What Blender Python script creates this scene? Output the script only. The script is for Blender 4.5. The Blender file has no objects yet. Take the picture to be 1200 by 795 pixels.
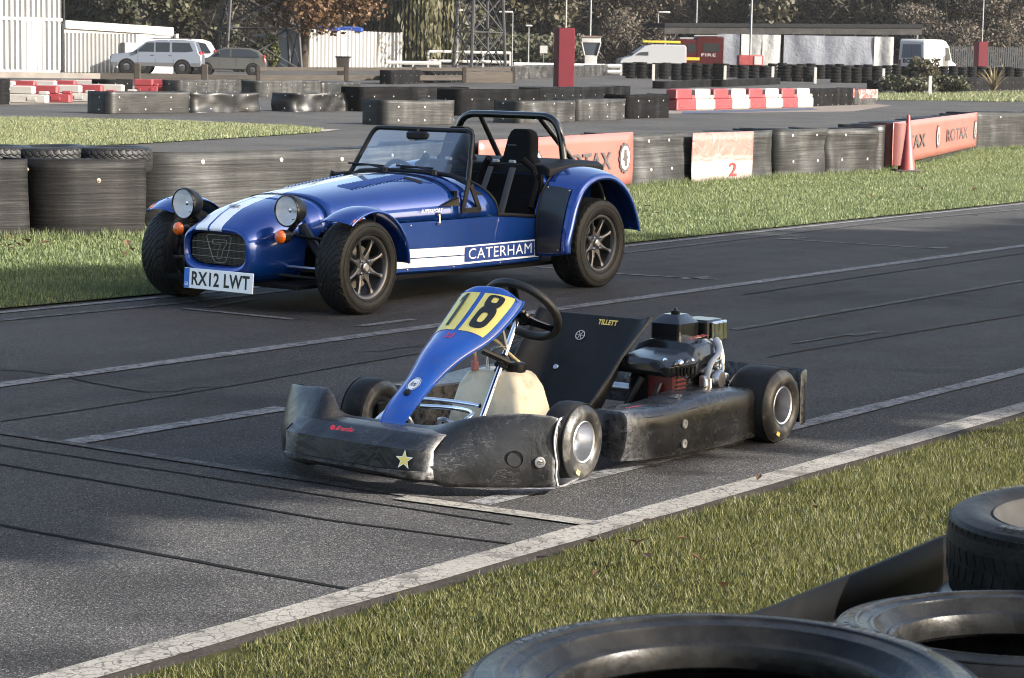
import bpy, bmesh, math, random
import numpy as np
from mathutils import Vector, Matrix, noise as mnoise
PI = math.pi
rad = math.radians
random.seed(7)
rng = np.random.default_rng(7)
scene = bpy.context.scene
col = scene.collection

# ---------------------------------------------------------------- camera
CAM_H, CAM_F, PITCH, ROLL = 1.40, 2718.0, math.atan((397.5 - 70.4) / 2718.0), 0.0185
cam_data = bpy.data.cameras.new('camera')
cam_data.sensor_width = 36.0
cam_data.lens = CAM_F / 1200.0 * 36.0
cam_data.clip_start, cam_data.clip_end = 0.1, 3000.0
cam_data.dof.use_dof = True
cam_data.dof.focus_distance = 10.0
cam_data.dof.aperture_fstop = 22.0
cam = bpy.data.objects.new('camera', cam_data)
col.objects.link(cam)
_cp, _sp, _c, _s = math.cos(PITCH), math.sin(PITCH), math.cos(ROLL), math.sin(ROLL)
_r0, _f0, _u0 = Vector((1, 0, 0)), Vector((0, _cp, -_sp)), Vector((0, _sp, _cp))
_R, _U = _c * _r0 + _s * _u0, -_s * _r0 + _c * _u0
_M = Matrix((_R, _U, -_f0)).transposed().to_4x4()
_M.translation = Vector((0, 0, CAM_H))
cam.matrix_world = _M
scene.camera = cam

# ---------------------------------------------------------------- light
SUN_AZ, SUN_EL = rad(-22), rad(24)        # horizontal direction to the sun (from +X), elevation
world = bpy.data.worlds.new('World')
scene.world = world
world.use_nodes = True
_nt = world.node_tree
_sky = _nt.nodes.new('ShaderNodeTexSky')
_sky.sky_type = 'NISHITA'
_sky.sun_disc = False
_sky.sun_elevation = SUN_EL
_sky.sun_rotation = PI / 2 - SUN_AZ
_sky.air_density, _sky.dust_density, _sky.ozone_density = 1.0, 3.5, 0.6
_bg = _nt.nodes['Background']
_bg.inputs['Strength'].default_value = 0.07
_nt.links.new(_sky.outputs['Color'], _bg.inputs['Color'])
sun_data = bpy.data.lights.new('sun', 'SUN')
sun_data.energy = 3.4
sun_data.angle = rad(0.6)
sun_data.color = (1.0, 0.955, 0.885)
sun = bpy.data.objects.new('sun', sun_data)
sun_vec = Vector((math.cos(SUN_EL) * math.cos(SUN_AZ), math.cos(SUN_EL) * math.sin(SUN_AZ), math.sin(SUN_EL)))
sun.rotation_euler = sun_vec.to_track_quat('Z', 'Y').to_euler()
sun.location = (30, -12, 20)
col.objects.link(sun)
scene.view_settings.view_transform = 'Standard'
scene.view_settings.look = 'None'
scene.view_settings.exposure = 2.6
scene.view_settings.gamma = 1.0
scene.render.engine = 'CYCLES'
scene.cycles.filter_width = 1.0

# ---------------------------------------------------------------- helpers
def ray(px, py):
    dx, dy = px - 600, py - 397.5
    qx, qy = _c * dx + _s * dy, -_s * dx + _c * dy
    u = -qy / CAM_F
    return Vector((qx / CAM_F, _cp + u * _sp, -_sp + u * _cp))
def G(px, py, z=0.0):
    """ground point seen at a pixel of the 1200 px photograph"""
    r = ray(px, py); t = (z - CAM_H) / r.z
    return Vector((r.x * t, r.y * t, z))
def D(px, py, y):
    """point at forward distance y"""
    r = ray(px, py); t = y / r.y
    return Vector((r.x * t, y, CAM_H + r.z * t))
def tz(x, y):
    k = y - 105.0
    return 0.0 if k < 0 else 0.0135 * (math.sqrt(k * k + 64) - 8)

class MB:
    def __init__(s, M=None):
        s.v, s.f, s.M, s.mi, s.uv = [], [], M or Matrix.Identity(4), [], {}
        s.cur = 0
    def add(s, vs, fs, M=None):
        n = len(s.v); T = s.M @ M if M is not None else s.M
        s.v += [tuple(T @ Vector(p)) for p in vs]
        s.f += [tuple(i + n for i in f) for f in fs]
        s.mi += [s.cur] * len(fs)
        return n
    def box(s, c, d, rz=0.0, b=0.0, M=None):
        hx, hy, hz = d[0] / 2, d[1] / 2, d[2] / 2
        T = Matrix.Translation(Vector(c)) @ Matrix.Rotation(rz, 4, 'Z')
        if M is not None: T = M @ T
        if b <= 0:
            vs = [(x * hx, y * hy, z * hz) for z in (-1, 1) for x, y in ((-1, -1), (1, -1), (1, 1), (-1, 1))]
            s.add(vs, [(3, 2, 1, 0), (4, 5, 6, 7), (0, 1, 5, 4), (1, 2, 6, 5), (2, 3, 7, 6), (3, 0, 4, 7)], T)
            return
        b = min(b, hx * .9, hy * .9, hz * .9)
        rings = []
        for (zz, k) in ((-hz, b), (-hz + b, 0), (hz - b, 0), (hz, b)):
            x, y = hx - k, hy - k
            e = b if k == 0 else b * .3
            rings.append([(-x + e, -y, zz), (x - e, -y, zz), (x, -y + e, zz), (x, y - e, zz),
                          (x - e, y, zz), (-x + e, y, zz), (-x, y - e, zz), (-x, -y + e, zz)])
        s.loft(rings, M=T)
    def loft(s, rings, closed=True, cap0=True, cap1=True, M=None):
        n = len(rings[0]); vs = [p for r in rings for p in r]; fs = []
        m = n if closed else n - 1
        for i in range(len(rings) - 1):
            for j in range(m):
                a, b = i * n + j, i * n + (j + 1) % n
                fs.append((a, b, b + n, a + n))
        if closed and cap0: fs.append(tuple(range(n - 1, -1, -1)))
        if closed and cap1: fs.append(tuple((len(rings) - 1) * n + j for j in range(n)))
        return s.add(vs, fs, M)
    def tube(s, pts, r, n=8, closed=False, cap=True, M=None, flat=1.0):
        pts = [Vector(p) for p in pts]; k = len(pts)
        rr = r if isinstance(r, (list, tuple)) else [r] * k
        rings = []; up = None
        for i, p in enumerate(pts):
            if closed: t = pts[(i + 1) % k] - pts[i - 1]
            else: t = pts[min(i + 1, k - 1)] - pts[max(i - 1, 0)]
            t.normalize()
            if up is None:
                up = Vector((0, 0, 1)) if abs(t.z) < .9 else Vector((1, 0, 0))
            x = t.cross(up)
            if x.length < 1e-4: x = t.cross(Vector((0, 1, 0)))
            x.normalize(); up = x.cross(t).normalized()
            rings.append([tuple(p + (math.cos(2 * PI * j / n) * x + math.sin(2 * PI * j / n) * up * flat) * rr[i]) for j in range(n)])
        if closed: rings.append(rings[0])
        s.loft(rings, True, cap and not closed, cap and not closed, M)
    def lathe(s, prof, n=32, M=None, cap=False, a0=0.0, a1=2 * PI):
        """profile of (r, z) turned about Z"""
        full = abs(a1 - a0 - 2 * PI) < 1e-6
        cnt = n if full else n + 1
        rings = [[(r * math.cos(a0 + (a1 - a0) * j / n), r * math.sin(a0 + (a1 - a0) * j / n), z) for j in range(cnt)] for r, z in prof]
        s.loft(rings, full, cap, cap, M)
    def prism(s, poly, h0, h1, M=None):
        """poly in XY, extruded along Z"""
        s.loft([[(x, y, h0) for x, y in poly], [(x, y, h1) for x, y in poly]], M=M)
    def quad(s, a, b, c, d, M=None):
        s.add([a, b, c, d], [(0, 1, 2, 3)], M)
    def grid(s, fn, nu, nv, M=None):
        vs = [fn(i / nu, j / nv) for i in range(nu + 1) for j in range(nv + 1)]
        fs = [(i * (nv + 1) + j, (i + 1) * (nv + 1) + j, (i + 1) * (nv + 1) + j + 1, i * (nv + 1) + j + 1) for i in range(nu) for j in range(nv)]
        s.add(vs, fs, M)
    def build(s, name, m, parent=None, smooth=35, recalc=True, solid=0.0, bevel=0.0, sub=0, weld=True):
        me = bpy.data.meshes.new(name)
        me.from_pydata(s.v, [], s.f)
        if recalc or weld:
            bm = bmesh.new(); bm.from_mesh(me)
            if weld: bmesh.ops.remove_doubles(bm, verts=bm.verts, dist=1e-5)
            if recalc: bmesh.ops.recalc_face_normals(bm, faces=bm.faces)
            bm.to_mesh(me); bm.free()
        mats = m if isinstance(m, (list, tuple)) else [m]
        for q in mats: me.materials.append(q)
        if len(mats) > 1 and len(me.polygons) == len(s.mi):
            me.polygons.foreach_set('material_index', s.mi)
        if smooth:
            me.shade_smooth(); me.set_sharp_from_angle(angle=rad(smooth))
        o = bpy.data.objects.new(name, me); col.objects.link(o)
        if parent is not None: o.parent = parent
        if solid:
            q = o.modifiers.new('thickness', 'SOLIDIFY'); q.thickness = abs(solid); q.offset = -1 if solid > 0 else 1
        if bevel:
            q = o.modifiers.new('bevel', 'BEVEL'); q.width = bevel; q.segments = 2; q.limit_method = 'ANGLE'; q.angle_limit = rad(40)
        if sub:
            q = o.modifiers.new('subdivision', 'SUBSURF'); q.levels = q.render_levels = sub
        return o

def tag(o, label=None, cat=None, group=None, kind=None):
    if label: o['label'] = label
    if cat: o['category'] = cat
    if group: o['group'] = group
    if kind: o['kind'] = kind
    return o
def thing(name, label, cat, loc=(0, 0, 0), rz=0.0, group=None):
    o = bpy.data.objects.new(name, None); col.objects.link(o)
    o.empty_display_size = .2
    o.location = loc; o.rotation_euler = (0, 0, rz)
    return tag(o, label, cat, group)
def copy_tree(o, parent=None, kids=None):
    kids = KIDS if kids is None else kids
    c = o.copy(); col.objects.link(c)
    if parent is not None: c.parent = parent
    for ch in [x for x in o.children]: copy_tree(ch, c)
    return c
KIDS = {}
def new_mesh_np(name, verts, faces, m, parent=None, smooth=False):
    """numpy mesh; faces (k,3) or (k,4)"""
    me = bpy.data.meshes.new(name)
    nv, nf, k = len(verts), len(faces), faces.shape[1]
    me.vertices.add(nv); me.vertices.foreach_set('co', verts.astype(np.float32).ravel())
    me.loops.add(nf * k); me.loops.foreach_set('vertex_index', faces.astype(np.int32).ravel())
    me.polygons.add(nf); me.polygons.foreach_set('loop_start', np.arange(0, nf * k, k, dtype=np.int32))
    me.update(calc_edges=True); me.validate()
    me.materials.append(m)
    if smooth: me.shade_smooth()
    o = bpy.data.objects.new(name, me); col.objects.link(o)
    if parent is not None: o.parent = parent
    return o

_tc = {}
def text_mb(txt, mb, origin, xdir, ydir, w, h, depth=0.0, shear=0.0, bold=0.0):
    """lettering fitted to w x h from origin (lower left corner)"""
    key = (txt, shear, bold)
    if key not in _tc:
        cu = bpy.data.curves.new('lettering', 'FONT'); cu.body = txt; cu.size = 1; cu.shear = shear; cu.offset = bold; cu.space_character = 1.08
        cu.resolution_u = 4
        ob = bpy.data.objects.new('lettering', cu); col.objects.link(ob)
        dg = bpy.context.evaluated_depsgraph_get(); dg.update()
        me = bpy.data.meshes.new_from_object(ob.evaluated_get(dg))
        vs = [tuple(v.co) for v in me.vertices]; fs = [tuple(p.vertices) for p in me.polygons]
        bpy.data.objects.remove(ob); bpy.data.curves.remove(cu); bpy.data.meshes.remove(me)
        _tc[key] = (vs, fs)
    vs, fs = _tc[key]
    x0, x1 = min(v[0] for v in vs), max(v[0] for v in vs)
    y0, y1 = min(v[1] for v in vs), max(v[1] for v in vs)
    o, X, Y = Vector(origin), Vector(xdir), Vector(ydir)
    mb.add([tuple(o + X * ((v[0] - x0) / (x1 - x0) * w) + Y * ((v[1] - y0) / (y1 - y0) * h)) for v in vs], fs)

# ---------------------------------------------------------------- materials
def _new(name):
    m = bpy.data.materials.new(name); m.use_nodes = True
    nt = m.node_tree; b = nt.nodes['Principled BSDF']
    return m, nt, b
def N(nt, t, **kw):
    n = nt.nodes.new('ShaderNode' + t)
    for k, v in kw.items():
        if k in n.inputs: n.inputs[k].default_value = v
        else: setattr(n, k, v)
    return n
def ramp(nt, fac, stops):
    r = nt.nodes.new('ShaderNodeValToRGB')
    e = r.color_ramp.elements
    while len(e) < len(stops): e.new(0.5)
    for i, (p, c) in enumerate(stops):
        e[i].position = p
        e[i].color = (c[0], c[1], c[2], 1) if isinstance(c, (tuple, list)) else (c, c, c, 1)
    nt.links.new(fac, r.inputs['Fac'])
    return r.outputs['Color']
def math_n(nt, op, a, b=None, c=None):
    n = nt.nodes.new('ShaderNodeMath'); n.operation = op
    for i, x in enumerate((a, b, c)):
        if x is None: continue
        if isinstance(x, (int, float)): n.inputs[i].default_value = x
        else: nt.links.new(x, n.inputs[i])
    return n.outputs[0]
def mix_c(nt, fac, a, b, mode='MIX'):
    n = nt.nodes.new('ShaderNodeMix'); n.data_type = 'RGBA'; n.blend_type = mode
    for i, x in ((0, fac), (6, a), (7, b)):
        if isinstance(x, (int, float)): n.inputs[i].default_value = x
        elif isinstance(x, (tuple, list)): n.inputs[i].default_value = (*x[:3], 1)
        else: nt.links.new(x, n.inputs[i])
    return n.outputs[2]
def coords(nt, kind='Object', scale=(1, 1, 1)):
    t = nt.nodes.new('ShaderNodeTexCoord'); mp = nt.nodes.new('ShaderNodeMapping')
    mp.inputs['Scale'].default_value = scale
    nt.links.new(t.outputs[kind], mp.inputs['Vector'])
    return mp.outputs['Vector']
def noise(nt, vec, scale, detail=4, rough=.55, dist=0.0):
    n = N(nt, 'TexNoise', Scale=scale, Detail=detail, Roughness=rough, Distortion=dist)
    if vec is not None: nt.links.new(vec, n.inputs['Vector'])
    return n.outputs['Fac']
def bump(nt, b, height, strength=.3, dist=.01):
    n = N(nt, 'Bump', Strength=strength, Distance=dist)
    nt.links.new(height, n.inputs['Height']); nt.links.new(n.outputs['Normal'], b.inputs['Normal'])
    return n
def mat(name, c, rough=.5, metal=0.0, coat=0.0, var=0.0, vscale=8.0, bmp=0.0, bscale=40.0, bdist=.004, spec=.5, rvar=0.0, stretch=(1, 1, 1), dust=None):
    m, nt, b = _new(name)
    b.inputs['Base Color'].default_value = (*c, 1); b.inputs['Roughness'].default_value = rough
    b.inputs['Metallic'].default_value = metal; b.inputs['Coat Weight'].default_value = coat
    b.inputs['Coat Roughness'].default_value = .05
    b.inputs['Specular IOR Level'].default_value = spec
    v = coords(nt, 'Object', stretch)
    base = None
    if var:
        f = noise(nt, v, vscale, 5, .6)
        base = ramp(nt, f, [(.25, [x * (1 - var) for x in c]), (.75, [min(1, x * (1 + var)) for x in c])])
        nt.links.new(base, b.inputs['Base Color'])
    if dust:
        f2 = noise(nt, v, dust[1], 6, .65, .4)
        k = ramp(nt, f2, [(.5, 0.0), (.72, dust[2])])
        base = mix_c(nt, k, base if base is not None else c, dust[0])
        nt.links.new(base, b.inputs['Base Color'])
    if rvar:
        f = noise(nt, v, vscale * 1.7, 5, .65)
        r = ramp(nt, f, [(.3, max(.02, rough - rvar)), (.7, min(1, rough + rvar))])
        nt.links.new(r, b.inputs['Roughness'])
    if bmp:
        bump(nt, b, noise(nt, v, bscale, 5, .6), bmp, bdist)
    return m
# ================================================================ setting
def asphalt(name, c, patch=.3, speck=.5, bstr=.5, stains=(), lanes=False):
    m, nt, b = _new(name)
    v = coords(nt, 'Object')
    big = noise(nt, v, .35, 5, .6, .6)
    mid = noise(nt, v, 2.3, 6, .62, .3)
    fine = noise(nt, v, 165, 2, .75)
    spk = noise(nt, v, 260, 1, .5)
    c1 = ramp(nt, big, [(.3, [x * (1 - patch) for x in c]), (.7, [x * (1 + patch * .7) for x in c])])
    c2 = mix_c(nt, .55, c1, ramp(nt, mid, [(.3, .62), (.5, 1.0), (.75, 1.25)]), 'MULTIPLY')
    g = mix_c(nt, .6, ramp(nt, fine, [(.28, .12), (.42, .55), (.52, 1.0), (.60, 1.7), (.70, 4.6)]), ramp(nt, spk, [(.3, .3), (.5, 1.0), (.66, 2.6)]), 'MULTIPLY')
    c3 = mix_c(nt, speck, c2, g, 'MULTIPLY')
    if lanes:       # rubbered bands and paver passes running along the track
        ml = nt.nodes.new('ShaderNodeMapping'); ml.vector_type = 'TEXTURE'; ml.inputs['Rotation'].default_value = (0, 0, math.atan2(EX.y, EX.x)); ml.inputs['Scale'].default_value = (9.0, .55, 1); nt.links.new(v, ml.inputs['Vector'])
        c3 = mix_c(nt, 1.0, c3, ramp(nt, noise(nt, ml.outputs[0], 1.0, 5, .6, .3), [(.34, .82), (.5, 1.0), (.66, 1.12)]), 'MULTIPLY')
    if stains:      # oil and rubber stains with soft, uneven outlines
        wn = N(nt, 'TexNoise', Scale=2.6, Detail=4); nt.links.new(v, wn.inputs['Vector']); tot = None
        for x, y, rx, ry, k_ in stains:
            mp = nt.nodes.new('ShaderNodeMapping'); mp.vector_type = 'TEXTURE'; mp.inputs['Location'].default_value = (x, y, 0); mp.inputs['Scale'].default_value = (rx, ry, 1); nt.links.new(v, mp.inputs['Vector'])
            ln = nt.nodes.new('ShaderNodeVectorMath'); ln.operation = 'LENGTH'; nt.links.new(mp.outputs[0], ln.inputs[0])
            dd = math_n(nt, 'ADD', ln.outputs['Value'], math_n(nt, 'MULTIPLY', math_n(nt, 'SUBTRACT', wn.outputs['Fac'], .5), 1.5))
            mk = ramp(nt, dd, [(.35, k_), (1.0, 0.0)])
            tot = mk if tot is None else math_n(nt, 'MAXIMUM', tot, mk)
        c3 = mix_c(nt, tot, c3, mix_c(nt, 1.0, c3, (.40, .40, .41), 'MULTIPLY'))
    nt.links.new(c3, b.inputs['Base Color'])
    r = ramp(nt, mid, [(.3, .62), (.7, .9)])
    nt.links.new(r, b.inputs['Roughness'])
    b.inputs['Specular IOR Level'].default_value = .06
    h = math_n(nt, 'ADD', fine, math_n(nt, 'MULTIPLY', noise(nt, v, 60, 4, .6), .6))
    bump(nt, b, h, bstr, .004)
    return m
EX = (G(1200, 479) - G(92, 793)).normalized()
_st = []
for _px, _py, _rx, _ry, _k in ((150, 690, .52, .34, .6), (30, 775, .34, .20, .8), (225, 725, .26, .13, .5), (800, 556, .16, .07, .7), (1080, 435, .4, .10, .4), (300, 470, .7, .3, .45), (60, 440, .6, .3, .4), (560, 640, .2, .1, .3), (1000, 350, 1.2, .5, .35)):
    _p = G(_px, _py); _st.append((_p.x, _p.y, _rx, _ry, _k))
M_ASPH = asphalt('asphalt_track', (.0410, .0394, .0382), .22, .8, .7, _st, True)
M_ASPH2 = asphalt('asphalt_far', (.0415, .040, .038), .3, .6, .35)

def paint_mat(name, c, wear, under=(.034, .031, .028), cracks=.0):
    m, nt, b = _new(name)
    v = coords(nt, 'Object')
    f = noise(nt, v, 26, 8, .72, .5)
    f2 = noise(nt, v, 160, 3, .7)
    mm = math_n(nt, 'ADD', math_n(nt, 'MULTIPLY', f, .75), math_n(nt, 'MULTIPLY', f2, .35))
    k = ramp(nt, mm, [(wear - .05, 0.0), (wear + .05, 1.0)])
    tone = ramp(nt, noise(nt, v, 3, 5), [(.3, [x * .72 for x in c]), (.7, c)])
    if cracks:
        vo = N(nt, 'TexVoronoi', Scale=24.0); vo.feature = 'DISTANCE_TO_EDGE'
        wv = nt.nodes.new('ShaderNodeVectorMath'); wv.operation = 'ADD'
        nz = N(nt, 'TexNoise', Scale=9.0, Detail=4); nt.links.new(v, nz.inputs['Vector']); sc_ = nt.nodes.new('ShaderNodeVectorMath'); sc_.operation = 'SCALE'; sc_.inputs['Scale'].default_value = .12
        nt.links.new(nz.outputs['Color'], sc_.inputs[0]); nt.links.new(v, wv.inputs[0]); nt.links.new(sc_.outputs[0], wv.inputs[1]); nt.links.new(wv.outputs[0], vo.inputs['Vector'])
        ck = ramp(nt, math_n(nt, 'ADD', vo.outputs['Distance'], math_n(nt, 'MULTIPLY', noise(nt, v, 5, 3), .10)), [(.055, 1 - cracks), (.105, 1.0)])
        pit = ramp(nt, noise(nt, v, 120, 3, .75), [(.34, .25), (.46, 1.0)])
        k = math_n(nt, 'MULTIPLY', k, math_n(nt, 'MULTIPLY', ck, pit))
    k = math_n(nt, 'MULTIPLY', k, ramp(nt, noise(nt, v, 5.5, 6, .7), [(.36, .35), (.47, 1.0)]))
    nt.links.new(mix_c(nt, k, under, tone), b.inputs['Base Color'])
    b.inputs['Roughness'].default_value = .7; b.inputs['Specular IOR Level'].default_value = .1
    bump(nt, b, f2, .3, .003)
    return m
M_PAINT = paint_mat('white_paint', (.23, .215, .19), .41, cracks=.85)
M_PAINT_WORN = paint_mat('white_paint_worn', (.21, .21, .215), .52, cracks=.5)
M_PAINT_FAINT = paint_mat('white_paint_faint', (.15, .15, .155), .60)
M_SEAM = mat('tar_seam', (.005, .005, .005), .9, spec=.1)
M_SOIL = mat('soil', (.034, .029, .025), .95, spec=.05, var=.35, vscale=6, bmp=.5, bscale=50, bdist=.01)
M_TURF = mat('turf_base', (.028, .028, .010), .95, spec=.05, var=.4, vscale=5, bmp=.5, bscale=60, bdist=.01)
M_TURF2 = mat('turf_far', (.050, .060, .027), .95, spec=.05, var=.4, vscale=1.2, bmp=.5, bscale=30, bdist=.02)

def leaf_mat(name, stops, rough=.55, transl=.3, vscale=1.5, tipmix=.5, spec=.25):
    """blades or leaves: tint differs from piece to piece and from place to place"""
    m, nt, b = _new(name)
    g = nt.nodes.new('ShaderNodeNewGeometry')
    v = coords(nt, 'Object')
    f = math_n(nt, 'ADD', math_n(nt, 'MULTIPLY', g.outputs['Random Per Island'], tipmix), math_n(nt, 'MULTIPLY', noise(nt, v, vscale, 4), 1 - tipmix))
    c = ramp(nt, f, stops)
    nt.links.new(c, b.inputs['Base Color'])
    b.inputs['Roughness'].default_value = rough
    b.inputs['Specular IOR Level'].default_value = spec
    t = nt.nodes.new('ShaderNodeBsdfTranslucent'); nt.links.new(c, t.inputs['Color'])
    mx = nt.nodes.new('ShaderNodeMixShader'); mx.inputs['Fac'].default_value = transl
    nt.links.new(b.outputs[0], mx.inputs[1]); nt.links.new(t.outputs[0], mx.inputs[2])
    nt.links.new(mx.outputs[0], nt.nodes['Material Output'].inputs['Surface'])
    return m
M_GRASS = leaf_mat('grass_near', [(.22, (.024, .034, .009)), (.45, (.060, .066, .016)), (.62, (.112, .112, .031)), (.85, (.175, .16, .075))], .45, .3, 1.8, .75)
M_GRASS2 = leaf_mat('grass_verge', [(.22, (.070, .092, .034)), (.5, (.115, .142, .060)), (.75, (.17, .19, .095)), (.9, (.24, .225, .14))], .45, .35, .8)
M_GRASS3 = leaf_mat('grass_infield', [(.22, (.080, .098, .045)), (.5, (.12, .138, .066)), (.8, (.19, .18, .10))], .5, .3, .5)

# terrain sheet to the horizon
mb = MB()
xs = [-700, -300, -120, -60, -30, -15, 0, 15, 30, 60, 120, 300, 700]
ys = [-300, -60, -10, 20, 60, 100, 105, 110, 115, 120, 130, 140, 150, 165, 180, 200, 240, 400, 1200]
tzz = lambda x, y: tz(x, min(y, 230))
for i in range(len(xs) - 1):
    for j in range(len(ys) - 1):
        a, b_, c_, d_ = xs[i], xs[i + 1], ys[j], ys[j + 1]
        mb.quad((a, c_, tzz(a, c_)), (b_, c_, tzz(b_, c_)), (b_, d_, tzz(b_, d_)), (a, d_, tzz(a, d_)))
tag(mb.build('ground', M_ASPH2, smooth=60), kind='structure')

def sheet(name, pts, m, z, label=None, sub=None):
    """flat ground sheet; z is laid over the terrain"""
    bm = bmesh.new()
    vs = [bm.verts.new((p[0], p[1], tz(p[0], p[1]) + z)) for p in pts]
    f = bm.faces.new(vs)
    bmesh.ops.triangulate(bm, faces=[f])
    bmesh.ops.recalc_face_normals(bm, faces=bm.faces)
    if sum(f.normal.z for f in bm.faces) < 0: bmesh.ops.reverse_faces(bm, faces=bm.faces)
    me = bpy.data.meshes.new(name); bm.to_mesh(me); bm.free(); me.materials.append(m)
    o = bpy.data.objects.new(name, me); col.objects.link(o)
    return tag(o, kind='structure')

EX = Vector((.571, .821, 0)); EV = Vector((-.821, .571, 0))      # along and across the near track
NL0 = G(92, 793); NL1 = G(1200, 479)
EX = (NL1 - NL0).normalized(); EV = Vector((-EX.y, EX.x, 0))
far_edge = [G(*p) for p in ((-500, 412), (-250, 389), (0, 366), (200, 347), (470, 318), (735, 288), (1000, 259.5), (1200, 238.5))]
far_edge += [far_edge[-1] + (far_edge[-1] - far_edge[-2]) * k for k in (1.2, 3)]
near_a, near_b = NL0 - EX * 7, NL0 + EX * 40
sheet('near_track', [near_a - EV * .05, near_b - EV * .05] + far_edge[::-1] + [far_edge[0] - EX * 3], M_ASPH, .004)

def line_strip(name, pts, w, m, z=.008, n=0):
    """painted strip along ground points, ragged edges"""
    mb = MB(); P_ = [Vector(p) for p in pts]
    dense = []
    for a, b_ in zip(P_[:-1], P_[1:]):
        k = max(1, int((b_ - a).length / .25))
        dense += [a.lerp(b_, i / k) for i in range(k)]
    dense.append(P_[-1])
    L, R = [], []
    for i, p in enumerate(dense):
        t = (dense[min(i + 1, len(dense) - 1)] - dense[max(i - 1, 0)]).normalized()
        s = Vector((-t.y, t.x, 0))
        j = 1 + random.uniform(-.06, .06)
        zz = Vector((0, 0, tz(p.x, p.y) + z))
        L.append(p + s * w / 2 * j + zz); R.append(p - s * w / 2 * j + zz)
    vs = [tuple(q) for q in L + R]; k = len(L)
    mb.add(vs, [(i, k + i, k + i + 1, i + 1) for i in range(k - 1)])
    return tag(mb.build(name, m, smooth=0), kind='structure')
def pxline(name, a, b, w, m, z=.008, ext=(0, 0)):
    A, B = G(*a), G(*b); d = (B - A).normalized()
    return line_strip(name, [A - d * ext[0], B + d * ext[1]], w, m, z)
# near edge line
pxline('edge_line', (92, 793), (1200, 479), .118, M_PAINT, .008, (3, 12))
# long lane lines of the grid
pxline('lane_line', (0, 453), (1200, 289), .105, M_PAINT_WORN, .008, (4, 14))
pxline('lane_line', (80, 521), (334, 480), .10, M_PAINT_WORN, .008)
pxline('lane_line', (556, 594), (1200, 436), .085, M_PAINT_WORN, .008, (0, 6))
line_strip('lane_line', [p - EV * .06 for p in far_edge], .07, M_PAINT_WORN, .008)
line_strip('lane_line', [G(*p) for p in ((-300, 406), (0, 377), (205, 357), (470, 326), (735, 297), (1054, 259), (1200, 246), (1400, 228))], .07, M_PAINT_FAINT, .008)
# start line across the track
pxline('start_line', (0, 509), (700, 617), .055, M_PAINT_FAINT, .0085, (.4, 0))
pxline('start_line', (470, 586), (690, 616), .075, M_PAINT, .0092)
# grid box marks
for a, b, w, m in (((215, 363), (345, 376), .05, M_PAINT_WORN), ((240, 362), (300, 351), .05, M_PAINT_FAINT), ((420, 384), (484, 376), .06, M_PAINT_WORN), ((628, 314), (700, 320), .05, M_PAINT_WORN),
                   ((720, 322), (842, 329), .04, M_PAINT_WORN), ((800, 328), (832, 326), .06, M_PAINT_WORN), ((912, 281.5), (945, 280), .07, M_PAINT), ((930, 282), (1090, 292), .04, M_PAINT_WORN),
                   ((1085, 292), (1110, 291), .06, M_PAINT_WORN), ((1000, 395), (1030, 390), .05, M_PAINT_FAINT), ((930, 404), (1010, 391), .03, M_PAINT_FAINT), ((860, 388), (1200, 330), .06, M_PAINT_FAINT)):
    pxline('grid_mark', a, b, w, m, .0085)
# tar seams and cracks
def seam(pts, w, wob=.003):
    P_ = [G(*p) for p in pts]; out = []
    for a, b in zip(P_[:-1], P_[1:]):
        k = max(2, int((b - a).length / .12))
        for i in range(k):
            q = a.lerp(b, i / k); out.append(q + Vector((random.uniform(-wob, wob), random.uniform(-wob, wob), 0)))
    out.append(P_[-1])
    line_strip('tar_seam', out, w, M_SEAM, .0064)
seam([(-60, 514), (0, 523.6), (400, 586), (600, 617)], .014)
seam([(-60, 536), (0, 546), (386, 612), (600, 640)], .016)
seam([(-60, 607), (0, 617.6), (400, 691.7), (450, 700)], .020)
seam([(0, 496), (100, 482), (260, 456), (400, 431), (620, 395)], .014)
seam([(870, 347), (1000, 327), (1200, 298)], .020)
seam([(900, 420), (1040, 396), (1200, 370)], .014)
seam([(0, 434), (60, 440), (170, 462), (260, 455)], .012, .03)
seam([(420, 415), (520, 404), (640, 380)], .010, .03)
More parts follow.
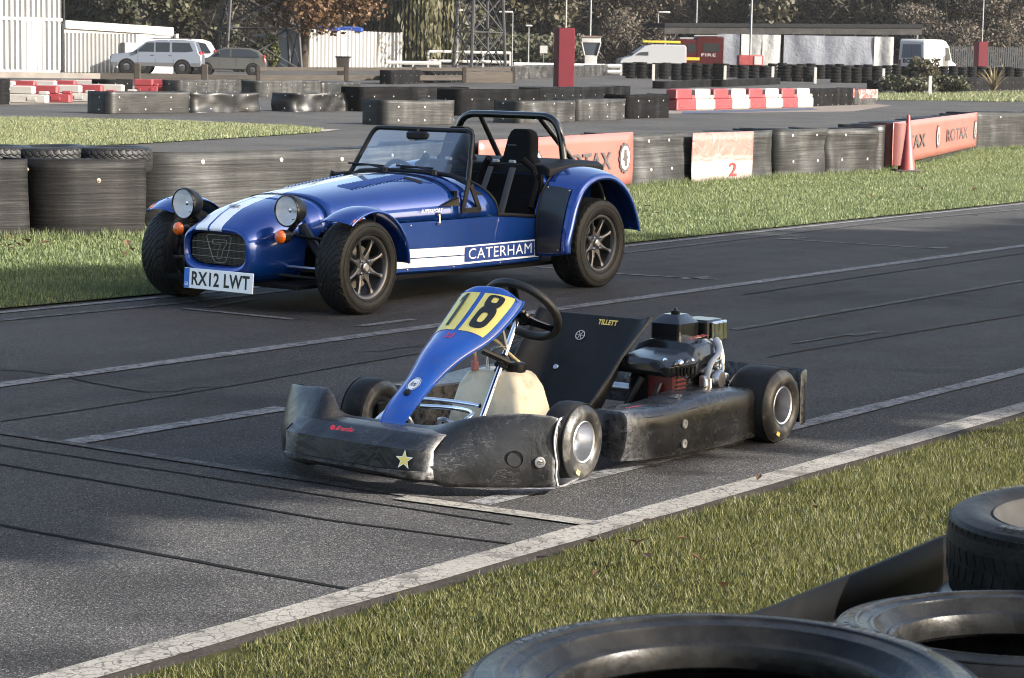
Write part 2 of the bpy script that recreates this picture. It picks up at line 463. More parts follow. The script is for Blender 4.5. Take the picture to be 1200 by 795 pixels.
# ---- grass
def inside(poly, x, y):
    r = np.zeros(len(x), bool); n = len(poly)
    for i in range(n):
        x1, y1, x2, y2 = poly[i][0], poly[i][1], poly[i - 1][0], poly[i - 1][1]
        c = ((y1 > y) != (y2 > y)) & (x < (x2 - x1) * (y - y1) / ((y2 - y1) + 1e-12) + x1)
        r ^= c
    return r
def frame_mask(x, y, margin=.12):
    return (np.abs(x) < y * (.2208 + margin) + .3) & (y > .5)
def blades(name, poly, count, h, w, m, z=.006, dens=None, lean=.6, seg2=True, margin=.03):
    P_ = np.array([(p[0], p[1]) for p in poly]); lo, hi = P_.min(0), P_.max(0)
    X, Y = [], []; got = 0
    for _ in range(400):
        x = rng.uniform(lo[0], hi[0], count); y = rng.uniform(lo[1], hi[1], count)
        k = inside(poly, x, y) & frame_mask(x, y, margin)
        if dens is not None: k &= rng.random(count) < dens(x, y)
        X.append(x[k]); Y.append(y[k]); got += k.sum()
        if got > count: break
    x = np.concatenate(X)[:count]; y = np.concatenate(Y)[:count]; n = len(x)
    # tufts: pull some blades together
    cl = .5 + .5 * np.sin(x * 7.1 + 3 * np.sin(y * 3.3)) * np.sin(y * 6.3 + 2 * np.sin(x * 4.1))
    kk = np.maximum(y - 105.0, 0); zb = np.where(y > 105, .0135 * (np.sqrt(kk * kk + 64) - 8), 0) + z
    hh = h * (.45 + .9 * rng.random(n) ** 1.5) * (.65 + .6 * cl)
    a = rng.uniform(0, 2 * PI, n); ww = w * rng.uniform(.6, 1.3, n) / 2
    dx, dy = np.cos(a), np.sin(a)
    b = rng.uniform(0, 2 * PI, n); le = lean * rng.random(n) ** .8
    lx, ly = np.cos(b) * le * hh, np.sin(b) * le * hh
    def pt(t, s, k):
        return np.stack([x + dx * ww * s + lx * k, y + dy * ww * s + ly * k, zb + hh * t], 1)
    if seg2:
        V = np.stack([pt(0, -1, 0), pt(0, 1, 0), pt(.55, .8, .3), pt(.55, -.8, .3), pt(.92, 0, 1)], 1).reshape(-1, 3)
        o = np.arange(n)[:, None] * 5
        F_ = np.concatenate([o + np.array([0, 1, 2]), o + np.array([0, 2, 3]), o + np.array([3, 2, 4])], 0)
    else:
        V = np.stack([pt(0, -1, 0), pt(0, 1, 0), pt(.95, 0, .8)], 1).reshape(-1, 3)
        F_ = np.arange(n * 3).reshape(-1, 3)
    return tag(new_mesh_np(name, V, F_, m), kind='stuff')

ng = [near_a - EV * .13, near_b - EV * .13, near_b - EV * 14, near_a - EV * 14]
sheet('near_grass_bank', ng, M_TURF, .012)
sheet('soil_edge', [near_a - EV * .05, near_b - EV * .05, near_b - EV * .16, near_a - EV * .16], M_SOIL, .006)
def edge_w(x, y):
    d = -((x - NL0.x) * EV.x + (y - NL0.y) * EV.y)
    wob = .05 * np.sin(x * 9 + 2 * np.sin(y * 5)) + .04 * np.sin(y * 17) + .03 * np.sin(x * 41 + y * 23)
    bald = .5 + .5 * np.sin(x * 2.3 + 1.3 * np.sin(y * 1.9)) * np.sin(y * 2.9 + 1.1)
    return np.clip((d - .075 - wob) * 9, 0, 1) * (.22 + .78 * bald) * (.5 + .5 * np.clip(1.2 + np.sin(x * 6.7 + 2 * np.sin(y * 4.3)) * np.sin(y * 5.9 + x), 0, 1))
ngb = [NL0 - EX * 4 - EV * .13, NL0 + EX * 9 - EV * .13, NL0 + EX * 9 - EV * 6, NL0 - EX * 4 - EV * 6]
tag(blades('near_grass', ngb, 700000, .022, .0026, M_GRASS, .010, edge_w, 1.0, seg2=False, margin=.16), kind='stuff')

barrier_px = ((-500, 305), (-250, 294), (0, 284), (170, 278), (420, 262), (560, 243), (738, 222), (880, 212), (1030, 205), (1085, 190), (1140, 178), (1250, 174), (1500, 166))
barrier_line = [G(*p) for p in barrier_px]
vg = [p + EV * .08 for p in far_edge] + [p + EV * .9 for p in barrier_line[::-1]]
sheet('grass_verge_ground', vg, M_TURF2, .010)
def verge_d(x, y): return np.clip(17.0 / y, .25, 1)
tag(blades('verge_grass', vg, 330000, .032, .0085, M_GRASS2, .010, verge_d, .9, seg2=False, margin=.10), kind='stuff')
tf = [p - EV * .02 + Vector((.0, -.16, 0)) for p in barrier_line] + [p + Vector((0, .12, 0)) for p in barrier_line[::-1]]
tag(blades('verge_tufts', tf, 30000, .075, .008, M_GRASS2, .010, None, .8, seg2=False), kind='stuff')
isl = [G(*p) for p in ((-420, 172), (0, 176), (150, 170), (300, 161), (372, 156), (380, 153), (340, 149), (200, 143), (0, 138.5), (-420, 131))]
sheet('infield_grass_ground', isl, M_TURF2, .012)
tag(blades('infield_grass', isl, 110000, .045, .02, M_GRASS3, .012, None, .7, seg2=False), kind='stuff')
line_strip('infield_edge_line', [G(*p) for p in ((-300, 131), (0, 137.5), (200, 142), (340, 148), (378, 152.5), (384, 154))], .16, M_PAINT, .012)
pxline('infield_edge_line', (175, 141), (250, 143.5), .3, M_PAINT, .016)
line_strip('infield_kerb_stub', [G(368, 155), G(385, 152.5)], .45, M_PAINT, .016)
fg = [G(1020, 117.5), G(1500, 124), G(1500, 113), G(1200, 112), G(1020, 112)]
sheet('far_grass', fg, M_TURF2, .012)
tag(blades('far_strip_grass', fg, 15000, .12, .06, M_GRASS3, .012, None, .7, seg2=False), kind='stuff')
M_DIRT = mat('dirt_run_off', (.075, .058, .046), .95, var=.3, vscale=.8)
sheet('dirt_run_off', [G(760, 134), G(1000, 131), G(1045, 124), G(1010, 121), G(960, 125), G(780, 130)], M_DIRT, .006)
sheet('dirt_run_off', [G(-60, 124.5), G(180, 121), G(180, 116), G(-60, 119)], M_DIRT, .006)
M_BLUE_AS = asphalt('blue_patch', (.048, .055, .082), .3, .3, .3)
sheet('tinted_tarmac', [G(800, 134), G(960, 129), G(950, 127), G(800, 131)], M_BLUE_AS, .010)
# fallen leaves on the grass
M_LEAF = leaf_mat('fallen_leaf', [(.2, (.04, .02, .01)), (.6, (.08, .042, .02)), (.9, (.15, .10, .06))], .6, .2, 4)
def leaf_litter(name, spots, size):
    mb = MB()
    for p, k in spots:
        for _ in range(k):
            q = Vector((p.x + random.gauss(0, .09), p.y + random.gauss(0, .12), p.z + .05 + random.uniform(0, .02)))
            T = Matrix.Translation(q) @ Matrix.Rotation(random.uniform(0, 6.3), 4, 'Z') @ Matrix.Rotation(random.uniform(-.7, .7), 4, 'X')
            s = size * random.uniform(.6, 1.2)
            mb.add([(0, -s, 0), (s * .55, 0, .25 * s), (0, s, .1 * s), (-s * .55, 0, .25 * s)], [(0, 1, 2, 3)], T)
    tag(mb.build(name, M_LEAF, smooth=0, weld=False), kind='stuff')
sp = [(G(random.uniform(250, 1000), random.uniform(560, 790)), 1) for _ in range(16)]
sp += [(G(760, 640), 2), (G(640, 640), 5), (G(720, 660), 4), (G(860, 700), 2)]
leaf_litter('fallen_leaves', [s for s in sp if -((s[0] - NL0).dot(EV)) > .2], .028)
leaf_litter('fallen_leaves', [(G(random.uniform(0, 165), random.uniform(288, 330)), 1) for _ in range(8)] + [(G(14, 300), 6)] + [(G(random.uniform(760, 1190), random.uniform(225, 262)), 1) for _ in range(10)], .05)
# ================================================================ the open two-seater sports car
def paint(name, stripe=False, c=(.0012, .042, .25)):
    m, nt, b = _new(name)
    v = coords(nt, 'Object')
    fl = noise(nt, v, 900, 2, .5)
    base = ramp(nt, fl, [(.3, [x * .75 for x in c]), (.7, [x * 1.25 for x in c])])
    b.inputs['Metallic'].default_value = .5; b.inputs['Roughness'].default_value = .27
    b.inputs['Coat Weight'].default_value = 1.0; b.inputs['Coat Roughness'].default_value = .03
    if stripe:
        s = nt.nodes.new('ShaderNodeSeparateXYZ'); nt.links.new(v, s.inputs[0])
        u = math_n(nt, 'ADD', math_n(nt, 'SUBTRACT', s.outputs['Y'], -.068), math_n(nt, 'MULTIPLY', math_n(nt, 'SUBTRACT', s.outputs['X'], .36), -.085))
        a = math_n(nt, 'ABSOLUTE', u)
        k = math_n(nt, 'MULTIPLY', math_n(nt, 'GREATER_THAN', a, .008), math_n(nt, 'LESS_THAN', a, .098))
        k = math_n(nt, 'MULTIPLY', k, math_n(nt, 'GREATER_THAN', s.outputs['Z'], .436))
        nt.links.new(mix_c(nt, k, base, (.90, .91, .92)), b.inputs['Base Color'])
        nt.links.new(math_n(nt, 'MULTIPLY', math_n(nt, 'SUBTRACT', 1.0, k), .45), b.inputs['Metallic'])
    else:
        nt.links.new(base, b.inputs['Base Color'])
    return m
M_BLUE = paint('blue_metallic_paint'); M_BLUE_ST = paint('blue_paint_white_stripes', True)
M_BLK = mat('black_satin', (.006, .006, .0065), .42, spec=.3)
M_BLKM = mat('black_matt', (.006, .006, .0065), .8, spec=.1)
M_BLKG = mat('black_gloss', (.005, .005, .0055), .15, coat=.6)
M_TRIM = mat('black_trim', (.008, .008, .0085), .55, spec=.2, bmp=.2, bscale=300)
M_WHITE = mat('white_vinyl', (.90, .91, .92), .35)
M_VBLUE = mat('blue_vinyl', (.012, .05, .24), .3, coat=.5)
M_CARBON = mat('carbon_guard', (.008, .008, .009), .34, bmp=.6, bscale=160, bdist=.003, coat=.3)
M_CHROME = mat('chrome', (.80, .80, .82), .08, 1.0)
M_STEEL = mat('brushed_steel', (.45, .45, .46), .35, 1.0, var=.2, vscale=30)
M_ALU = mat('cast_aluminium', (.62, .62, .63), .32, 1.0, var=.12, vscale=25)
M_GUN = mat('gunmetal_rim', (.095, .095, .10), .34, .75, var=.15, vscale=12)
M_BARREL = mat('dark_rim_barrel', (.035, .035, .036), .5, .5)
M_AMBER = mat('amber_lens', (.80, .13, .008), .12, coat=.9, var=.35, vscale=90, bmp=.8, bscale=80, bdist=.006)
M_DISC = mat('brake_disc', (.30, .29, .28), .35, 1.0)
M_FABRIC = mat('black_cloth', (.006, .006, .007), .9, spec=.1, bmp=.3, bscale=500, bdist=.001)
M_BELT = mat('grey_harness', (.045, .045, .05), .8)
def glass_mat(name, tint, gl=.08, rough=.02):
    m, nt, b = _new(name)
    t = nt.nodes.new('ShaderNodeBsdfTransparent'); t.inputs[0].default_value = (*tint, 1)
    g = nt.nodes.new('ShaderNodeBsdfGlossy'); g.inputs['Roughness'].default_value = rough
    fr = nt.nodes.new('ShaderNodeFresnel'); fr.inputs['IOR'].default_value = 1.5
    mx = nt.nodes.new('ShaderNodeMixShader')
    nt.links.new(math_n(nt, 'ADD', math_n(nt, 'MULTIPLY', fr.outputs[0], .32), gl), mx.inputs[0])
    nt.links.new(t.outputs[0], mx.inputs[1]); nt.links.new(g.outputs[0], mx.inputs[2])
    nt.links.new(mx.outputs[0], nt.nodes['Material Output'].inputs['Surface'])
    return m
M_GLASS = glass_mat('windscreen_glass', (.74, .80, .84), .0)
M_LENS = glass_mat('lamp_glass', (.95, .96, .97), .05)

def tyre_mat(name, tread=True):
    """rubber: tread grooves cut by a pattern in the angle round the axle (axle = local Z)"""
    m, nt, b = _new(name)
    t = nt.nodes.new('ShaderNodeTexCoord'); s = nt.nodes.new('ShaderNodeSeparateXYZ')
    nt.links.new(t.outputs['Object'], s.inputs[0])
    ang = math_n(nt, 'ARCTAN2', s.outputs['Y'], s.outputs['X'])
    r = math_n(nt, 'SQRT', math_n(nt, 'ADD', math_n(nt, 'MULTIPLY', s.outputs['X'], s.outputs['X']), math_n(nt, 'MULTIPLY', s.outputs['Y'], s.outputs['Y'])))
    dn = noise(nt, t.outputs['Object'], 30, 5, .65)
    c = ramp(nt, dn, [(.3, (.008, .008, .008)), (.6, (.014, .0138, .0132)), (.8, (.030, .029, .027))])
    nt.links.new(c, b.inputs['Base Color'])
    b.inputs['Roughness'].default_value = .55; b.inputs['Specular IOR Level'].default_value = .22
    if tread:
        z = s.outputs['Z']
        zz = math_n(nt, 'MULTIPLY', z, 1.0)
        sweep = math_n(nt, 'ADD', math_n(nt, 'MULTIPLY', ang, 17.0), math_n(nt, 'MULTIPLY', math_n(nt, 'SINE', math_n(nt, 'MULTIPLY', zz, 21.0)), 5.5))
        g1 = math_n(nt, 'POWER', math_n(nt, 'ABSOLUTE', math_n(nt, 'SINE', sweep)), .22)
        z1 = math_n(nt, 'ABSOLUTE', math_n(nt, 'SINE', math_n(nt, 'ADD', math_n(nt, 'MULTIPLY', zz, 75.0), math_n(nt, 'MULTIPLY', math_n(nt, 'SINE', math_n(nt, 'MULTIPLY', ang, 30.0)), .5))))
        g2 = math_n(nt, 'MINIMUM', math_n(nt, 'MULTIPLY', z1, 3.0), 1.0)
        hgt = math_n(nt, 'MULTIPLY', g1, g2)
        b2 = bump(nt, b, hgt, 1.0, .008)
        cc = mix_c(nt, hgt, (.001, .001, .001), c)
        nt.links.new(cc, b.inputs['Base Color'])
    else:
        bump(nt, b, dn, .25, .002)
    return m
M_TYRE = tyre_mat('tyre_tread'); M_RUBBER = tyre_mat('tyre_rubber', False)

def tyre_profile(R, r, w, shoulder=.03, bulge=.006, n=6):
    """outer radius R, bead radius r, width w -> (radius, z) outside skin and back through the inside; sidewall letters left out"""
    h = w / 2; out = []
    th = R - r
    out.append((r, -h * .78)); out.append((r + th * .12, -h * .93)); out.append((r + th * .42, -h - bulge)); out.append((r + th * .66, -h - bulge * .6))
    out.append((R - shoulder * .75, -h * .97))
    for i in range(n):
        a = PI / 2 * (i + .5) / n
        out.append((R - shoulder * (1 - math.sin(a)) * .55 - .004, -h * .97 + shoulder * (1 - math.cos(a))))
    out.append((R, -h * .5)); 
    half = out[:]
    full = half + [(R + .001, 0)] + [(a, -b) for a, b in half[::-1]]
    return full

def wheel(parent, c, axle_sign, R, rimR, w, spokes=8, name='wheel', front=True):
    """road wheel: local Z is the axle pointing outward"""
    wh = bpy.data.objects.new(name, None); col.objects.link(wh); wh.parent = parent
    wh.location = c
    wh.rotation_euler = (-PI / 2 * axle_sign, 0, 0) if True else (0, 0, 0)
    h = w / 2
    mb = MB(); mb.lathe(tyre_profile(R, rimR - .004, w), 72)
    t_side = MB(); 
    ty = mb.build('tyre', [M_TYRE, M_RUBBER], wh, smooth=50)
    me = ty.data
    for p in me.polygons:
        rr = math.hypot(p.center.x, p.center.y)
        p.material_index = 0 if (rr > R - .016) else 1
    # sidewall ribs
    rb = MB()
    for rr, hh in ((.5 * (R + rimR) + .012, .004), (rimR + .016, .003)):
        for sg in (-1, 1):
            pts = [(rr * math.cos(2 * PI * i / 56), rr * math.sin(2 * PI * i / 56), sg * (h + .0045)) for i in range(56)]
            rb.tube(pts, .0022, 6, closed=True)
    rb.build('sidewall_rib', M_RUBBER, ty)
    # rim barrel and lip
    rm = MB(); lp = MB()
    lp.lathe([(rimR + .010, h * .78), (rimR + .014, h * .88), (rimR + .008, h * .91), (rimR - .006, h * .88), (rimR - .014, h * .76), (rimR - .017, h * .62)], 64)
    lp.build('rim_lip', M_GUN, wh, smooth=45)
    rm.lathe([(rimR - .017, h * .62), (rimR - .020, h * .3), (rimR - .022, -h * .7), (rimR - .004, -h * .86), (rimR + .012, -h * .84)], 64)
    rm.build('rim_barrel', M_BARREL, wh, smooth=45)
    zc, zr = h * .56, h * .74
    for k in range(spokes):
        a = 2 * PI * (k + .5) / spokes
        ca, sa = math.cos(a), math.sin(a)
        sp = MB(); rings = []
        for t, hw, th in ((.040, .034, .030), (.060, .024, .028), (.078, .0150, .026), (.10, .0115, .024), (.13, .0105, .022), (rimR - .028, .0135, .020), (rimR - .014, .020, .018)):
            z = zc + (zr - zc) * (t / rimR) ** 1.6 + .004
            px, py = -sa, ca
            q = lambda o, zz: (ca * t + px * o, sa * t + py * o, zz)
            rings.append([q(-hw, z - th), q(-hw * .75, z - .004), q(0, z), q(hw * .75, z - .004), q(hw, z - th)])
        sp.loft(rings); sp.build('spoke', M_GUN, wh, smooth=40)
    sp = MB(); sp.lathe([(.0, zc + .002), (.022, zc + .002), (.026, zc), (.060, zc + .001), (.066, zc - .006), (.066, zc - .035), (0, zc - .035)], 32)
    sp.build('wheel_centre', M_GUN, wh, smooth=40)
    for k in range(4):
        nb = MB(); a = PI / 4 + k * PI / 2
        T = Matrix.Translation((.046 * math.cos(a), .046 * math.sin(a), zc))
        nb.lathe([(.0095, 0), (.0095, .014), (.006, .018), (0, .018)], 6, T)
        nb.build('wheel_nut', M_CHROME, wh)
    cb = MB(); cb.lathe([(.024, zc), (.024, zc + .016), (.017, zc + .022), (0, zc + .022)], 24); cb.build('centre_cap', M_STEEL, wh)
    db = MB(); db.lathe([(.05, -.012), (.118, -.012), (.118, .006), (.05, .006)], 40); db.lathe([(.055, .0), (.055, .03), (0, .03)], 24)
    db.build('brake_disc', M_DISC, wh)
    cp = MB(); cp.box((.105, .02, -.003), (.05, .11, .05), 0, .008); cp.build('brake_calliper', M_BLK, wh)
    return wh

CAR = thing('sports_car', 'blue open-top two-seater with twin white bonnet stripes parked on the tarmac behind the kart', 'car', (-1.39, 13.03, 0), rad(-126.5))

def sect(w, T, B, z0, n=3.0, m=3.4, k=48, x=0.0, yo=0.0):
    """closed rounded section of the nose"""
    out = []
    for i in range(k):
        a = 2 * PI * i / k
        c, s = math.cos(a), math.sin(a)
        if s >= 0: y = w * math.copysign(abs(c) ** (2 / n), c); z = z0 + (T - z0) * abs(s) ** (2 / n)
        else: y = w * math.copysign(abs(c) ** (2 / m), c); z = z0 - (z0 - B) * abs(s) ** (2 / m)
        out.append((x, y + yo, z))
    return out
YO = -.015
nose = MB()
st = [(.372, .216, .424, .246, 4.6), (.392, .221, .430, .238, 4.2), (.404, .229, .442, .222, 3.8), (.402, .239, .455, .200, 3.4), (.388, .250, .470, .180, 3.1), (.355, .262, .490, .160, 2.9), (.30, .274, .522, .147, 2.8), (.22, .288, .556, .140, 2.8), (.12, .303, .582, .136, 2.8), (.02, .318, .602, .136, 2.8)]
nose.loft([sect(w, T, B, .335, n, 3.4, 56, x, YO) for x, w, T, B, n in st], cap0=False, cap1=False)
# rear of the cone: upper shell only
def upper(w, T, z0, x, n=2.8, k=40, yo=0.0, dx=None, a0=0.0):
    out = []
    for i in range(k + 1):
        a = PI * i / k
        c, s = math.cos(a), math.sin(a)
        out.append((x if dx is None else x + dx(s), w * math.copysign(abs(c) ** (2 / n), c) + yo, z0 + (T - z0) * abs(s) ** (2 / n)))
    return out
nose_o = nose.build('nose_cone', M_BLUE_ST, CAR, smooth=60)
nr = MB(); nr.loft([upper(.318, .602, .335 + .09 * t, .02 - .15 * t, 2.8, 40, YO) if t == 0 else upper(.318 + .027 * t, .602 + .020 * t, .335 + .115 * t, .02 - .142 * t, 2.8, 40, YO * (1 - t)) for t in (0, .35, .7, 1)], closed=False)
nr.build('nose_cone_rear', M_BLUE_ST, CAR, smooth=60, solid=.004)
# bonnet
bw = lambda x: .345 + (.52 - .345) * (-.126 - x) / (1.08 - .126)
bt = lambda x: .622 + (.716 - .622) * ((-.126 - x) / (1.08 - .126)) ** .85
bo = MB()
xs_b = [-.126 - .954 * i / 16 for i in range(17)]
bo.loft([upper(bw(x), bt(x), .452 + .020 * (-.126 - x), x - (.004 if i == 0 else 0), 2.8, 48) for i, x in enumerate(xs_b)], closed=False)
bon = bo.build('bonnet', M_BLUE_ST, CAR, smooth=60, solid=.003)
M_GAP = mat('panel_gap', (.004, .004, .006), .9)
# louvres pressed in the bonnet
def bz(x, y, n=2.8):
    w, T, z0 = bw(x), bt(x), .452 + .020 * (-.126 - x)
    return z0 + (T - z0) * max(0, 1 - (abs(y) / w) ** n) ** (1 / n)
lv = MB()
for side, y0, y1 in ((1, .115, .225), (-1, .27, .36)):
    for i in range(17):
        x = -.46 - i * .031
        yy = [side * (y0 + (y1 - y0) * k / 3) for k in range(4)]
        for a, b_ in zip(yy[:-1], yy[1:]):
            p = lambda xx, y, dz: (xx, y, bz(xx, y) + dz)
            lv.quad(p(x, a, .001), p(x, b_, .001), p(x - .020, b_, .009), p(x - .020, a, .009))
            lv.quad(p(x - .020, a, .009), p(x - .020, b_, .009), p(x - .0205, b_, .001), p(x - .0205, a, .001))
tag(lv.build('louvre_panel', M_BLUE, bon, smooth=0), None, None, None, 'stuff')
sl = MB()
for i in range(17):
    x = -.46 - i * .031
    for side, y0, y1 in ((1, .12, .22), (-1, .275, .355)):
        sl.quad((x - .0215, side * y0, bz(x, y0) + .002), (x - .0215, side * y1, bz(x, y1) + .002), (x - .031, side * y1, bz(x - .03, y1) + .0015), (x - .031, side * y0, bz(x - .03, y0) + .0015))
tag(sl.build('louvre_slots', M_GAP, bon, smooth=0), kind='stuff')
sv = MB(); 
for y in np.linspace(.20, .34, 5)[:-1]:
    sv.quad((-.94, y, bz(-.94, y) + .003), (-.94, y + .035, bz(-.94, y + .035) + .003), (-.975, y + .035, bz(-.975, y + .035) + .006), (-.975, y, bz(-.975, y) + .006))
sv.build('bonnet_vent', M_GAP, bon)
# scuttle with the cut-back rear edge
sc = MB()
def scut(x, back):
    return upper(.52, .717, .471, x, 2.8, 48, 0, (lambda s: -back * (1 - s ** 1.3)))
sc.loft([scut(-1.083, 0), scut(-1.16, .03), scut(-1.24, .10), scut(-1.30, .17)], closed=False)
sc.build('scuttle', M_BLUE, CAR, smooth=60, solid=.004)
et = MB(); et.tube([(x - .003, y, z + .004) for x, y, z in scut(-1.30, .17)], .008, 6); et.build('scuttle_edge_trim', M_BLK, CAR)
for nm, x, off in (('bonnet_joint', -1.0815, .0012),):
    g = MB(); g.tube([(x, y * 1.002, z + .001) for x_, y, z in upper(.52, .717, .471, x, 2.8, 48)], .0024, 5); g.build('bonnet_joint', M_GAP, CAR)
g = MB(); g.tube([(-.124, y * 1.003, z + .001) for x_, y, z in upper(.345, .622, .452, 0, 2.8, 48)], .0018, 5); g.build('nose_joint', M_GAP, CAR)
# side panels
def sideY(x): return .52 if x < -1.08 else .52 - .1834 * (x + 1.08)
for sg in (1, -1):
    mb = MB(); rings = []
    for x in [-.135, -.3, -.5, -.7, -.9, -1.08, -1.2, -1.3, -1.4, -1.47, -1.6, -1.75, -1.90]:
        zt = .452 + .020 * (-.126 - x) if x > -1.08 else (.471 if x > -1.47 else .468 - .030 * (-1.47 - x) / .43)
        zb = .163 + .010 * (-x - .7) / 1.2
        y = sideY(x)
        rings.append([(x, sg * y, zb + .012), (x, sg * (y - .012), zb), (x, sg * (y - .03), zb), (x, sg * (y - .03), zt), (x, sg * (y - .008), zt), (x, sg * y, zt - .006)])
    mb.loft(rings)
    sp_o = mb.build('side_panel', M_BLUE, CAR, smooth=40)
    # cockpit edge trim along the door line
    tr = MB(); tr.tube([(-1.47, sg * .508, .478), (-1.6, sg * .508, .470), (-1.75, sg * .508, .459), (-1.885, sg * .508, .448)], .011, 8)
    tr.build('door_edge_trim', M_TRIM, CAR)
    # twin side stripes with the maker's lettering in a blue block
    ss = MB(); 
    def zs(x, k):   # k 0..1 across the double stripe
        zlo = .205 + (.205 - .195) * 0; 
        return .196 + .004 * (-x - .6) + k * .108
    xs_s = np.linspace(-.33, -1.895, 24)
    for k0, k1 in ((0, .47), (.53, 1)):
        for a, b_ in zip(xs_s[:-1], xs_s[1:]):
            ss.quad((a, sg * (sideY(a) + .0012), zs(a, k0)), (b_, sg * (sideY(b_) + .0012), zs(b_, k0)), (b_, sg * (sideY(b_) + .0012), zs(b_, k1)), (a, sg * (sideY(a) + .0012), zs(a, k1)))
    so = ss.build('side_stripe', M_WHITE, sp_o, smooth=0)
    if sg == 1:
        bb = MB(); bb.quad((-1.145, .5222, zs(-1.145, .10)), (-1.845, .5222, zs(-1.845, .10)), (-1.845, .5222, zs(-1.845, .92)), (-1.145, .5222, zs(-1.145, .92)))
        bb.build('lettering_block', M_VBLUE, sp_o, smooth=0)
        tx = MB(); text_mb('CATERHAM', tx, (-1.185, .5232, zs(-1.185, .24)), (-1, 0, .004), (0, 0, 1), .63, .063, bold=.0)
        tx.build('lettering', M_WHITE, sp_o, smooth=0)
        t2 = MB(); text_mb('SUPERSPORT', t2, (-.79, .478, .512), (-1, .17, .02), (0, -.05, 1), .165, .020, shear=.25, bold=.02)
        t2.build('lettering', M_WHITE, sp_o, smooth=0)
        # duct, bonnet catch, rivets
        du = MB(); du.loft([[(-.93, .502, .545), (-1.055, .527, .545), (-1.055, .527, .60), (-1.04, .525, .605)], [(-.93, .512, .547), (-1.055, .545, .547), (-1.055, .545, .592), (-1.045, .545, .597)]])
        du.build('side_duct', M_BLK, sp_o)
        ct = MB(); ct.box((-.925, .497, .50), (.028, .012, .022), 0, .003); ct.box((-.925, .497, .445), (.030, .012, .018), 0, .003); ct.tube([(-.925, .502, .50), (-.925, .505, .45)], .006)
        ct.build('bonnet_catch', M_CHROME, sp_o)
        rv = MB()
        for x, y, z in ((-1.475, .521, .44), (-1.86, .521, .41), (-.72, .458, .44), (-.7, .453, .185), (-1.05, .517, .185), (-1.5, .522, .185), (-1.89, .521, .465)):
            rv.lathe([(.007, 0), (.006, .003), (0, .004)], 8, Matrix.Translation((x, y, z)) @ Matrix.Rotation(-PI / 2, 4, 'X'))
        tag(rv.build('rivets', M_CHROME, sp_o), kind='stuff')
# inner tub, floor, bulkheads, tail
tub = MB()
tub.box((-1.0, 0, .15), (2.6, .98, .02)); tub.box((-1.93, 0, .44), (.03, 1.02, .52)); tub.box((-1.09, 0, .40), (.03, .98, .46)); tub.box((-1.45, 0, .27), (.9, .2, .22), 0, .05)
for sg in (1, -1):
    tub.box((-1.55, sg * .475, .31), (.74, .02, .28))
tub.build('cockpit_tub', M_BLKM, CAR)
ch = MB()
for sg in (1, -1):
    ch.tube([(.25, sg * .17, .22), (-.12, sg * .30, .20), (-1.05, sg * .47, .18)], .014, 6); ch.tube([(.22, sg * .17, .43), (-.12, sg * .32, .44), (-1.05, sg * .47, .45)], .014, 6)
    ch.tube([(-.12, sg * .30, .20), (-.12, sg * .32, .44)], .012, 6); ch.tube([(.25, sg * .17, .22), (-.12, sg * .32, .44)], .012, 6)
    ch.box((-.6, sg * .28, .30), (.9, .02, .24), -sg * .14)
ch.box((.10, 0, .30), (.06, .42, .26)); ch.box((-.45, 0, .34), (.55, .30, .36), 0, .04)
ch.build('chassis_frame', M_BLKM, CAR)
tl = MB(); tl.loft([[(x, y * w, z) for y, z in ((-1, zb), (1, zb), (1, zt - .05), (.93, zt), (-.93, zt), (-1, zt - .05))] for x, w, zb, zt in ((-1.94, .53, .2, .70), (-2.3, .53, .22, .735), (-2.6, .50, .26, .70), (-2.66, .47, .30, .62))])
tl.build('tail_body', M_BLUE, CAR, bevel=.01)
bc = MB(); bc.loft([[(x, y * w, z) for y, z in ((-1, zt - .06), (1, zt - .06), (1, zt - .01), (.9, zt + .015), (-.9, zt + .015), (-1, zt - .01))] for x, w, zt in ((-1.97, .535, .745), (-2.25, .545, .775), (-2.57, .53, .755))])
bc.build('boot_cover', M_TRIM, CAR, bevel=.008)
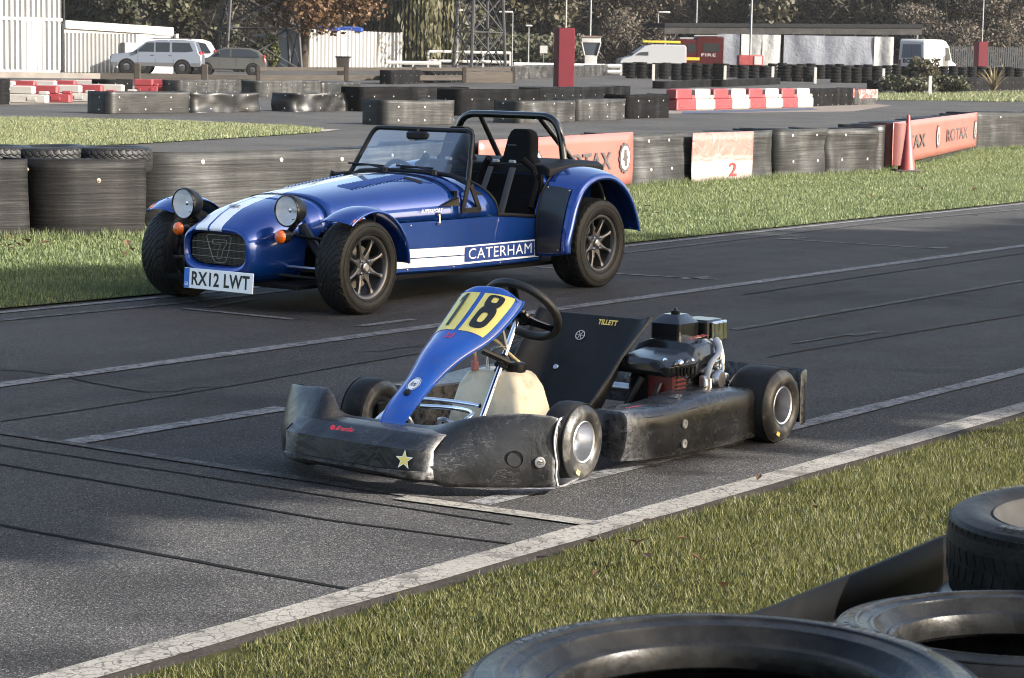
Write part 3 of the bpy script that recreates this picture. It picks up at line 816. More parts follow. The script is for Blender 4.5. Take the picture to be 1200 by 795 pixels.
# rear wings
def wing_pts(sg):
    inner = [(-1.860, .205), (-1.855, .32), (-1.860, .43), (-1.895, .56), (-1.965, .66), (-2.075, .722), (-2.20, .748), (-2.34, .742), (-2.46, .70), (-2.56, .62), (-2.62, .50), (-2.645, .40), (-2.655, .345)]
    outer = [(-1.795, .235), (-1.800, .32), (-1.835, .42), (-1.880, .54), (-1.945, .635), (-2.045, .694), (-2.16, .716), (-2.29, .706), (-2.405, .656), (-2.50, .575), (-2.565, .475), (-2.60, .395), (-2.615, .345)]
    return inner, outer
for sg in (1, -1):
    inn, out = wing_pts(sg)
    def res(P_, t):
        f = t * (len(P_) - 1); i = min(int(f), len(P_) - 2); u = f - i
        p0, p1, p2, p3 = P_[max(i - 1, 0)], P_[i], P_[i + 1], P_[min(i + 2, len(P_) - 1)]
        cr = lambda a, b, c, d: .5 * (2 * b + (c - a) * u + (2 * a - 5 * b + 4 * c - d) * u * u + (3 * b - a - 3 * c + d) * u ** 3)
        return cr(p0[0], p1[0], p2[0], p3[0]), cr(p0[1], p1[1], p2[1], p3[1])
    cx, cz = -2.225, .30
    def wsurf(t, v):
        a, b_ = res(inn, t), res(out, t)
        if v <= .8:
            k = v / .8
            e = k ** 2.2
            x, z = a[0] + (b_[0] - a[0]) * e, a[1] + (b_[1] - a[1]) * e
            y = .525 + .255 * k
        else:
            k = (v - .8) / .2; ang = k * PI * .62
            ox, oz = b_[0] - cx, b_[1] - cz; l = math.hypot(ox, oz)
            rr = .030
            d_in = rr * (1 - math.cos(ang)); y = .78 + rr * math.sin(ang) * .8
            x, z = b_[0] - ox / l * d_in, b_[1] - oz / l * d_in
        return (x, sg * y, z)
    mb = MB(); mb.grid(wsurf, 48, 24)
    wo = mb.build('rear_wing', M_BLUE, CAR, smooth=70, solid=.006 if sg > 0 else -.006)
    gd = MB()
    def guard(u, v):
        t = .02 + .29 * u; x, y, z = wsurf(t, .03 + .63 * v)
        nx = .006
        return (x + nx, y + sg * .003, z + .002)
    gd.grid(guard, 12, 8); gd.build('stone_guard', M_CARBON, wo, smooth=60)
    if sg > 0:
        bolts = MB()
        for u, v in ((.97, .93), (.05, .9), (.97, .1)):
            p = guard(u, v); bolts.lathe([(.006, 0), (.005, .004), (0, .005)], 8, Matrix.Translation((p[0] + .001, p[1] + .001, p[2])) @ Matrix.Rotation(PI / 2, 4, 'Y'))
        bolts.build('guard_bolts', M_STEEL, wo)
    pz = MB(); pz.tube([(wsurf(i / 30 * .62, 0)[0] + .004, sg * .528, wsurf(i / 30 * .62, 0)[2] + .004) for i in range(31)], .007, 6)
    pz.build('wing_piping', M_TRIM, wo)
    # rolled body edge that rises beside the cockpit
    rl = MB()
    pth = [(-1.895, .44), (-1.905, .50), (-1.935, .58), (-1.99, .655), (-2.07, .71), (-2.17, .752)]
    rl.tube([(x, sg * .505, z) for x, z in pth], .022, 12); rl.build('cockpit_rear_edge', M_BLUE, CAR, smooth=60)
    il = MB(); il.loft([[(x, sg * .50, z) for x, z in ((-1.88, .2), (-1.93, .58), (-2.05, .70), (-2.2, .73), (-2.6, .66), (-2.62, .3))], [(x, sg * .515, z) for x, z in ((-1.88, .2), (-1.93, .58), (-2.05, .70), (-2.2, .73), (-2.6, .66), (-2.62, .3))]])
    il.build('inner_arch', M_BLKM, CAR)
# front cycle wings
for sg in (1, -1):
    mb = MB()
    def fw(u, v):
        a = rad(55) + u * rad(124)
        yy = -1 + 2 * v
        R_ = .294 + .040 * u + .012 * math.sin(PI * u) - .012 * abs(yy) ** 3 + .012 * (1 - abs(yy) ** 2)
        x = math.cos(a) * R_; z = .262 + math.sin(a) * R_
        if u < .2: x += (.2 - u) * .10 * (1 - .5 * max(0, yy)); z += (.2 - u) * .02
        return (x, sg * (.662 + .108 * yy), z)
    mb.grid(fw, 40, 14)
    fo = mb.build('front_wing', M_BLUE, CAR, smooth=70, solid=.004 if sg < 0 else -.004)
    pi = MB(); pi.tube([(fw(u / 40, 1)[0], fw(u / 40, 1)[1] + sg * .001, fw(u / 40, 1)[2]) for u in range(41)], .008, 8)
    pi.build('wing_edge_roll', M_BLUE, fo)
    rp = MB(); p = fw(.10, .97)
    rp.loft([[(x, p[1] + sg * dy, z) for x, z in ((p[0] + .045, p[2] - .030), (p[0] + .035, p[2] - .010), (p[0] - .035, p[2] + .014), (p[0] - .035, p[2] - .004))] for dy in (-.004, .010)])
    rp.build('side_repeater', M_AMBER, fo, bevel=.003)
    stay = MB(); stay.tube([(.08, sg * .64, .30), (.08, sg * .70, .57)], .008, 6); stay.tube([(-.1, sg * .64, .30), (-.12, sg * .70, .57)], .008, 6); stay.build('wing_stay', M_BLK, fo)
# wheels
for sg in (1, -1):
    w1 = wheel(CAR, (0, sg * .662, .262), sg, .262, .168, .185)
    w1.rotation_euler = (-PI / 2 * sg, 0, rad(1.5))
    w2 = wheel(CAR, (-2.225, sg * .655, .279), sg, .279, .168, .215)
# suspension
for sg in (1, -1):
    su = MB(); su.tube([(.18, sg * .24, .20), (0, sg * .60, .17)], .011, 6); su.tube([(-.14, sg * .30, .20), (0, sg * .60, .17)], .011, 6)
    su.tube([(.10, sg * .26, .42), (0, sg * .60, .38)], .010, 6); su.tube([(-.12, sg * .31, .42), (0, sg * .60, .38)], .010, 6)
    su.tube([(.05, sg * .55, .20), (.02, sg * .28, .46)], .030, 10); su.box((0, sg * .60, .27), (.06, .05, .26), 0, .01)
    su.build('suspension_arm', M_BLK, CAR)
    st_ = MB(); st_.tube([(.13, sg * .20, .245), (.13, sg * .60, .245)], .009, 8); st_.build('steering_rod', M_ALU, CAR)
# grille
M_MESH = mat('grille_mesh', (.11, .10, .085), .5, .6); M_WIRE = mat('grille_wire', (.30, .28, .26), .4, .7)
gb = MB()
grx = .366
gl = sect(.215, .422, .247, .335, 4.6, 3.4, 56, grx, YO)
gb.add(gl, [tuple(range(56))]); gb.M = Matrix.Translation((-.03, 0, 0)); 
M_GBACK = mat('radiator_dark', (.030, .027, .024), .7, bmp=.6, bscale=120)
gb2 = MB(); gb2.add([(x - .035, y * 1.0, z) for x, y, z in gl], [tuple(range(56))]); gr = gb2.build('grille', M_GBACK, CAR, smooth=0)
fin = MB()
for i in range(46):   # fine mesh wires both ways
    y = -.213 + .426 * i / 45
    k = max(0, 1 - (abs(y) / .216) ** 4) ** (1 / 4)
    fin.box((grx - .004, y + YO, .335), (.002, .0016, .172 * k * .985))
for i in range(20):
    z = .256 + .158 * i / 19
    zz = (z - .335) / .082; k = max(0, 1 - abs(zz) ** 3.6) ** (1 / 3.6)
    fin.box((grx - .002, YO, z), (.002, .426 * k, .0016))
tag(fin.build('mesh_wires', M_MESH, gr, smooth=0), kind='stuff')
bars = MB()
for i in range(3):
    z = .372 - i * .040; bars.box((grx + .003, YO, z), (.004, .415, .0028))
bars.build('grille_bars', M_WIRE, gr)
def outline(pts, r, name):
    q = MB(); q.tube([(grx + .008, y, z) for y, z in pts], r, 6, closed=True); return q.build(name, M_WIRE, gr)
def rounded(poly, rr, n=5):
    out = []
    for i, p in enumerate(poly):
        a, b_ = Vector(poly[i - 1]), Vector(poly[(i + 1) % len(poly)]); p = Vector(p)
        d0, d1 = (a - p).normalized() * rr, (b_ - p).normalized() * rr
        for k in range(n + 1):
            t = k / n
            out.append(tuple((p + d0) * (1 - t) ** 2 + p * 2 * t * (1 - t) + (p + d1) * t * t))
    return out
outline(rounded([(-.113, .413), (.085, .413), (.040, .262), (-.050, .262)], .028), .0021, 'badge_outline')
sev = [(-.062, .388), (.045, .388), (.047, .368), (.018, .335), (.004, .283), (-.030, .283), (-.018, .330), (.006, .362), (-.062, .362)]
outline(rounded(sev, .008, 3), .0019, 'badge_outline')
bq = MB(Matrix.Translation((.205, -.055, .5655)) @ Matrix.Rotation(rad(22), 4, 'Y')); bq.box((0, 0, 0), (.022, .075, .006), 0, .003); bq.lathe([(.017, 0), (.016, .005), (0, .006)], 20); bq.build('nose_badge', M_STEEL, nose_o)
# number plate
PM = Matrix.Translation((.425, .033, .168)) @ Matrix.Rotation(rad(-4), 4, 'Y')
pl = MB(PM); pl.box((0, 0, 0), (.006, .520, .112), 0, .002); plo = pl.build('number_plate', mat('plate_white', (.92, .93, .92), .3, coat=.3), CAR)
tx = MB(PM); text_mb('RX12 LWT', tx, (.0042, -.200, -.037), (0, 1, 0), (0, 0, 1), .435, .077, bold=.026); tx.build('registration_letters', mat('plate_black', (.008, .008, .008), .4), plo, smooth=0)
eb = MB(PM); eb.quad((.0040, -.258, -.054), (.0040, -.219, -.054), (.0040, -.219, .054), (.0040, -.258, .054)); ebo = eb.build('country_band', mat('band_blue', (.02, .16, .55), .4), plo, smooth=0)
tx = MB(PM); text_mb('GB', tx, (.0047, -.251, -.042), (0, 1, 0), (0, 0, 1), .025, .02, bold=.02); tx.build('country_letters', M_WHITE, ebo, smooth=0)
# headlights, indicators
M_REFL = mat('lamp_reflector', (.95, .95, .96), .30, .15, bmp=.7, bscale=26, bdist=.012)
for sg in (1, -1):
    T = Matrix.Translation((.255, sg * .39, .563)) @ Matrix.Rotation(PI / 2, 4, 'Y')
    hb = MB(T); hb.lathe([(0, -.105), (.03, -.102), (.062, -.082), (.080, -.045), (.087, -.012), (.090, 0), (.090, .012), (.085, .018), (.081, .016)], 40)
    ho = hb.build('headlight', M_BLK, CAR, smooth=50)
    rf = MB(T); rf.lathe([(.081, .012), (.070, -.02), (.045, -.045), (.018, -.055), (0, -.055)], 40); rf.build('reflector', M_REFL, ho, smooth=60)
    bl = MB(T); bl.lathe([(0, -.012), (.012, -.015), (.014, -.03), (.012, -.055)], 16); bl.build('bulb_shield', M_CHROME, ho)
    ln = MB(T); ln.lathe([(.081, .014), (.06, .022), (.03, .026), (0, .027)], 40); ln.build('lens', M_LENS, ho, smooth=60)
    rg = MB(T); rg.tube([(.084 * math.cos(2 * PI * i / 48), .084 * math.sin(2 * PI * i / 48), .016) for i in range(48)], .0045, 8, closed=True); rg.build('lamp_bezel', M_BLKG, ho)
    br = MB(); br.tube([(.19, sg * .39, .49), (.16, sg * .30, .43)], .016, 8); br.tube([(.19, sg * .39, .49), (.20, sg * .39, .52)], .02, 8); br.build('lamp_bracket', M_BLK, ho)
    T2 = Matrix.Translation((.305, sg * .385, .424)) @ Matrix.Rotation(PI / 2, 4, 'Y')
    ib = MB(T2); ib.lathe([(.036, -.045), (.039, -.01), (.039, 0), (.036, .004)], 28, cap=True); io = ib.build('indicator', M_BLK, CAR)
    il = MB(T2); il.lathe([(.037, .002), (.035, .016), (.025, .027), (0, .033)], 28); il.build('indicator_lens', M_AMBER, io, smooth=60)
    ik = MB(); ik.tube([(.26, sg * .385, .424), (.10, sg * .30, .43)], .012, 8); ik.build('indicator_stalk', M_BLK, io)
# windscreen
def wsp(u, v):
    """u -1..1 across, v 0..1 up"""
    base_z = .695 + .030 * (1 - abs(u) ** 2.2) - .035 * max(0, abs(u) - .8) / .2
    w0, w1 = .468, .382
    w = w0 + (w1 - w0) * v
    x = -1.215 - .155 * v - .02 * u * u
    z = base_z + (.972 - base_z) * v
    return Vector((x, u * w, z))
fr_pts = [wsp(-1, v) for v in np.linspace(0, .86, 6)] + [wsp(-.985, .93), wsp(-.955, .975), wsp(-.90, 1)] + [wsp(u, 1) for u in np.linspace(-.8, .8, 9)] + [wsp(.90, 1), wsp(.955, .975), wsp(.985, .93)] + [wsp(1, v) for v in np.linspace(.86, 0, 6)] + [wsp(u, 0) for u in np.linspace(.9, -.9, 15)]
fr_ = MB(); fr_.tube(fr_pts, .0145, 8, closed=True); wf = fr_.build('windscreen_frame', M_BLK, CAR, smooth=60)
gl_ = MB(); gl_.grid(lambda a, b_: tuple(wsp(-.985 + 1.97 * a, .01 + .98 * b_)), 14, 6); gl_.build('glass', M_GLASS, wf, smooth=60)
mr = MB(Matrix.Translation((-1.335, .0, .935)) @ Matrix.Rotation(rad(8), 4, 'Z')); mr.box((0, 0, 0), (.03, .155, .050), 0, .012); mr.tube([(0, 0, .02), (-.01, 0, .04)], .008); mr.build('mirror', M_BLK, wf)
for sg in (1, -1):
    sk = MB()
    y0, y1 = sg * .524, sg * .535
    apex = (-1.150, .73); f1, f2 = (-1.110, .515), (-1.275, .512)
    def bar(a, b_, w): 
        d = Vector((b_[0] - a[0], b_[1] - a[1])); n_ = Vector((-d.y, d.x)).normalized() * w
        sk.loft([[(a[0] + n_.x, y, a[1] + n_.y), (a[0] - n_.x, y, a[1] - n_.y), (b_[0] - n_.x, y, b_[1] - n_.y), (b_[0] + n_.x, y, b_[1] + n_.y)] for y in (y0, y1)])
    bar((-1.17, .70), f1, .016); bar((-1.185, .665), f2, .016); bar((-1.10, .518), (-1.285, .515), .015)
    sk.tube([(-1.17, sg * .530, .68), tuple(wsp(sg, .10)), tuple(wsp(sg, .45))], .016, 6)
    sk.build('screen_stanchion', M_BLK, wf)
wi = MB()
for y0, y1 in ((-.10, -.40), (.28, -.02)):
    wi.tube([(-1.165, y0, .735), (-1.185, (y0 + y1) / 2, .752), (-1.205, y1, .742)], .007, 6); wi.tube([(-1.18, y0 - .03, .75), (-1.20, y1 - .03, .755)], .006, 6)
    wi.lathe([(.016, 0), (.014, .03), (0, .034)], 12, Matrix.Translation((-1.155, y0, .712)))
wi.build('wipers', M_BLK, wf)
# dash, steering wheel
da = MB(); da.loft([[(-1.29, y, z), (-1.36, y, z - .02), (-1.37, y, z - .16), (-1.30, y, z - .2)] for y, z in [(-.49, .62), (-.40, .672), (-.2, .700), (0, .706), (.2, .700), (.40, .672), (.49, .62)]])
da.build('dashboard', M_TRIM, CAR)
sw = MB(Matrix.Translation((-1.50, -.25, .63)) @ Matrix.Rotation(rad(-70), 4, 'Y')); sw.tube([(.145 * math.cos(2 * PI * i / 32), .145 * math.sin(2 * PI * i / 32), 0) for i in range(32)], .014, 8, closed=True)
for a in (0, 2.1, 4.2): sw.box((.07 * math.cos(a), .07 * math.sin(a), 0), (.13, .03, .006), a)
sw.build('steering_wheel', M_BLK, CAR)
# seats
def seat(yc):
    mb = MB(); rings = []
    # back shell: loft upward; (x, z, half width, depth)
    prof = [(-1.80, .24, .19, .16), (-1.84, .36, .20, .15), (-1.885, .50, .215, .14), (-1.93, .62, .225, .13), (-1.965, .70, .215, .12), (-1.99, .755, .165, .115), (-2.005, .80, .112, .11), (-2.02, .86, .104, .11), (-2.035, .92, .095, .105), (-2.045, .955, .078, .09), (-2.05, .972, .05, .06)]
    for x, z, w, d in prof:
        rg = []
        for i in range(20):
            a = 2 * PI * i / 20
            c, s = math.cos(a), math.sin(a)
            rg.append((x - d / 2 + d / 2 * math.copysign(abs(c) ** .6, c) + (.05 if c > 0 else 0) * (abs(s) ** 3) * (1 if z < .72 else .4), yc + w * math.copysign(abs(s) ** .7, s), z))
        rings.append(rg)
    mb.loft(rings); so = mb.build('seat', M_FABRIC, CAR, smooth=60)
    cu = MB(); cu.loft([[(x, yc + y, z) for y, z in ((-.20, .17), (.20, .17), (.21, zt), (.15, zt - .03), (-.15, zt - .03), (-.21, zt))] for x, zt in ((-1.45, .33), (-1.6, .32), (-1.82, .30))]); cu.build('seat_cushion', M_FABRIC, so, bevel=.02)
    for s in (-1, 1):
        hb = MB(); hb.tube([(-1.86, yc + s * .085, .74), (-1.80, yc + s * .090, .62), (-1.73, yc + s * .09, .45), (-1.66, yc + s * .10, .34)], .024, 6, flat=.25)
        hb.build('harness_strap', M_BELT, so)
    sl2 = MB()
    for s in (-1, 1): sl2.box((-1.885, yc + s * .062, .775), (.02, .05, .022), 0, .005)
    sl2.build('harness_slot', M_STEEL, so)
    lb = MB(); lb.box((-1.957, yc, .875), (.006, .06, .008)); lb.build('headrest_label', M_BELT, so)
    for s in (-1, 1):
        sh = MB(); sh.tube([(-1.90, yc + s * .13, .79), (-1.93, yc + s * .19, .735), (-1.92, yc + s * .225, .66), (-1.87, yc + s * .215, .5)], .022, 8)
        sh.build('shoulder_bolster', M_FABRIC, so)
seat(.25); seat(-.25)
# roll bar
rbm = MB()
HX = -2.255
hp = [(-.445, .70), (-.435, .80), (-.418, .90), (-.395, .975), (-.36, 1.022), (-.31, 1.046), (-.24, 1.052), (0, 1.052), (.24, 1.052), (.31, 1.046), (.36, 1.022), (.395, .975), (.418, .90), (.435, .80), (.445, .70)]
def smooth_pts(P_, k=4):
    out = []
    for i in range(len(P_) - 1):
        p0, p1, p2, p3 = [np.array(P_[max(0, min(len(P_) - 1, i + d))], float) for d in (-1, 0, 1, 2)]
        for j in range(k):
            u = j / k
            out.append(tuple(.5 * (2 * p1 + (p2 - p0) * u + (2 * p0 - 5 * p1 + 4 * p2 - p3) * u * u + (3 * p1 - p0 - 3 * p2 + p3) * u ** 3)))
    out.append(tuple(P_[-1])); return out
rbm.tube([(HX, y, z) for y, z in smooth_pts(hp)], .0235, 12)
rb_o = rbm.build('roll_bar', M_BLKG, CAR, smooth=60)
for sg in (1, -1):
    q = MB(); q.tube([(HX - .01, sg * .235, 1.045), (HX - .33, sg * .30, .74)], .018, 10); q.build('roll_bar_stay', M_BLKG, rb_o, smooth=60)
# ================================================================ the rental kart in front
def scuffed(name, c, rough=.34, scr=(.22, .215, .21), amt=.75, bstr=.3, edge=.8):
    """black moulded plastic: fine long scratches, rubbed patches, pale worn edges"""
    m, nt, b = _new(name)
    v = coords(nt, 'Object'); vs_ = coords(nt, 'Object', (2.0, 1.2, 7)); v2 = coords(nt, 'Object', (3.0, 2.0, 3.4))
    d = noise(nt, v, 7, 5, .6, .6)
    def lines(vec, sc, w, dist):
        n_ = noise(nt, vec, sc, 1.5, .5, dist)
        q = math_n(nt, 'ABSOLUTE', math_n(nt, 'SUBTRACT', n_, .5))
        return ramp(nt, q, [(0.0, 1.0), (w, 0.0)])
    l1 = lines(vs_, 7, .009, .8); l2 = lines(v2, 8, .006, .7); l3 = lines(vs_, 16, .014, .3)
    msk = ramp(nt, noise(nt, v, 9, 4, .6), [(.51, 0.0), (.66, 1.0)]); msk2 = ramp(nt, noise(nt, v2, 6, 4, .6), [(.50, 0.0), (.64, 1.0)])
    sc_ = math_n(nt, 'ADD', math_n(nt, 'MULTIPLY', math_n(nt, 'MAXIMUM', l1, l3), msk), math_n(nt, 'MULTIPLY', l2, msk2))
    rub = ramp(nt, noise(nt, vs_, 22, 8, .8), [(.60, 0.0), (.74, .55)])
    sc_ = math_n(nt, 'ADD', math_n(nt, 'MULTIPLY', sc_, amt * .6), math_n(nt, 'MULTIPLY', rub, math_n(nt, 'MULTIPLY', msk, amt * .6)))
    g = nt.nodes.new('ShaderNodeNewGeometry')
    pe = ramp(nt, g.outputs['Pointiness'], [(.53, 0.0), (.62, edge)])
    sc_ = math_n(nt, 'MINIMUM', math_n(nt, 'ADD', sc_, math_n(nt, 'MULTIPLY', pe, ramp(nt, noise(nt, v, 45, 5, .7), [(.38, .1), (.6, 1.0)]))), 1.0)
    tone = ramp(nt, d, [(.3, [x * .75 for x in c]), (.7, [x * 1.35 for x in c])])
    nt.links.new(mix_c(nt, sc_, tone, scr), b.inputs['Base Color'])
    nt.links.new(ramp(nt, d, [(.3, rough - .08), (.7, rough + .14)]), b.inputs['Roughness'])
    b.inputs['Specular IOR Level'].default_value = .42
    bump(nt, b, math_n(nt, 'ADD', d, math_n(nt, 'MULTIPLY', noise(nt, v, 3.5, 3, .5), 2.0)), bstr, .02)
    return m
M_PLAST = scuffed('scuffed_black_plastic', (.0075, .0075, .008))
M_PLAST2 = scuffed('scuffed_pod_plastic', (.006, .006, .0065), .22, (.26, .26, .26), .6, .2, .5)
M_KBLUE = mat('kart_blue_plastic', (.008, .080, .40), .26, coat=.35, var=.12, vscale=6, dust=((.10, .13, .22), 9, .35))
M_YEL = mat('number_yellow', (.80, .66, .18), .45, var=.08)
M_NBLK = mat('number_black', (.012, .012, .012), .5)
M_RED = mat('sticker_red', (.65, .03, .05), .45)
M_GOLD = mat('sticker_gold', (.72, .52, .12), .45)
M_TANK = mat('fuel_tank_plastic', (.72, .64, .46), .42, var=.14, vscale=7, dust=((.22, .15, .07), 10, .6), bmp=.2, bscale=18, bdist=.008)
M_SEAT = mat('seat_fibreglass', (.010, .010, .0105), .55, spec=.22, var=.4, vscale=10, bmp=.45, bscale=220, bdist=.002, dust=((.02, .02, .02), 60, .5))
M_KTYRE = mat('kart_slick', (.008, .008, .008), .55, spec=.2, var=.35, vscale=14, bmp=.35, bscale=160, bdist=.002, dust=((.04, .036, .03), 20, .4))
M_KSIDE = mat('kart_sidewall', (.020, .0195, .019), .38, spec=.35, var=.35, vscale=10, bmp=.4, bscale=70, bdist=.003, dust=((.14, .13, .11), 16, .7))
M_WORN = mat('worn_plastic_edge', (.34, .33, .31), .7, var=.3, vscale=40)
M_ENG = mat('engine_black', (.006, .006, .0065), .25, coat=.3, var=.3, vscale=20)
M_ENGRED = mat('engine_maroon', (.10, .008, .010), .4)
M_HOSE = mat('fuel_hose', (.45, .36, .18), .4)

KART = thing('racing_kart', 'black go-kart with blue number 18 nose panel parked in front of the blue car', 'go-kart', (-.20, 7.966, 0), rad(-125))
YC = .065
def rounded_rings(rings): return rings
# front bumper: shell lofted across the kart
bs = [(-.492, .290, .256, .275), (-.478, .335, .262, .305), (-.43, .405, .276, .345), (-.36, .465, .281, .385), (-.28, .512, .289, .412), (-.215, .538, .293, .428), (-.180, .546, .275, .436), (-.150, .550, .228, .440), (-.125, .553, .207, .415), (-.09, .560, .202, .395),
      (.05, .586, .199, .385), (.18, .594, .201, .390), (.25, .594, .214, .415), (.31, .588, .230, .435), (.37, .558, .248, .445), (.45, .496, .266, .425), (.53, .432, .276, .385), (.59, .380, .275, .350), (.63, .340, .270, .322), (.648, .318, .262, .306)]
bs = [tuple(q) for q in smooth_pts(bs, 2)]
mb = MB(); rings = []
for y, xf, zt, xt in bs:
    bot = .040 + .012 * (1 if -.2 < y < .35 else 0)
    lx = lambda f: xf + (xt - xf) * f
    lz = lambda f: bot + (zt - bot) * f
    rings.append([(xf - .14, y, bot + .008), (xf - .05, y, bot - .006), (xf - .012, y, bot), (xf, y, bot + .016), (xf + .008, y, lz(.30)), (lx(.14) + .005, y, lz(.52)), (lx(.42), y, lz(.74)), (lx(.70), y, lz(.89)), (lx(.90), y, lz(.97)), (xt, y, zt), (xt - .006, y, zt - .006), (xt - .008, y, zt - .03)])
mb.loft(rings, closed=False)
bump_o = mb.build('front_bumper', M_PLAST, KART, smooth=50, solid=.006)
# worn end lips
for sg, y, pts in ((1, .650, [(.296, .262), (.306, .258), (.322, .236), (.334, .195), (.326, .150), (.316, .115), (.320, .08), (.308, .045)]), (-1, -.494, [(.262, .256), (.272, .252), (.288, .228), (.298, .17), (.292, .10), (.28, .045)])):
    q = MB(); sh = [(x, y, z) for x, z in pts]
    q.loft([[(x - .035, y - sg * .012, z) for x, _, z in sh], sh], closed=False)
    q.build('bumper_end', M_BLK, bump_o, solid=.004)
    e = MB(); e.tube(smooth_pts(sh, 4), .0035, 6); e.build('worn_lip', M_WORN, bump_o)
# raised centre pad with an open left end
cp = MB(); rings = []
for y, k in [(-.262, .55), (-.20, .8), (-.12, 1), (0, 1), (.15, 1), (.26, .9), (.315, .5), (.350, .0)]:
    xf = .562 + .026 * min(1, (y + .245) / .4) if y < .28 else float(np.interp(y, [b_[0] for b_ in bs], [b_[1] for b_ in bs])) - .006
    rings.append([(xf - .03, y, .062), (xf + .018 * k + .008, y, .064), (xf + .036 * k + .010, y, .080), (xf + .034 * k + .012, y, .090), (xf + .022 * k + .012, y, .092), (xf + .012 * k + .012, y, .158), (xf - .004, y, .172), (xf - .045, y, .198), (xf - .06, y, .202), (xf - .13, y, .203)])
cp.loft(rings, closed=False)
cp.build('bumper_centre_pad', M_PLAST, bump_o, smooth=40, solid=.004)
hole = MB(); hole.loft([[(x, y, z) for x, z in ((.548, .068), (.578, .085), (.582, .120), (.568, .165), (.545, .180), (.53, .12))] for y in (-.268, -.2635)]); hole.build('pad_end_opening', M_BLKM, bump_o)
def on_front(y, z, off=.008):
    """front surface of the bumper at y, z"""
    P_ = np.array([(b[0], b[1], b[2], b[3]) for b in bs]); xf = np.interp(y, P_[:, 0], P_[:, 1]); zt = np.interp(y, P_[:, 0], P_[:, 2]); xt = np.interp(y, P_[:, 0], P_[:, 3])
    bot = .046
    prof = [(bot, xf), (bot + .016, xf), (bot + (zt - bot) * .30, xf + .008), (bot + (zt - bot) * .52, xf + (xt - xf) * .14 + .005), (bot + (zt - bot) * .74, xf + (xt - xf) * .42), (bot + (zt - bot) * .89, xf + (xt - xf) * .7), (zt, xt)]
    x = np.interp(z, [p[0] for p in prof], [p[1] for p in prof])
    e = .01
    slope = (np.interp(y + e, P_[:, 0], P_[:, 1]) - np.interp(y - e, P_[:, 0], P_[:, 1])) / (2 * e)
    n_ = Vector((1, -slope, 0)).normalized(); t_ = Vector((slope, 1, 0)).normalized()
    return Vector((x, y, z)) + n_ * off, n_, t_
star = MB(); c_, n_, t_ = on_front(.298, .132, .040)
c_ = Vector((.6225, .268, .126))
up_ = Vector((-.16, 0, .987))
poly = []
for i in range(10):
    r_ = .033 if i % 2 == 0 else .0135; a = PI / 2 + i * PI / 5
    poly.append(tuple(c_ + t_ * (r_ * math.cos(a)) + up_ * (r_ * math.sin(a))))
star.add(poly + [tuple(c_)], [(i, (i + 1) % 10, 10) for i in range(10)])
sto = star.build('star_sticker', M_WHITE, bump_o, smooth=0)
star2 = MB(); star2.add([tuple(c_ + n_ * .0008 + (Vector(p) - c_) * .82) for p in poly] + [tuple(c_ + n_ * .0008)], [(i, (i + 1) % 10, 10) for i in range(10)]); star2.build('star_centre', M_YEL, sto, smooth=0)
tx = MB(); text_mb('Brembo', tx, (.578, -.055, .1835), (0, 1, 0), (-.83, 0, .56), .075, .022, shear=.3, bold=.03)
tx.lathe([(.010, 0), (.010, .001), (0, .001)], 16, Matrix.Translation((.570, -.070, .1885)) @ Matrix.Rotation(rad(56), 4, 'Y'))
tx.build('sticker_lettering', M_RED, bump_o, smooth=0)
for y, z, r_, nm, mm in ((.555, .135, .026, 'moulded_ring', M_PLAST2), ):
    c2, n2, t2 = on_front(y, z, .003)
    q = MB(); q.tube([tuple(c2 + t2 * (r_ * math.cos(2 * PI * i / 28)) + Vector((0, 0, 1)) * (r_ * math.sin(2 * PI * i / 28)) + n2 * (-.0015)) for i in range(28)], .0022, 6, closed=True); q.build(nm, M_BLKM, bump_o)
c2, n2, t2 = on_front(.615, .125, .004)
T = Matrix.Translation(c2) @ n2.to_track_quat('Z', 'Y').to_matrix().to_4x4()
q = MB(T); q.lathe([(.018, -.004), (.0175, .003), (.012, .0035), (.0115, .001), (0, .001)], 24); wo_ = q.build('bumper_washer', M_STEEL, bump_o)
q = MB(T); q.lathe([(.009, 0), (.008, .005), (0, .007)], 16); q.build('bolt_head', M_CHROME, wo_)
# nose panel ribbon
rb_pts = [(.428, .196, .046, 0), (.420, .214, .050, .002), (.374, .268, .056, .010), (.277, .345, .062, .018), (.177, .422, .088, .026), (.050, .492, .124, .034), (-.066, .578, .138, .040), (-.092, .606, .134, .042), (-.110, .617, .124, .040), (-.128, .613, .112, .030)]
rbs = smooth_pts(rb_pts, 6)
RN = len(rbs) - 1
def ribbon(t, v, off=0.0):
    f = max(0, min(RN - 1e-6, t * RN)); i = int(f); u = f - i
    a, b_ = rbs[i], rbs[i + 1]
    x, z, hw, dp = [a[k] + (b_[k] - a[k]) * u for k in range(4)]
    dx, dz = b_[0] - a[0], b_[1] - a[1]; l = math.hypot(dx, dz) + 1e-9
    nx, nz = dz / l, -dx / l          # outward: up and forward
    if nx + nz < 0: nx, nz = -nx, -nz
    d = -dp * (abs(v) ** 3.2) * 1.2
    return Vector((x + nx * (d + off), YC + hw * v, z + nz * (d + off)))
mb = MB(); mb.grid(lambda a, b_: tuple(ribbon(a, -1 + 2 * b_)), RN, 20)
npn = mb.build('nose_panel', M_KBLUE, KART, smooth=60, solid=.004)
ed = MB(); ed.tube([tuple(ribbon(i / 60, 1)) for i in range(61)], .003, 6); ed.tube([tuple(ribbon(i / 60, -1)) for i in range(61)], .003, 6); ed.build('panel_edge', M_KBLUE, npn)
def tpos(z):
    k = min(range(RN - 9), key=lambda i: abs(rbs[i][1] - z)); return k / RN
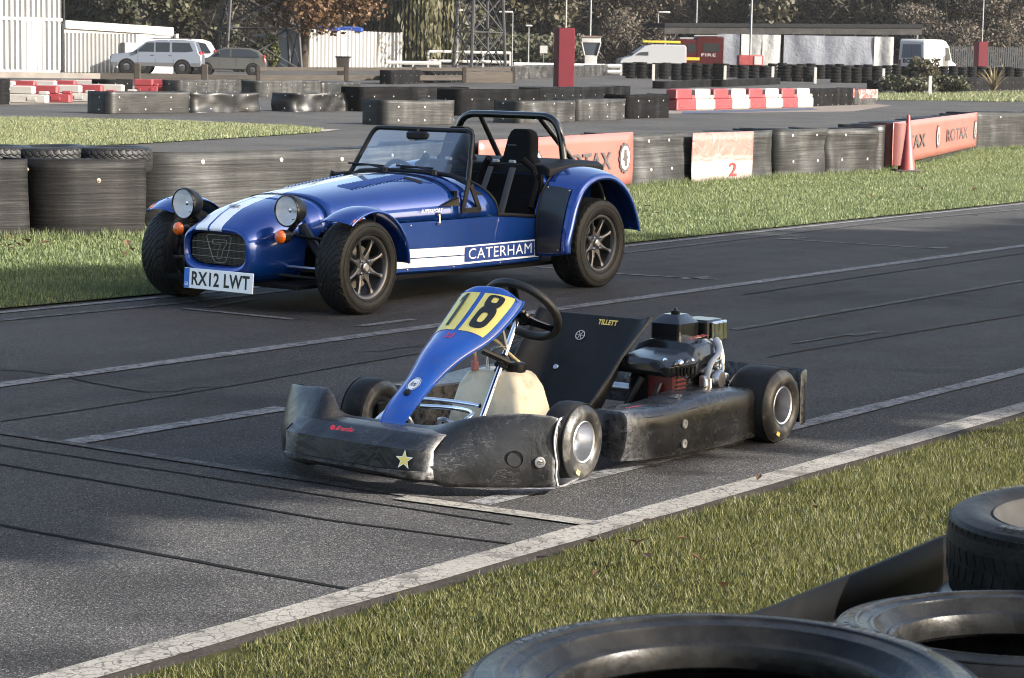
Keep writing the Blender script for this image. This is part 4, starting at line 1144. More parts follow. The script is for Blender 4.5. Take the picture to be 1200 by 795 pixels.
def digit(ch, mb):
    if ch == '1': mb.add([(.36, 0, 0), (.74, 0, 0), (.74, 1, 0), (.46, 1, 0), (.08, .80, 0), (.08, .62, 0), (.36, .73, 0)], [(0, 1, 6), (1, 2, 3, 6), (3, 4, 5, 6)]); return
    se_ = lambda cx, cy, rx, ry, n_=3.2: [(cx + rx * math.copysign(abs(math.cos(a)) ** (2 / n_), math.cos(a)), cy + ry * math.copysign(abs(math.sin(a)) ** (2 / n_), math.sin(a)), 0) for a in [2 * PI * i / 32 for i in range(33)]]
    mb.loft([se_(.5, .745, .46, .255), se_(.5, .755, .17, .105)], closed=False); mb.loft([se_(.5, .275, .50, .275), se_(.5, .265, .19, .115)], closed=False)
t0, t1 = tpos(.478), tpos(.598)
for ch, v0, v1, nx in (('1', -.90, -.12, .40), ('8', .02, .84, .62)):
    q = MB(); q.grid(lambda a, b_: tuple(ribbon(t0 + (t1 - t0) * a, v0 + (v1 - v0) * b_, .0015)), 10, 8)
    po = q.build('number_plate', M_YEL, npn, smooth=60)
    tm = MB(); digit(ch, tm)
    wv = (v1 - v0); pad = .5 - nx / 2
    tm.v = [tuple(ribbon(t0 + (t1 - t0) * (.10 + .80 * y), v0 + wv * (pad + nx * x), .003)) for x, y, z in tm.v]
    tm.build('digit', M_NBLK, po, smooth=0)
tm = MB(); text_mb('212', tm, (0, 0, 0), (1, 0, 0), (0, 1, 0), 1, 1, bold=.03)
ta = tpos(.452)
tm.v = [tuple(ribbon(ta + .022 * y, -.22 + .30 * x, .002)) for x, y, z in tm.v]; tm.build('sticker_lettering', M_RED, npn, smooth=0)
tb = tpos(.322)
q = MB(); q.add([tuple(ribbon(tb + .026 * math.sin(2 * PI * i / 28), .02 + .42 * math.cos(2 * PI * i / 28), .002)) for i in range(28)], [tuple(range(28))]); ov = q.build('oval_sticker', M_WHITE, npn, smooth=0)
q = MB(); q.tube([tuple(ribbon(tb + .023 * math.sin(2 * PI * i / 28), .02 + .37 * math.cos(2 * PI * i / 28), .0028)) for i in range(28)], .0011, 5, closed=True); q.build('oval_outline', M_NBLK, ov)
tm = MB(); text_mb('Arai', tm, (0, 0, 0), (1, 0, 0), (0, 1, 0), 1, 1, shear=.3, bold=.02)
tm.v = [tuple(ribbon(tb - .010 + .020 * y, -.22 + .48 * x, .0032)) for x, y, z in tm.v]; tm.build('sticker_lettering', M_NBLK, ov, smooth=0)
c2 = ribbon(tpos(.288), -.02, .003)
q = MB(Matrix.Translation(c2) @ Vector((.62, 0, .78)).to_track_quat('Z', 'Y').to_matrix().to_4x4()); q.lathe([(.013, -.003), (.0125, .003), (.006, .004), (.005, .006), (0, .006)], 20); q.build('panel_bolt', M_BLK, npn)
# steering wheel and column
SWC = Vector((-.318, YC, .520)); SN = Vector((-.74, 0, .67)).normalized()
SM = Matrix.Translation(SWC) @ SN.to_track_quat('Z', 'X').to_matrix().to_4x4()
RS = .139
q = MB(SM)
def swp(a):
    r_ = RS; x, y = r_ * math.cos(a), r_ * math.sin(a)
    return (x, y, 0)
q.tube([swp(2 * PI * i / 56) for i in range(56)], .0155, 10, closed=True)
swo = q.build('steering_wheel', mat('grip_vinyl', (.007, .007, .007), .5, bmp=.3, bscale=150, bdist=.002), KART, smooth=60)
q = MB(SM)
for a in (0.15, 2.25, 4.35):
    ca, sa = math.cos(a), math.sin(a)
    q.loft([[(ca * r_ - sa * w_, sa * r_ + ca * w_, z - .004), (ca * r_ + sa * w_, sa * r_ - ca * w_, z - .004), (ca * r_ + sa * w_, sa * r_ - ca * w_, z + .002), (ca * r_ - sa * w_, sa * r_ + ca * w_, z + .002)] for r_, w_, z in ((.02, .030, -.03), (.07, .020, -.02), (.142, .016, -.004))])
q.lathe([(.045, -.036), (.045, -.026), (.03, -.022), (0, -.022)], 24); q.build('wheel_spoke', M_BLKG, swo)
q = MB(SM)
for k in range(3): q.lathe([(.006, -.026), (.006, -.018), (0, -.017)], 8, Matrix.Translation((.03 * math.cos(k * 2.1), .03 * math.sin(k * 2.1), 0)))
q.box((.02, -.10, -.006), (.03, .05, .012), .3, .003)
q.build('hub_bolts', M_CHROME, swo)
cB = Vector((.010, YC + .045, .120)); cT = SWC - SN * .03
q = MB(); q.tube([cB, cT], .011, 12); q.build('steering_column', M_CHROME, KART, smooth=60)
q = MB(); k1 = cB.lerp(cT, .60)
q.tube([k1 + Vector((.02, -.10, -.16)), k1], .010, 8); q.tube([k1 + Vector((-.10, .10, -.16)), k1], .010, 8); q.tube([k1 + Vector((.10, -.02, .05)), k1 + Vector((.0, .03, .0))], .012, 8); q.lathe([(.022, -.02), (.022, .02)], 12, Matrix.Translation(k1) @ SN.to_track_quat('Z', 'X').to_matrix().to_4x4(), cap=True)
q.build('column_support', M_BLK, KART)
q = MB(); q.tube([cB.lerp(cT, .70), cB.lerp(cT, .78) + Vector((.05, 0, .05)), ribbon(tpos(.55), .4, -.04)], .008, 8); q.build('panel_bracket', M_STEEL, KART)
# fuel tank with cap and hose
q = MB()
def rrect(cx, cy, hx, hy, z, r_=.03, n=4):
    out = []
    for sx, sy, a0 in ((1, 1, 0), (-1, 1, PI / 2), (-1, -1, PI), (1, -1, 3 * PI / 2)):
        for i in range(n + 1):
            a = a0 + PI / 2 * i / n; out.append((cx + sx * (hx - r_) + r_ * math.cos(a), cy + sy * (hy - r_) + r_ * math.sin(a), z))
    return out
q.loft([rrect(-.215, .05, hx, hy, z, r_) for hx, hy, z, r_ in ((.10, .150, .055, .02), (.112, .164, .065, .03), (.112, .163, .12, .03), (.103, .150, .19, .03), (.088, .134, .26, .03), (.075, .112, .298, .03), (.065, .098, .311, .028), (.05, .08, .315, .02))])
to = q.build('fuel_tank', M_TANK, KART, smooth=60)
q = MB(Matrix.Translation((-.215, .112, .312))); q.lathe([(.034, 0), (.036, .006), (.036, .028), (.030, .034), (0, .034)], 24); q.build('filler_cap', M_BLK, to)
q = MB(Matrix.Translation((-.155, -.022, .312))); q.lathe([(.014, 0), (.014, .03), (.008, .034), (.008, .05), (0, .05)], 14); q.build('hose_union', mat('hose_union_pink', (.42, .16, .14), .5), to)
q = MB(); q.tube(smooth_pts([(-.155, -.022, .350), (-.155, -.020, .395), (-.165, .01, .422), (-.18, .05, .420), (-.20, .08, .385), (-.25, .12, .33)], 4), .006, 8); q.build('fuel_hose', M_HOSE, to, smooth=60)
q = MB(); q.tube(smooth_pts([(-.16, .03, .318), (-.165, .03, .36), (-.175, .05, .395), (-.20, .08, .40)], 4), .007, 8); q.build('breather_hose', M_STEEL, to, smooth=60)
# seat shell
se = MB(); rings = []
sp_ = smooth_pts([(-.30, .135, .175, .02), (-.38, .075, .19, .05), (-.50, .045, .20, .10), (-.62, .065, .205, .13), (-.72, .150, .215, .13), (-.79, .250, .225, .11), (-.855, .345, .236, .08), (-.905, .428, .246, .045), (-.914, .444, .246, .040)], 4)
for i, (x, z, hw, rise) in enumerate(sp_):
    a, b_ = sp_[max(0, i - 1)], sp_[min(len(sp_) - 1, i + 1)]
    dx, dz = b_[0] - a[0], b_[1] - a[1]; l = math.hypot(dx, dz); nx, nz = dz / l, -dx / l
    if nz < 0 and nx < 0: nx, nz = -nx, -nz
    if nx < 0: nx, nz = -nx, -nz
    rg = []
    for j in range(25):
        v = -1 + 2 * j / 24
        h_ = rise * max(0, (abs(v) - .70) / .30) ** 1.6
        yy = hw * v * (1 + .06 * max(0, abs(v) - .8))
        rg.append((x + nx * h_, .005 + yy, z + nz * h_))
    rings.append(rg)
se.loft(rings, closed=False)
seo = se.build('bucket_seat', M_SEAT, KART, smooth=60, solid=.006)
rim_pts = [r[0] for r in rings] + rings[-1] + [r[-1] for r in rings[::-1]]
q = MB(); q.tube(rim_pts, .006, 6); q.build('seat_rim', mat('worn_seat_edge', (.022, .022, .022), .7, var=.5, vscale=60), seo)
def seat_pt(z, y, off=.010):
    k = min(range(len(sp_)), key=lambda i: abs(sp_[i][1] - z) + (5 if sp_[i][0] > -.6 else 0))
    a, b_ = sp_[max(0, k - 1)], sp_[min(len(sp_) - 1, k + 1)]
    t_ = Vector((b_[0] - a[0], 0, b_[1] - a[1])).normalized(); n_ = Vector((t_.z, 0, -t_.x))
    return Vector((sp_[k][0], y, sp_[k][1])) + n_ * off, t_
p_, t_ = seat_pt(.405, .015)
tx = MB(); text_mb('TILLETT', tx, tuple(p_), (0, 1, 0), tuple(t_), .085, .022, bold=.05); tx.build('maker_lettering', M_GOLD, seo, smooth=0)
p_, t_ = seat_pt(.375, -.045)
n_ = Vector((t_.z, 0, -t_.x))
T = Matrix.Translation(p_) @ n_.to_track_quat('Z', 'Y').to_matrix().to_4x4()
q = MB(T); q.tube([(.019 * math.cos(2 * PI * i / 24), .019 * math.sin(2 * PI * i / 24), 0) for i in range(24)], .0022, 5, closed=True)
for i in range(6): q.tube([(0, 0, 0), (.018 * math.cos(i * PI / 3), .018 * math.sin(i * PI / 3), 0)], .0016, 4)
q.build('round_sticker', mat('sticker_grey', (.42, .42, .44), .5), seo)
p_, t_ = seat_pt(.25, -.10)
q = MB(Matrix.Translation(p_) @ n_.to_track_quat('Z', 'Y').to_matrix().to_4x4()); q.lathe([(.012, 0), (.010, .003), (0, .004)], 14); q.build('seat_bolt', M_STEEL, seo)
# frame rails, pedals, tray
q = MB()
for sg in (1, -1):
    q.tube([(.38, YC + sg * .16, .06), (0, YC + sg * .22, .055), (-.5, YC + sg * .28, .055), (-1.15, YC + sg * .30, .07), (-1.3, YC + sg * .30, .1)], .015, 8)
q.tube([(.05, YC - .36, .10), (.05, YC + .36, .10)], .014, 8); q.tube([(-.9, YC - .3, .06), (-.9, YC + .3, .06)], .014, 8)
q.build('frame_rail', M_BLK, KART)
q = MB(); q.box((-.02, YC, .042), (.72, .40, .006)); q.build('floor_tray', M_ALU, KART)
q = MB()
q.tube(smooth_pts([(.36, YC - .16, .15), (.20, YC - .20, .195), (.04, YC - .22, .215), (.0, YC - .10, .218), (.0, YC + .05, .215)], 5), .0085, 8)
q.build('front_hoop', M_CHROME, KART, smooth=60)
q = MB(); q.tube(smooth_pts([(.30, YC + .16, .12), (.24, YC + .15, .19), (.14, YC + .12, .212), (.05, YC - .02, .205), (.06, YC - .16, .20)], 5), .0085, 8); q.build('front_hoop', M_CHROME, KART, smooth=60)
for sg in (1, -1):
    q = MB(); x0 = .20
    q.tube(smooth_pts([(x0 - .05, YC + sg * .13, .06), (x0, YC + sg * .135, .13), (x0 + .06, YC + sg * .135, .19), (x0 + .06, YC + sg * .07, .20), (x0 + .02, YC + sg * .06, .14)], 4), .008, 8)
    q.build('pedal', M_STEEL, KART, smooth=60)
for sg in (1, -1):
    q = MB(); q.tube([(.02, YC + sg * .05, .11), (.05, YC + sg * .36, .125)], .007, 8); q.build('track_rod', M_CHROME, KART)
    q = MB(); q.box((.01, YC + sg * .385, .13), (.04, .04, .12), 0, .006); q.build('stub_axle', M_BLK, KART)
# wheels of the kart
def kart_wheel(c, R, w, rimr, sg, steer=0.0, dish=.6):
    wh = bpy.data.objects.new('wheel', None); col.objects.link(wh); wh.parent = KART
    wh.location = c; wh.rotation_euler = (-PI / 2 * sg, 0, steer)
    h = w / 2
    q = MB(); pr = []
    half = [(rimr, -h * .80), (rimr + .006, -h * .93), (rimr + (R - rimr) * .35, -h * 1.03), (rimr + (R - rimr) * .62, -h * 1.0), (R - .020, -h * .90), (R - .010, -h * .80), (R - .004, -h * .66), (R - .001, -h * .4)]
    q.lathe(half + [(R, 0)] + [(a, -b_) for a, b_ in half[::-1]], 64); ty = q.build('tyre', [M_KTYRE, M_KSIDE], wh, smooth=60)
    for p_ in ty.data.polygons: p_.material_index = 1 if math.hypot(p_.center.x, p_.center.y) < R - .008 else 0
    ws = MB(); ws.tube([((R - .006) * math.cos(2 * PI * i / 64), (R - .006) * math.sin(2 * PI * i / 64), h * .78) for i in range(64)], .0025, 5, closed=True); ws.build('shoulder_wear', M_WORN if False else M_KTYRE, ty)
    lt = MB(); rm_ = rimr + (R - rimr) * .55
    a0 = 1.0
    pts_o = [((rm_ + .008) * math.cos(a0 + .02 * i), (rm_ + .008) * math.sin(a0 + .02 * i), h * 1.03) for i in range(12)]
    pts_i = [((rm_ - .006) * math.cos(a0 + .02 * i), (rm_ - .006) * math.sin(a0 + .02 * i), h * 1.045) for i in range(12)]
    lt.loft([pts_o, pts_i], closed=False); lt.build('sidewall_mark', M_GOLD, ty)
    q = MB(); d = h * (1 - 2 * dish)
    q.lathe([(rimr - .008, -h * .75), (rimr + .003, -h * .86), (rimr + .006, -h * .7), (rimr - .004, -h * .4), (rimr - .005, h * .5), (rimr + .003, h * .80), (rimr + .006, h * .88), (rimr + .001, h * .93), (rimr - .005, h * .90), (rimr - .008, h * .72), (rimr - .014, h * .2), (rimr - .022, d + .01), (rimr - .034, d), (.028, d + .002), (.026, d + .006)], 48)
    ro = q.build('rim', M_ALU, wh, smooth=45)
    q = MB(); q.lathe([(.026, d - .02), (.026, d + .008), (.014, d + .010), (.013, d + .024), (0, d + .024)], 20)
    for k in range(3): q.lathe([(.006, d), (.006, d + .010), (0, d + .012)], 8, Matrix.Translation((.036 * math.cos(k * 2.094), .036 * math.sin(k * 2.094), 0)))
    q.build('hub', M_STEEL, wh)
    return wh
kart_wheel((0, YC + .425, .135), .135, .118, .068, 1, rad(3))
kart_wheel((0, YC - .425, .135), .135, .118, .068, -1, rad(3))
kart_wheel((-1.15, YC + .520, .1435), .1435, .190, .068, 1, 0, .9)
kart_wheel((-1.15, YC - .520, .1435), .1435, .190, .068, -1, 0, .9)
q = MB(); q.tube([(-1.15, YC - .5, .1435), (-1.15, YC + .5, .1435)], .02, 12); q.build('rear_axle', M_STEEL, KART)
# side pods
for sg in (1, -1):
    mb = MB(); rings = []
    pst = [(-.178, .412, .520, .060, .212, .504), (-.184, .402, .532, .048, .220, .514), (-.30, .386, .548, .040, .214, .538), (-.50, .372, .556, .034, .210, .550), (-.72, .356, .562, .030, .222, .560), (-.95, .342, .562, .030, .218, .560), (-1.10, .336, .556, .034, .206, .552), (-1.150, .336, .548, .044, .199, .540)]
    pst = pst[:2] + [tuple(q_) for q_ in smooth_pts(pst[2:], 3)]
    for x, yi, yo, zb, zt, yb in pst:
        Y = lambda y: YC + sg * y
        dent = .006 * mnoise.noise(Vector((x * 6, sg, 1.7)))
        rings.append([(x, Y(yi), zb + .02), (x, Y(yi), zt - .006), (x, Y(yi + .006), zt), (x, Y(yo - .030), zt + .002 + dent * .4), (x, Y(yo - .012), zt - .004), (x, Y(yo - .002), zt - .016), (x, Y(yo + .002), zt - .026), (x, Y(yo + .004 + dent), zt * .62 + zb * .38), (x, Y((yo + yb) / 2 + .004 - dent), zt * .3 + zb * .7), (x, Y(yb), zb + .014), (x, Y(yb - .008), zb + .002), (x, Y(yb - .03), zb)])
    mb.loft(rings)
    pod = mb.build('side_pod', M_PLAST2, KART, smooth=32)
    if sg == 1:
        tx = MB(); text_mb('SHELLTOX', tx, (-.60, YC + .475, .2195), (-1, -.02, .0), (0, -1, .10), .20, .032, bold=.02); tx.build('pod_lettering', mat('sticker_dim', (.22, .22, .22), .5), pod, smooth=0)
        tx = MB(); text_mb('Brembo', tx, (-.29, YC + .47, .2160), (-1, .0, .0), (0, -1, .05), .10, .018, shear=.3, bold=.03); tx.build('pod_lettering', M_RED, pod, smooth=0)
        q = MB(); cx, cy = -.885, YC + .47; pl_ = [(cx + (.026 if i % 2 == 0 else .010) * math.cos(i * PI / 5 + .3), cy + (.026 if i % 2 == 0 else .010) * math.sin(i * PI / 5 + .3), .2205) for i in range(10)]
        q.add(pl_ + [(cx, cy, .2205)], [(i, (i + 1) % 10, 10) for i in range(10)]); q.build('star_sticker', M_YEL, pod, smooth=0)
        q = MB()
        for x, z in ((-.52, .145), (-.52, .075), (-1.06, .16), (-1.05, .085)):
            T = Matrix.Translation((x, YC + .563, z)) @ Matrix.Rotation(-PI / 2, 4, 'X'); q.lathe([(.017, -.004), (.016, .001), (.008, .0015), (.006, -.002), (0, -.002)], 18, T)
        tag(q.build('pod_washer', mat('washer_dark', (.16, .16, .16), .5, var=.5, vscale=60), pod), kind='stuff')
# rear bumper
q = MB(); prof = [(-.56, .02), (-.555, 0), (-.5, -.015), (.5 - .0, -.015), (.56, 0), (.60, .03), (.605, .06)]
pts = smooth_pts([(-1.30, YC - .600), (-1.355, YC - .585), (-1.375, YC - .54), (-1.38, YC - .3), (-1.38, YC + .3), (-1.375, YC + .54), (-1.355, YC + .585), (-1.30, YC + .600)], 4)
q.loft([[(x - .02, y, .055), (x + .0, y, .05), (x + .004, y, .248), (x - .004, y, .256), (x - .02, y, .252)] for x, y in pts])
rbo = q.build('rear_bumper', M_PLAST2, KART, smooth=50)
q = MB()
for y, z in ((YC + .56, .20), (YC + .56, .09)):
    q.lathe([(.008, 0), (.007, .004), (0, .005)], 12, Matrix.Translation((-1.338, y, z)) @ Matrix.Rotation(PI / 2, 4, 'Y'))
q.build('bumper_bolt', M_STEEL, rbo)
# engine
EM = Matrix.Translation((-.93, .315, 0))
eng = bpy.data.objects.new('engine', None); col.objects.link(eng); eng.parent = KART
def ep(name, mb, m, **k): return mb.build(name, m, eng, **k)
q = MB(EM); q.box((.02, 0, .17), (.26, .20, .20), 0, .02); ep('crankcase', q, M_ENG)
q = MB(EM); q.box((.115, .055, .205), (.09, .13, .17), 0, .015); ep('starter_housing', q, M_ENGRED)
# shroud with slots
q = MB(EM); rings = []
for x, w_, zb, zt in [(.205, .085, .290, .312), (.195, .110, .272, .330), (.10, .128, .262, .346), (.045, .134, .258, .352), (.02, .132, .258, .378), (-.06, .130, .260, .388), (-.125, .118, .270, .384), (-.158, .100, .290, .358), (-.166, .085, .305, .340)]:
    rings.append([(x, -w_, zb), (x, w_ * .92, zb - .004), (x, w_, zb + .012), (x, w_ + .002, zb + (zt - zb) * .55), (x, w_ - .016, zt - .022), (x, w_ - .042, zt - .004), (x, w_ * .2, zt), (x, -w_ * .6, zt), (x, -w_, zt - .02)])
q.loft(rings); sho = ep('cooling_shroud', q, M_ENG, smooth=22, bevel=.004)
for x in (.165, .125, .085, .045):
    q = MB(EM); T = Matrix.Translation((x, .118, .318)) @ Matrix.Rotation(rad(-42), 4, 'X') @ Matrix.Rotation(rad(20), 4, 'Z'); q.lathe([(.0, .009), (.012, .008), (.017, .003), (.019, 0)], 14, T @ Matrix.Diagonal((1, .62, 1, 1)))
    q.build('shroud_button', M_CHROME if x in (.125, .045) else M_ENG, sho, smooth=60)
for i in range(6):
    q = MB(EM); q.box((.17 - i * .024, .132, .285), (.010, .012, .030), .0, .003); q.build('cooling_slot', M_BLKM, sho)
q = MB(EM); q.tube(smooth_pts([(-.005, .150, .235), (-.01, .155, .275), (-.035, .155, .308), (-.085, .15, .328), (-.13, .13, .350), (-.155, .10, .378)], 4), .013, 8, flat=.6); ep('shroud_edge', q, mat('grey_moulding', (.30, .31, .33), .3, coat=.3), smooth=60)
tx = MB(EM); text_mb('HONDA', tx, (.015, .100, .3885), (-1, 0, .05), (0, -1, .12), .125, .030, bold=.04); tx.build('shroud_lettering', mat('engine_red_text', (.34, .03, .02), .5), sho, smooth=0)
q = MB(EM); q.lathe([(.013, 0), (.012, .002), (0, .003)], 18, Matrix.Translation((-.048, .085, .391))); q.build('shroud_badge', M_GOLD, sho)
# black fuel tank on top, with filler
q = MB(EM @ Matrix.Translation((-.115, -.055, 0))); q.loft([rrect(0, 0, hx, hy, z, r_, 2) for hx, hy, z, r_ in ((.070, .062, .36, .010), (.072, .064, .375, .010), (.072, .064, .432, .010), (.066, .058, .438, .010), (.042, .036, .462, .010), (.038, .032, .464, .010))]); tk = ep('engine_fuel_tank', q, mat('tank_gloss', (.010, .011, .013), .2, coat=.4), smooth=20)
q = MB(EM @ Matrix.Translation((-.115, -.055, .464))); q.lathe([(.016, 0), (.018, .003), (.018, .012), (.008, .015), (.006, .022), (0, .022)], 14); q.build('tank_cap', M_BLK, tk)
# exhaust silencer box and pipe
q = MB(EM @ Matrix.Translation((-.255, -.02, 0))); q.loft([rrect(0, 0, hx, hy, z, r_, 2) for hx, hy, z, r_ in ((.058, .056, .352, .010), (.064, .062, .358, .012), (.064, .062, .428, .012), (.056, .054, .438, .012))]); sx = ep('silencer_box', q, M_ENG, smooth=22)
q = MB(EM @ Matrix.Translation((-.255, -.02, 0))); q.box((-.012, .068, .394), (.108, .012, .078), 0, .004); q.build('heat_shield', M_CHROME, sx)
for xx in (-.045, -.012, .021):
    q = MB(EM @ Matrix.Translation((-.255, -.02, 0))); q.box((xx, .076, .394), (.020, .010, .070), 0, .004); q.build('shield_rib', M_CHROME, sx)
q = MB(EM); q.tube(smooth_pts([(-.275, .04, .355), (-.280, .055, .29), (-.262, .06, .22), (-.21, .055, .185)], 5), .014, 10); ep('exhaust_pipe', q, M_CHROME, smooth=60)
q = MB(EM); q.tube([(-.245, .05, .355), (-.242, .06, .22)], .007, 8); ep('exhaust_stay', q, M_STEEL, smooth=60)
# cylinder head with fins, carburettor, pulley
q = MB(EM)
for i in range(7): q.box((-.115, .05, .205 + i * .014), (.11 - .004 * i, .14, .005), .1)
ep('cylinder_fins', q, M_ALU)
q = MB(EM); q.box((-.075, .135, .225), (.075, .05, .075), .2, .01); q.box((-.05, .150, .185), (.05, .035, .05), 0, .008); q.lathe([(.026, 0), (.026, .025), (.018, .03), (0, .03)], 18, Matrix.Translation((-.11, .150, .235)) @ Matrix.Rotation(-PI / 2, 4, 'X')); q.tube([(-.04, .16, .25), (-.12, .16, .20), (-.17, .14, .21)], .007, 6); q.tube([(-.10, .165, .26), (-.15, .13, .30), (-.17, .10, .29)], .005, 6); ep('carburettor', q, mat('bright_castings', (.82, .82, .82), .25, 1.0, var=.2, vscale=40), smooth=40)
q = MB(EM); q.box((.0, .145, .215), (.035, .03, .09), 0, .006); q.tube([(.02, .16, .25), (.02, .165, .17)], .010, 8); q.tube([(-.005, .165, .25), (-.005, .17, .165)], .008, 8); ep('spark_lead_guard', q, M_STEEL)
q = MB(EM); q.tube([(.03, .17, .225), (.01, .175, .17)], .007, 6); ep('dip_tube', q, M_HOSE)
T = Matrix.Translation((-.165, .165, .165)) @ Matrix.Rotation(-PI / 2, 4, 'X')
q = MB(EM @ T); q.lathe([(.045, -.02), (.047, 0), (.047, .012), (.040, .014), (.036, .004), (.016, .004), (.016, .016), (0, .016)], 32); co = ep('clutch_drum', q, M_ALU, smooth=40)
q = MB(EM @ T)
for k in range(6): q.lathe([(.007, .004), (.007, .008), (0, .009)], 8, Matrix.Translation((.026 * math.cos(k * PI / 3), .026 * math.sin(k * PI / 3), 0)))
q.build('drum_bolts', M_BLK, co)
q = MB(EM); q.tube(smooth_pts([(-.21, .14, .175), (-.26, .13, .185), (-.31, .11, .18), (-.28, .10, .165)], 4), .009, 8, flat=.6); ep('chain_guard_strap', q, mat('orange_strap', (.75, .28, .06), .4))
q = MB(EM); q.tube(smooth_pts([(-.26, .06, .215), (-.30, .09, .20), (-.34, .10, .19)], 4), .003, 6); ep('throttle_cable', q, M_STEEL)
for i, (x, y, z) in enumerate(((.19, .09, .33), (-.12, .10, .375), (.10, .126, .262), (-.09, .150, .255))):
    q = MB(EM); q.lathe([(.007, -.004), (.007, .005), (0, .006)], 6, Matrix.Translation((x, y, z)) @ Matrix.Rotation(rad(-40), 4, 'X')); ep('engine_bolt', q, M_CHROME)
q = MB(EM); q.tube(smooth_pts([(-.03, .13, .30), (-.06, .175, .27), (-.10, .180, .23), (-.135, .17, .19)], 5), .0055, 8); ep('spark_lead', q, M_BLK, smooth=60)
q = MB(EM); q.tube(smooth_pts([(-.10, -.03, .40), (-.17, .04, .33), (-.16, .13, .285), (-.11, .15, .25)], 5), .005, 8); ep('fuel_line', q, M_HOSE, smooth=60)
q = MB(EM); q.lathe([(.030, 0), (.034, .008), (.034, .022), (.028, .030), (0, .031)], 22, Matrix.Translation((-.045, .165, .245)) @ Matrix.Rotation(-PI / 2, 4, 'X')); ep('air_filter', q, M_STEEL, smooth=45)
q = MB(EM)
for i in range(9): q.box((.115 + .0, .122, .135 + i * .016), (.085, .006, .006), 0, .001)
tag(ep('starter_grille', q, M_BLK), kind='stuff')
q = MB(EM); q.tube([(.20, .0, .26), (.24, -.06, .12)], .012, 8); q.tube([(.24, .04, .10), (.17, .06, .24)], .010, 8); ep('seat_strut', q, M_BLK)
# ================================================================ barriers
def belt_mat(name, c, glare=.36, spec=.14):
    m, nt, b = _new(name)
    v = coords(nt, 'Object', (.5, .5, 22)); v2 = coords(nt, 'Object')
    a = noise(nt, v, 2.2, 8, .7, .6); d = noise(nt, v2, 1.6, 6, .65, .4); e = noise(nt, v2, 40, 4, .7)
    f = math_n(nt, 'ADD', math_n(nt, 'MULTIPLY', a, .6), math_n(nt, 'MULTIPLY', d, .4))
    bd_ = noise(nt, coords(nt, 'Object', (1, 1, .05)), 2.1, 3, .6)
    f = math_n(nt, 'ADD', f, math_n(nt, 'MULTIPLY', math_n(nt, 'SUBTRACT', bd_, .5), .42))
    nt.links.new(ramp(nt, f, [(.32, [x * .25 for x in c]), (.46, [x * .8 for x in c]), (.52, [x * 1.2 for x in c]), (.60, [x * 2.2 for x in c]), (.74, [x * 5.0 for x in c])]), b.inputs['Base Color'])
    nt.links.new(ramp(nt, f, [(.3, glare + .22), (.7, glare)]), b.inputs['Roughness'])
    b.inputs['Specular IOR Level'].default_value = spec
    bump(nt, b, math_n(nt, 'ADD', a, math_n(nt, 'MULTIPLY', e, .2)), .35, .012)
    return m
M_BELTG = belt_mat('conveyor_belt_grey', (.019, .0190, .0186), .36)
M_BELTL = belt_mat('conveyor_belt_brown', (.0095, .0090, .0085), .44, .10)
M_BELTD = belt_mat('conveyor_belt_dark', (.0085, .0085, .0085), .30, .32)
M_BELTB = belt_mat('conveyor_belt_black', (.0035, .0035, .0038), .55, .04)
M_BOLT = mat('rusty_bolt', (.16, .11, .08), .5, .5, var=.4, vscale=30)
M_WASH = mat('pale_washer', (.34, .33, .315), .4, .5)
M_OLDT = tyre_mat('old_tyre'); M_OLDR = mat('old_tyre_rubber', (.009, .009, .009), .45, spec=.15, var=.4, vscale=9, bmp=.3, bscale=60, dust=((.035, .033, .03), 12, .4))

def tyre_mesh(R, r, w, n=40, rim=None):
    q = MB(); q.lathe(tyre_profile(R, r, w, .035, .004, 3), n)
    pr = [(r, -w * .39), (r + .02, -w * .34), (r + (R - r) * .55, -w * .42), (R - .022, -w * .30), (R - .018, 0), (R - .022, w * .30), (r + (R - r) * .55, w * .42), (r + .02, w * .34), (r, w * .39)]
    q.lathe(pr, n)
    return q
def tyre_thing(name, label, loc, R=.31, r=.19, w=.19, rx=0, ry=0, rz=0, group=None, n=40, share=None):
    if share is None:
        o = tyre_mesh(R, r, w, n).build(name, [M_OLDT, M_OLDR], None, smooth=50)
        for p in o.data.polygons:
            p.material_index = 0 if math.hypot(p.center.x, p.center.y) > R - .013 else 1
    else:
        o = bpy.data.objects.new(name, share.data); col.objects.link(o)
    o.location = loc; o.rotation_euler = (rx, ry, rz)
    tag(o, label, 'tyre', group)
    return o

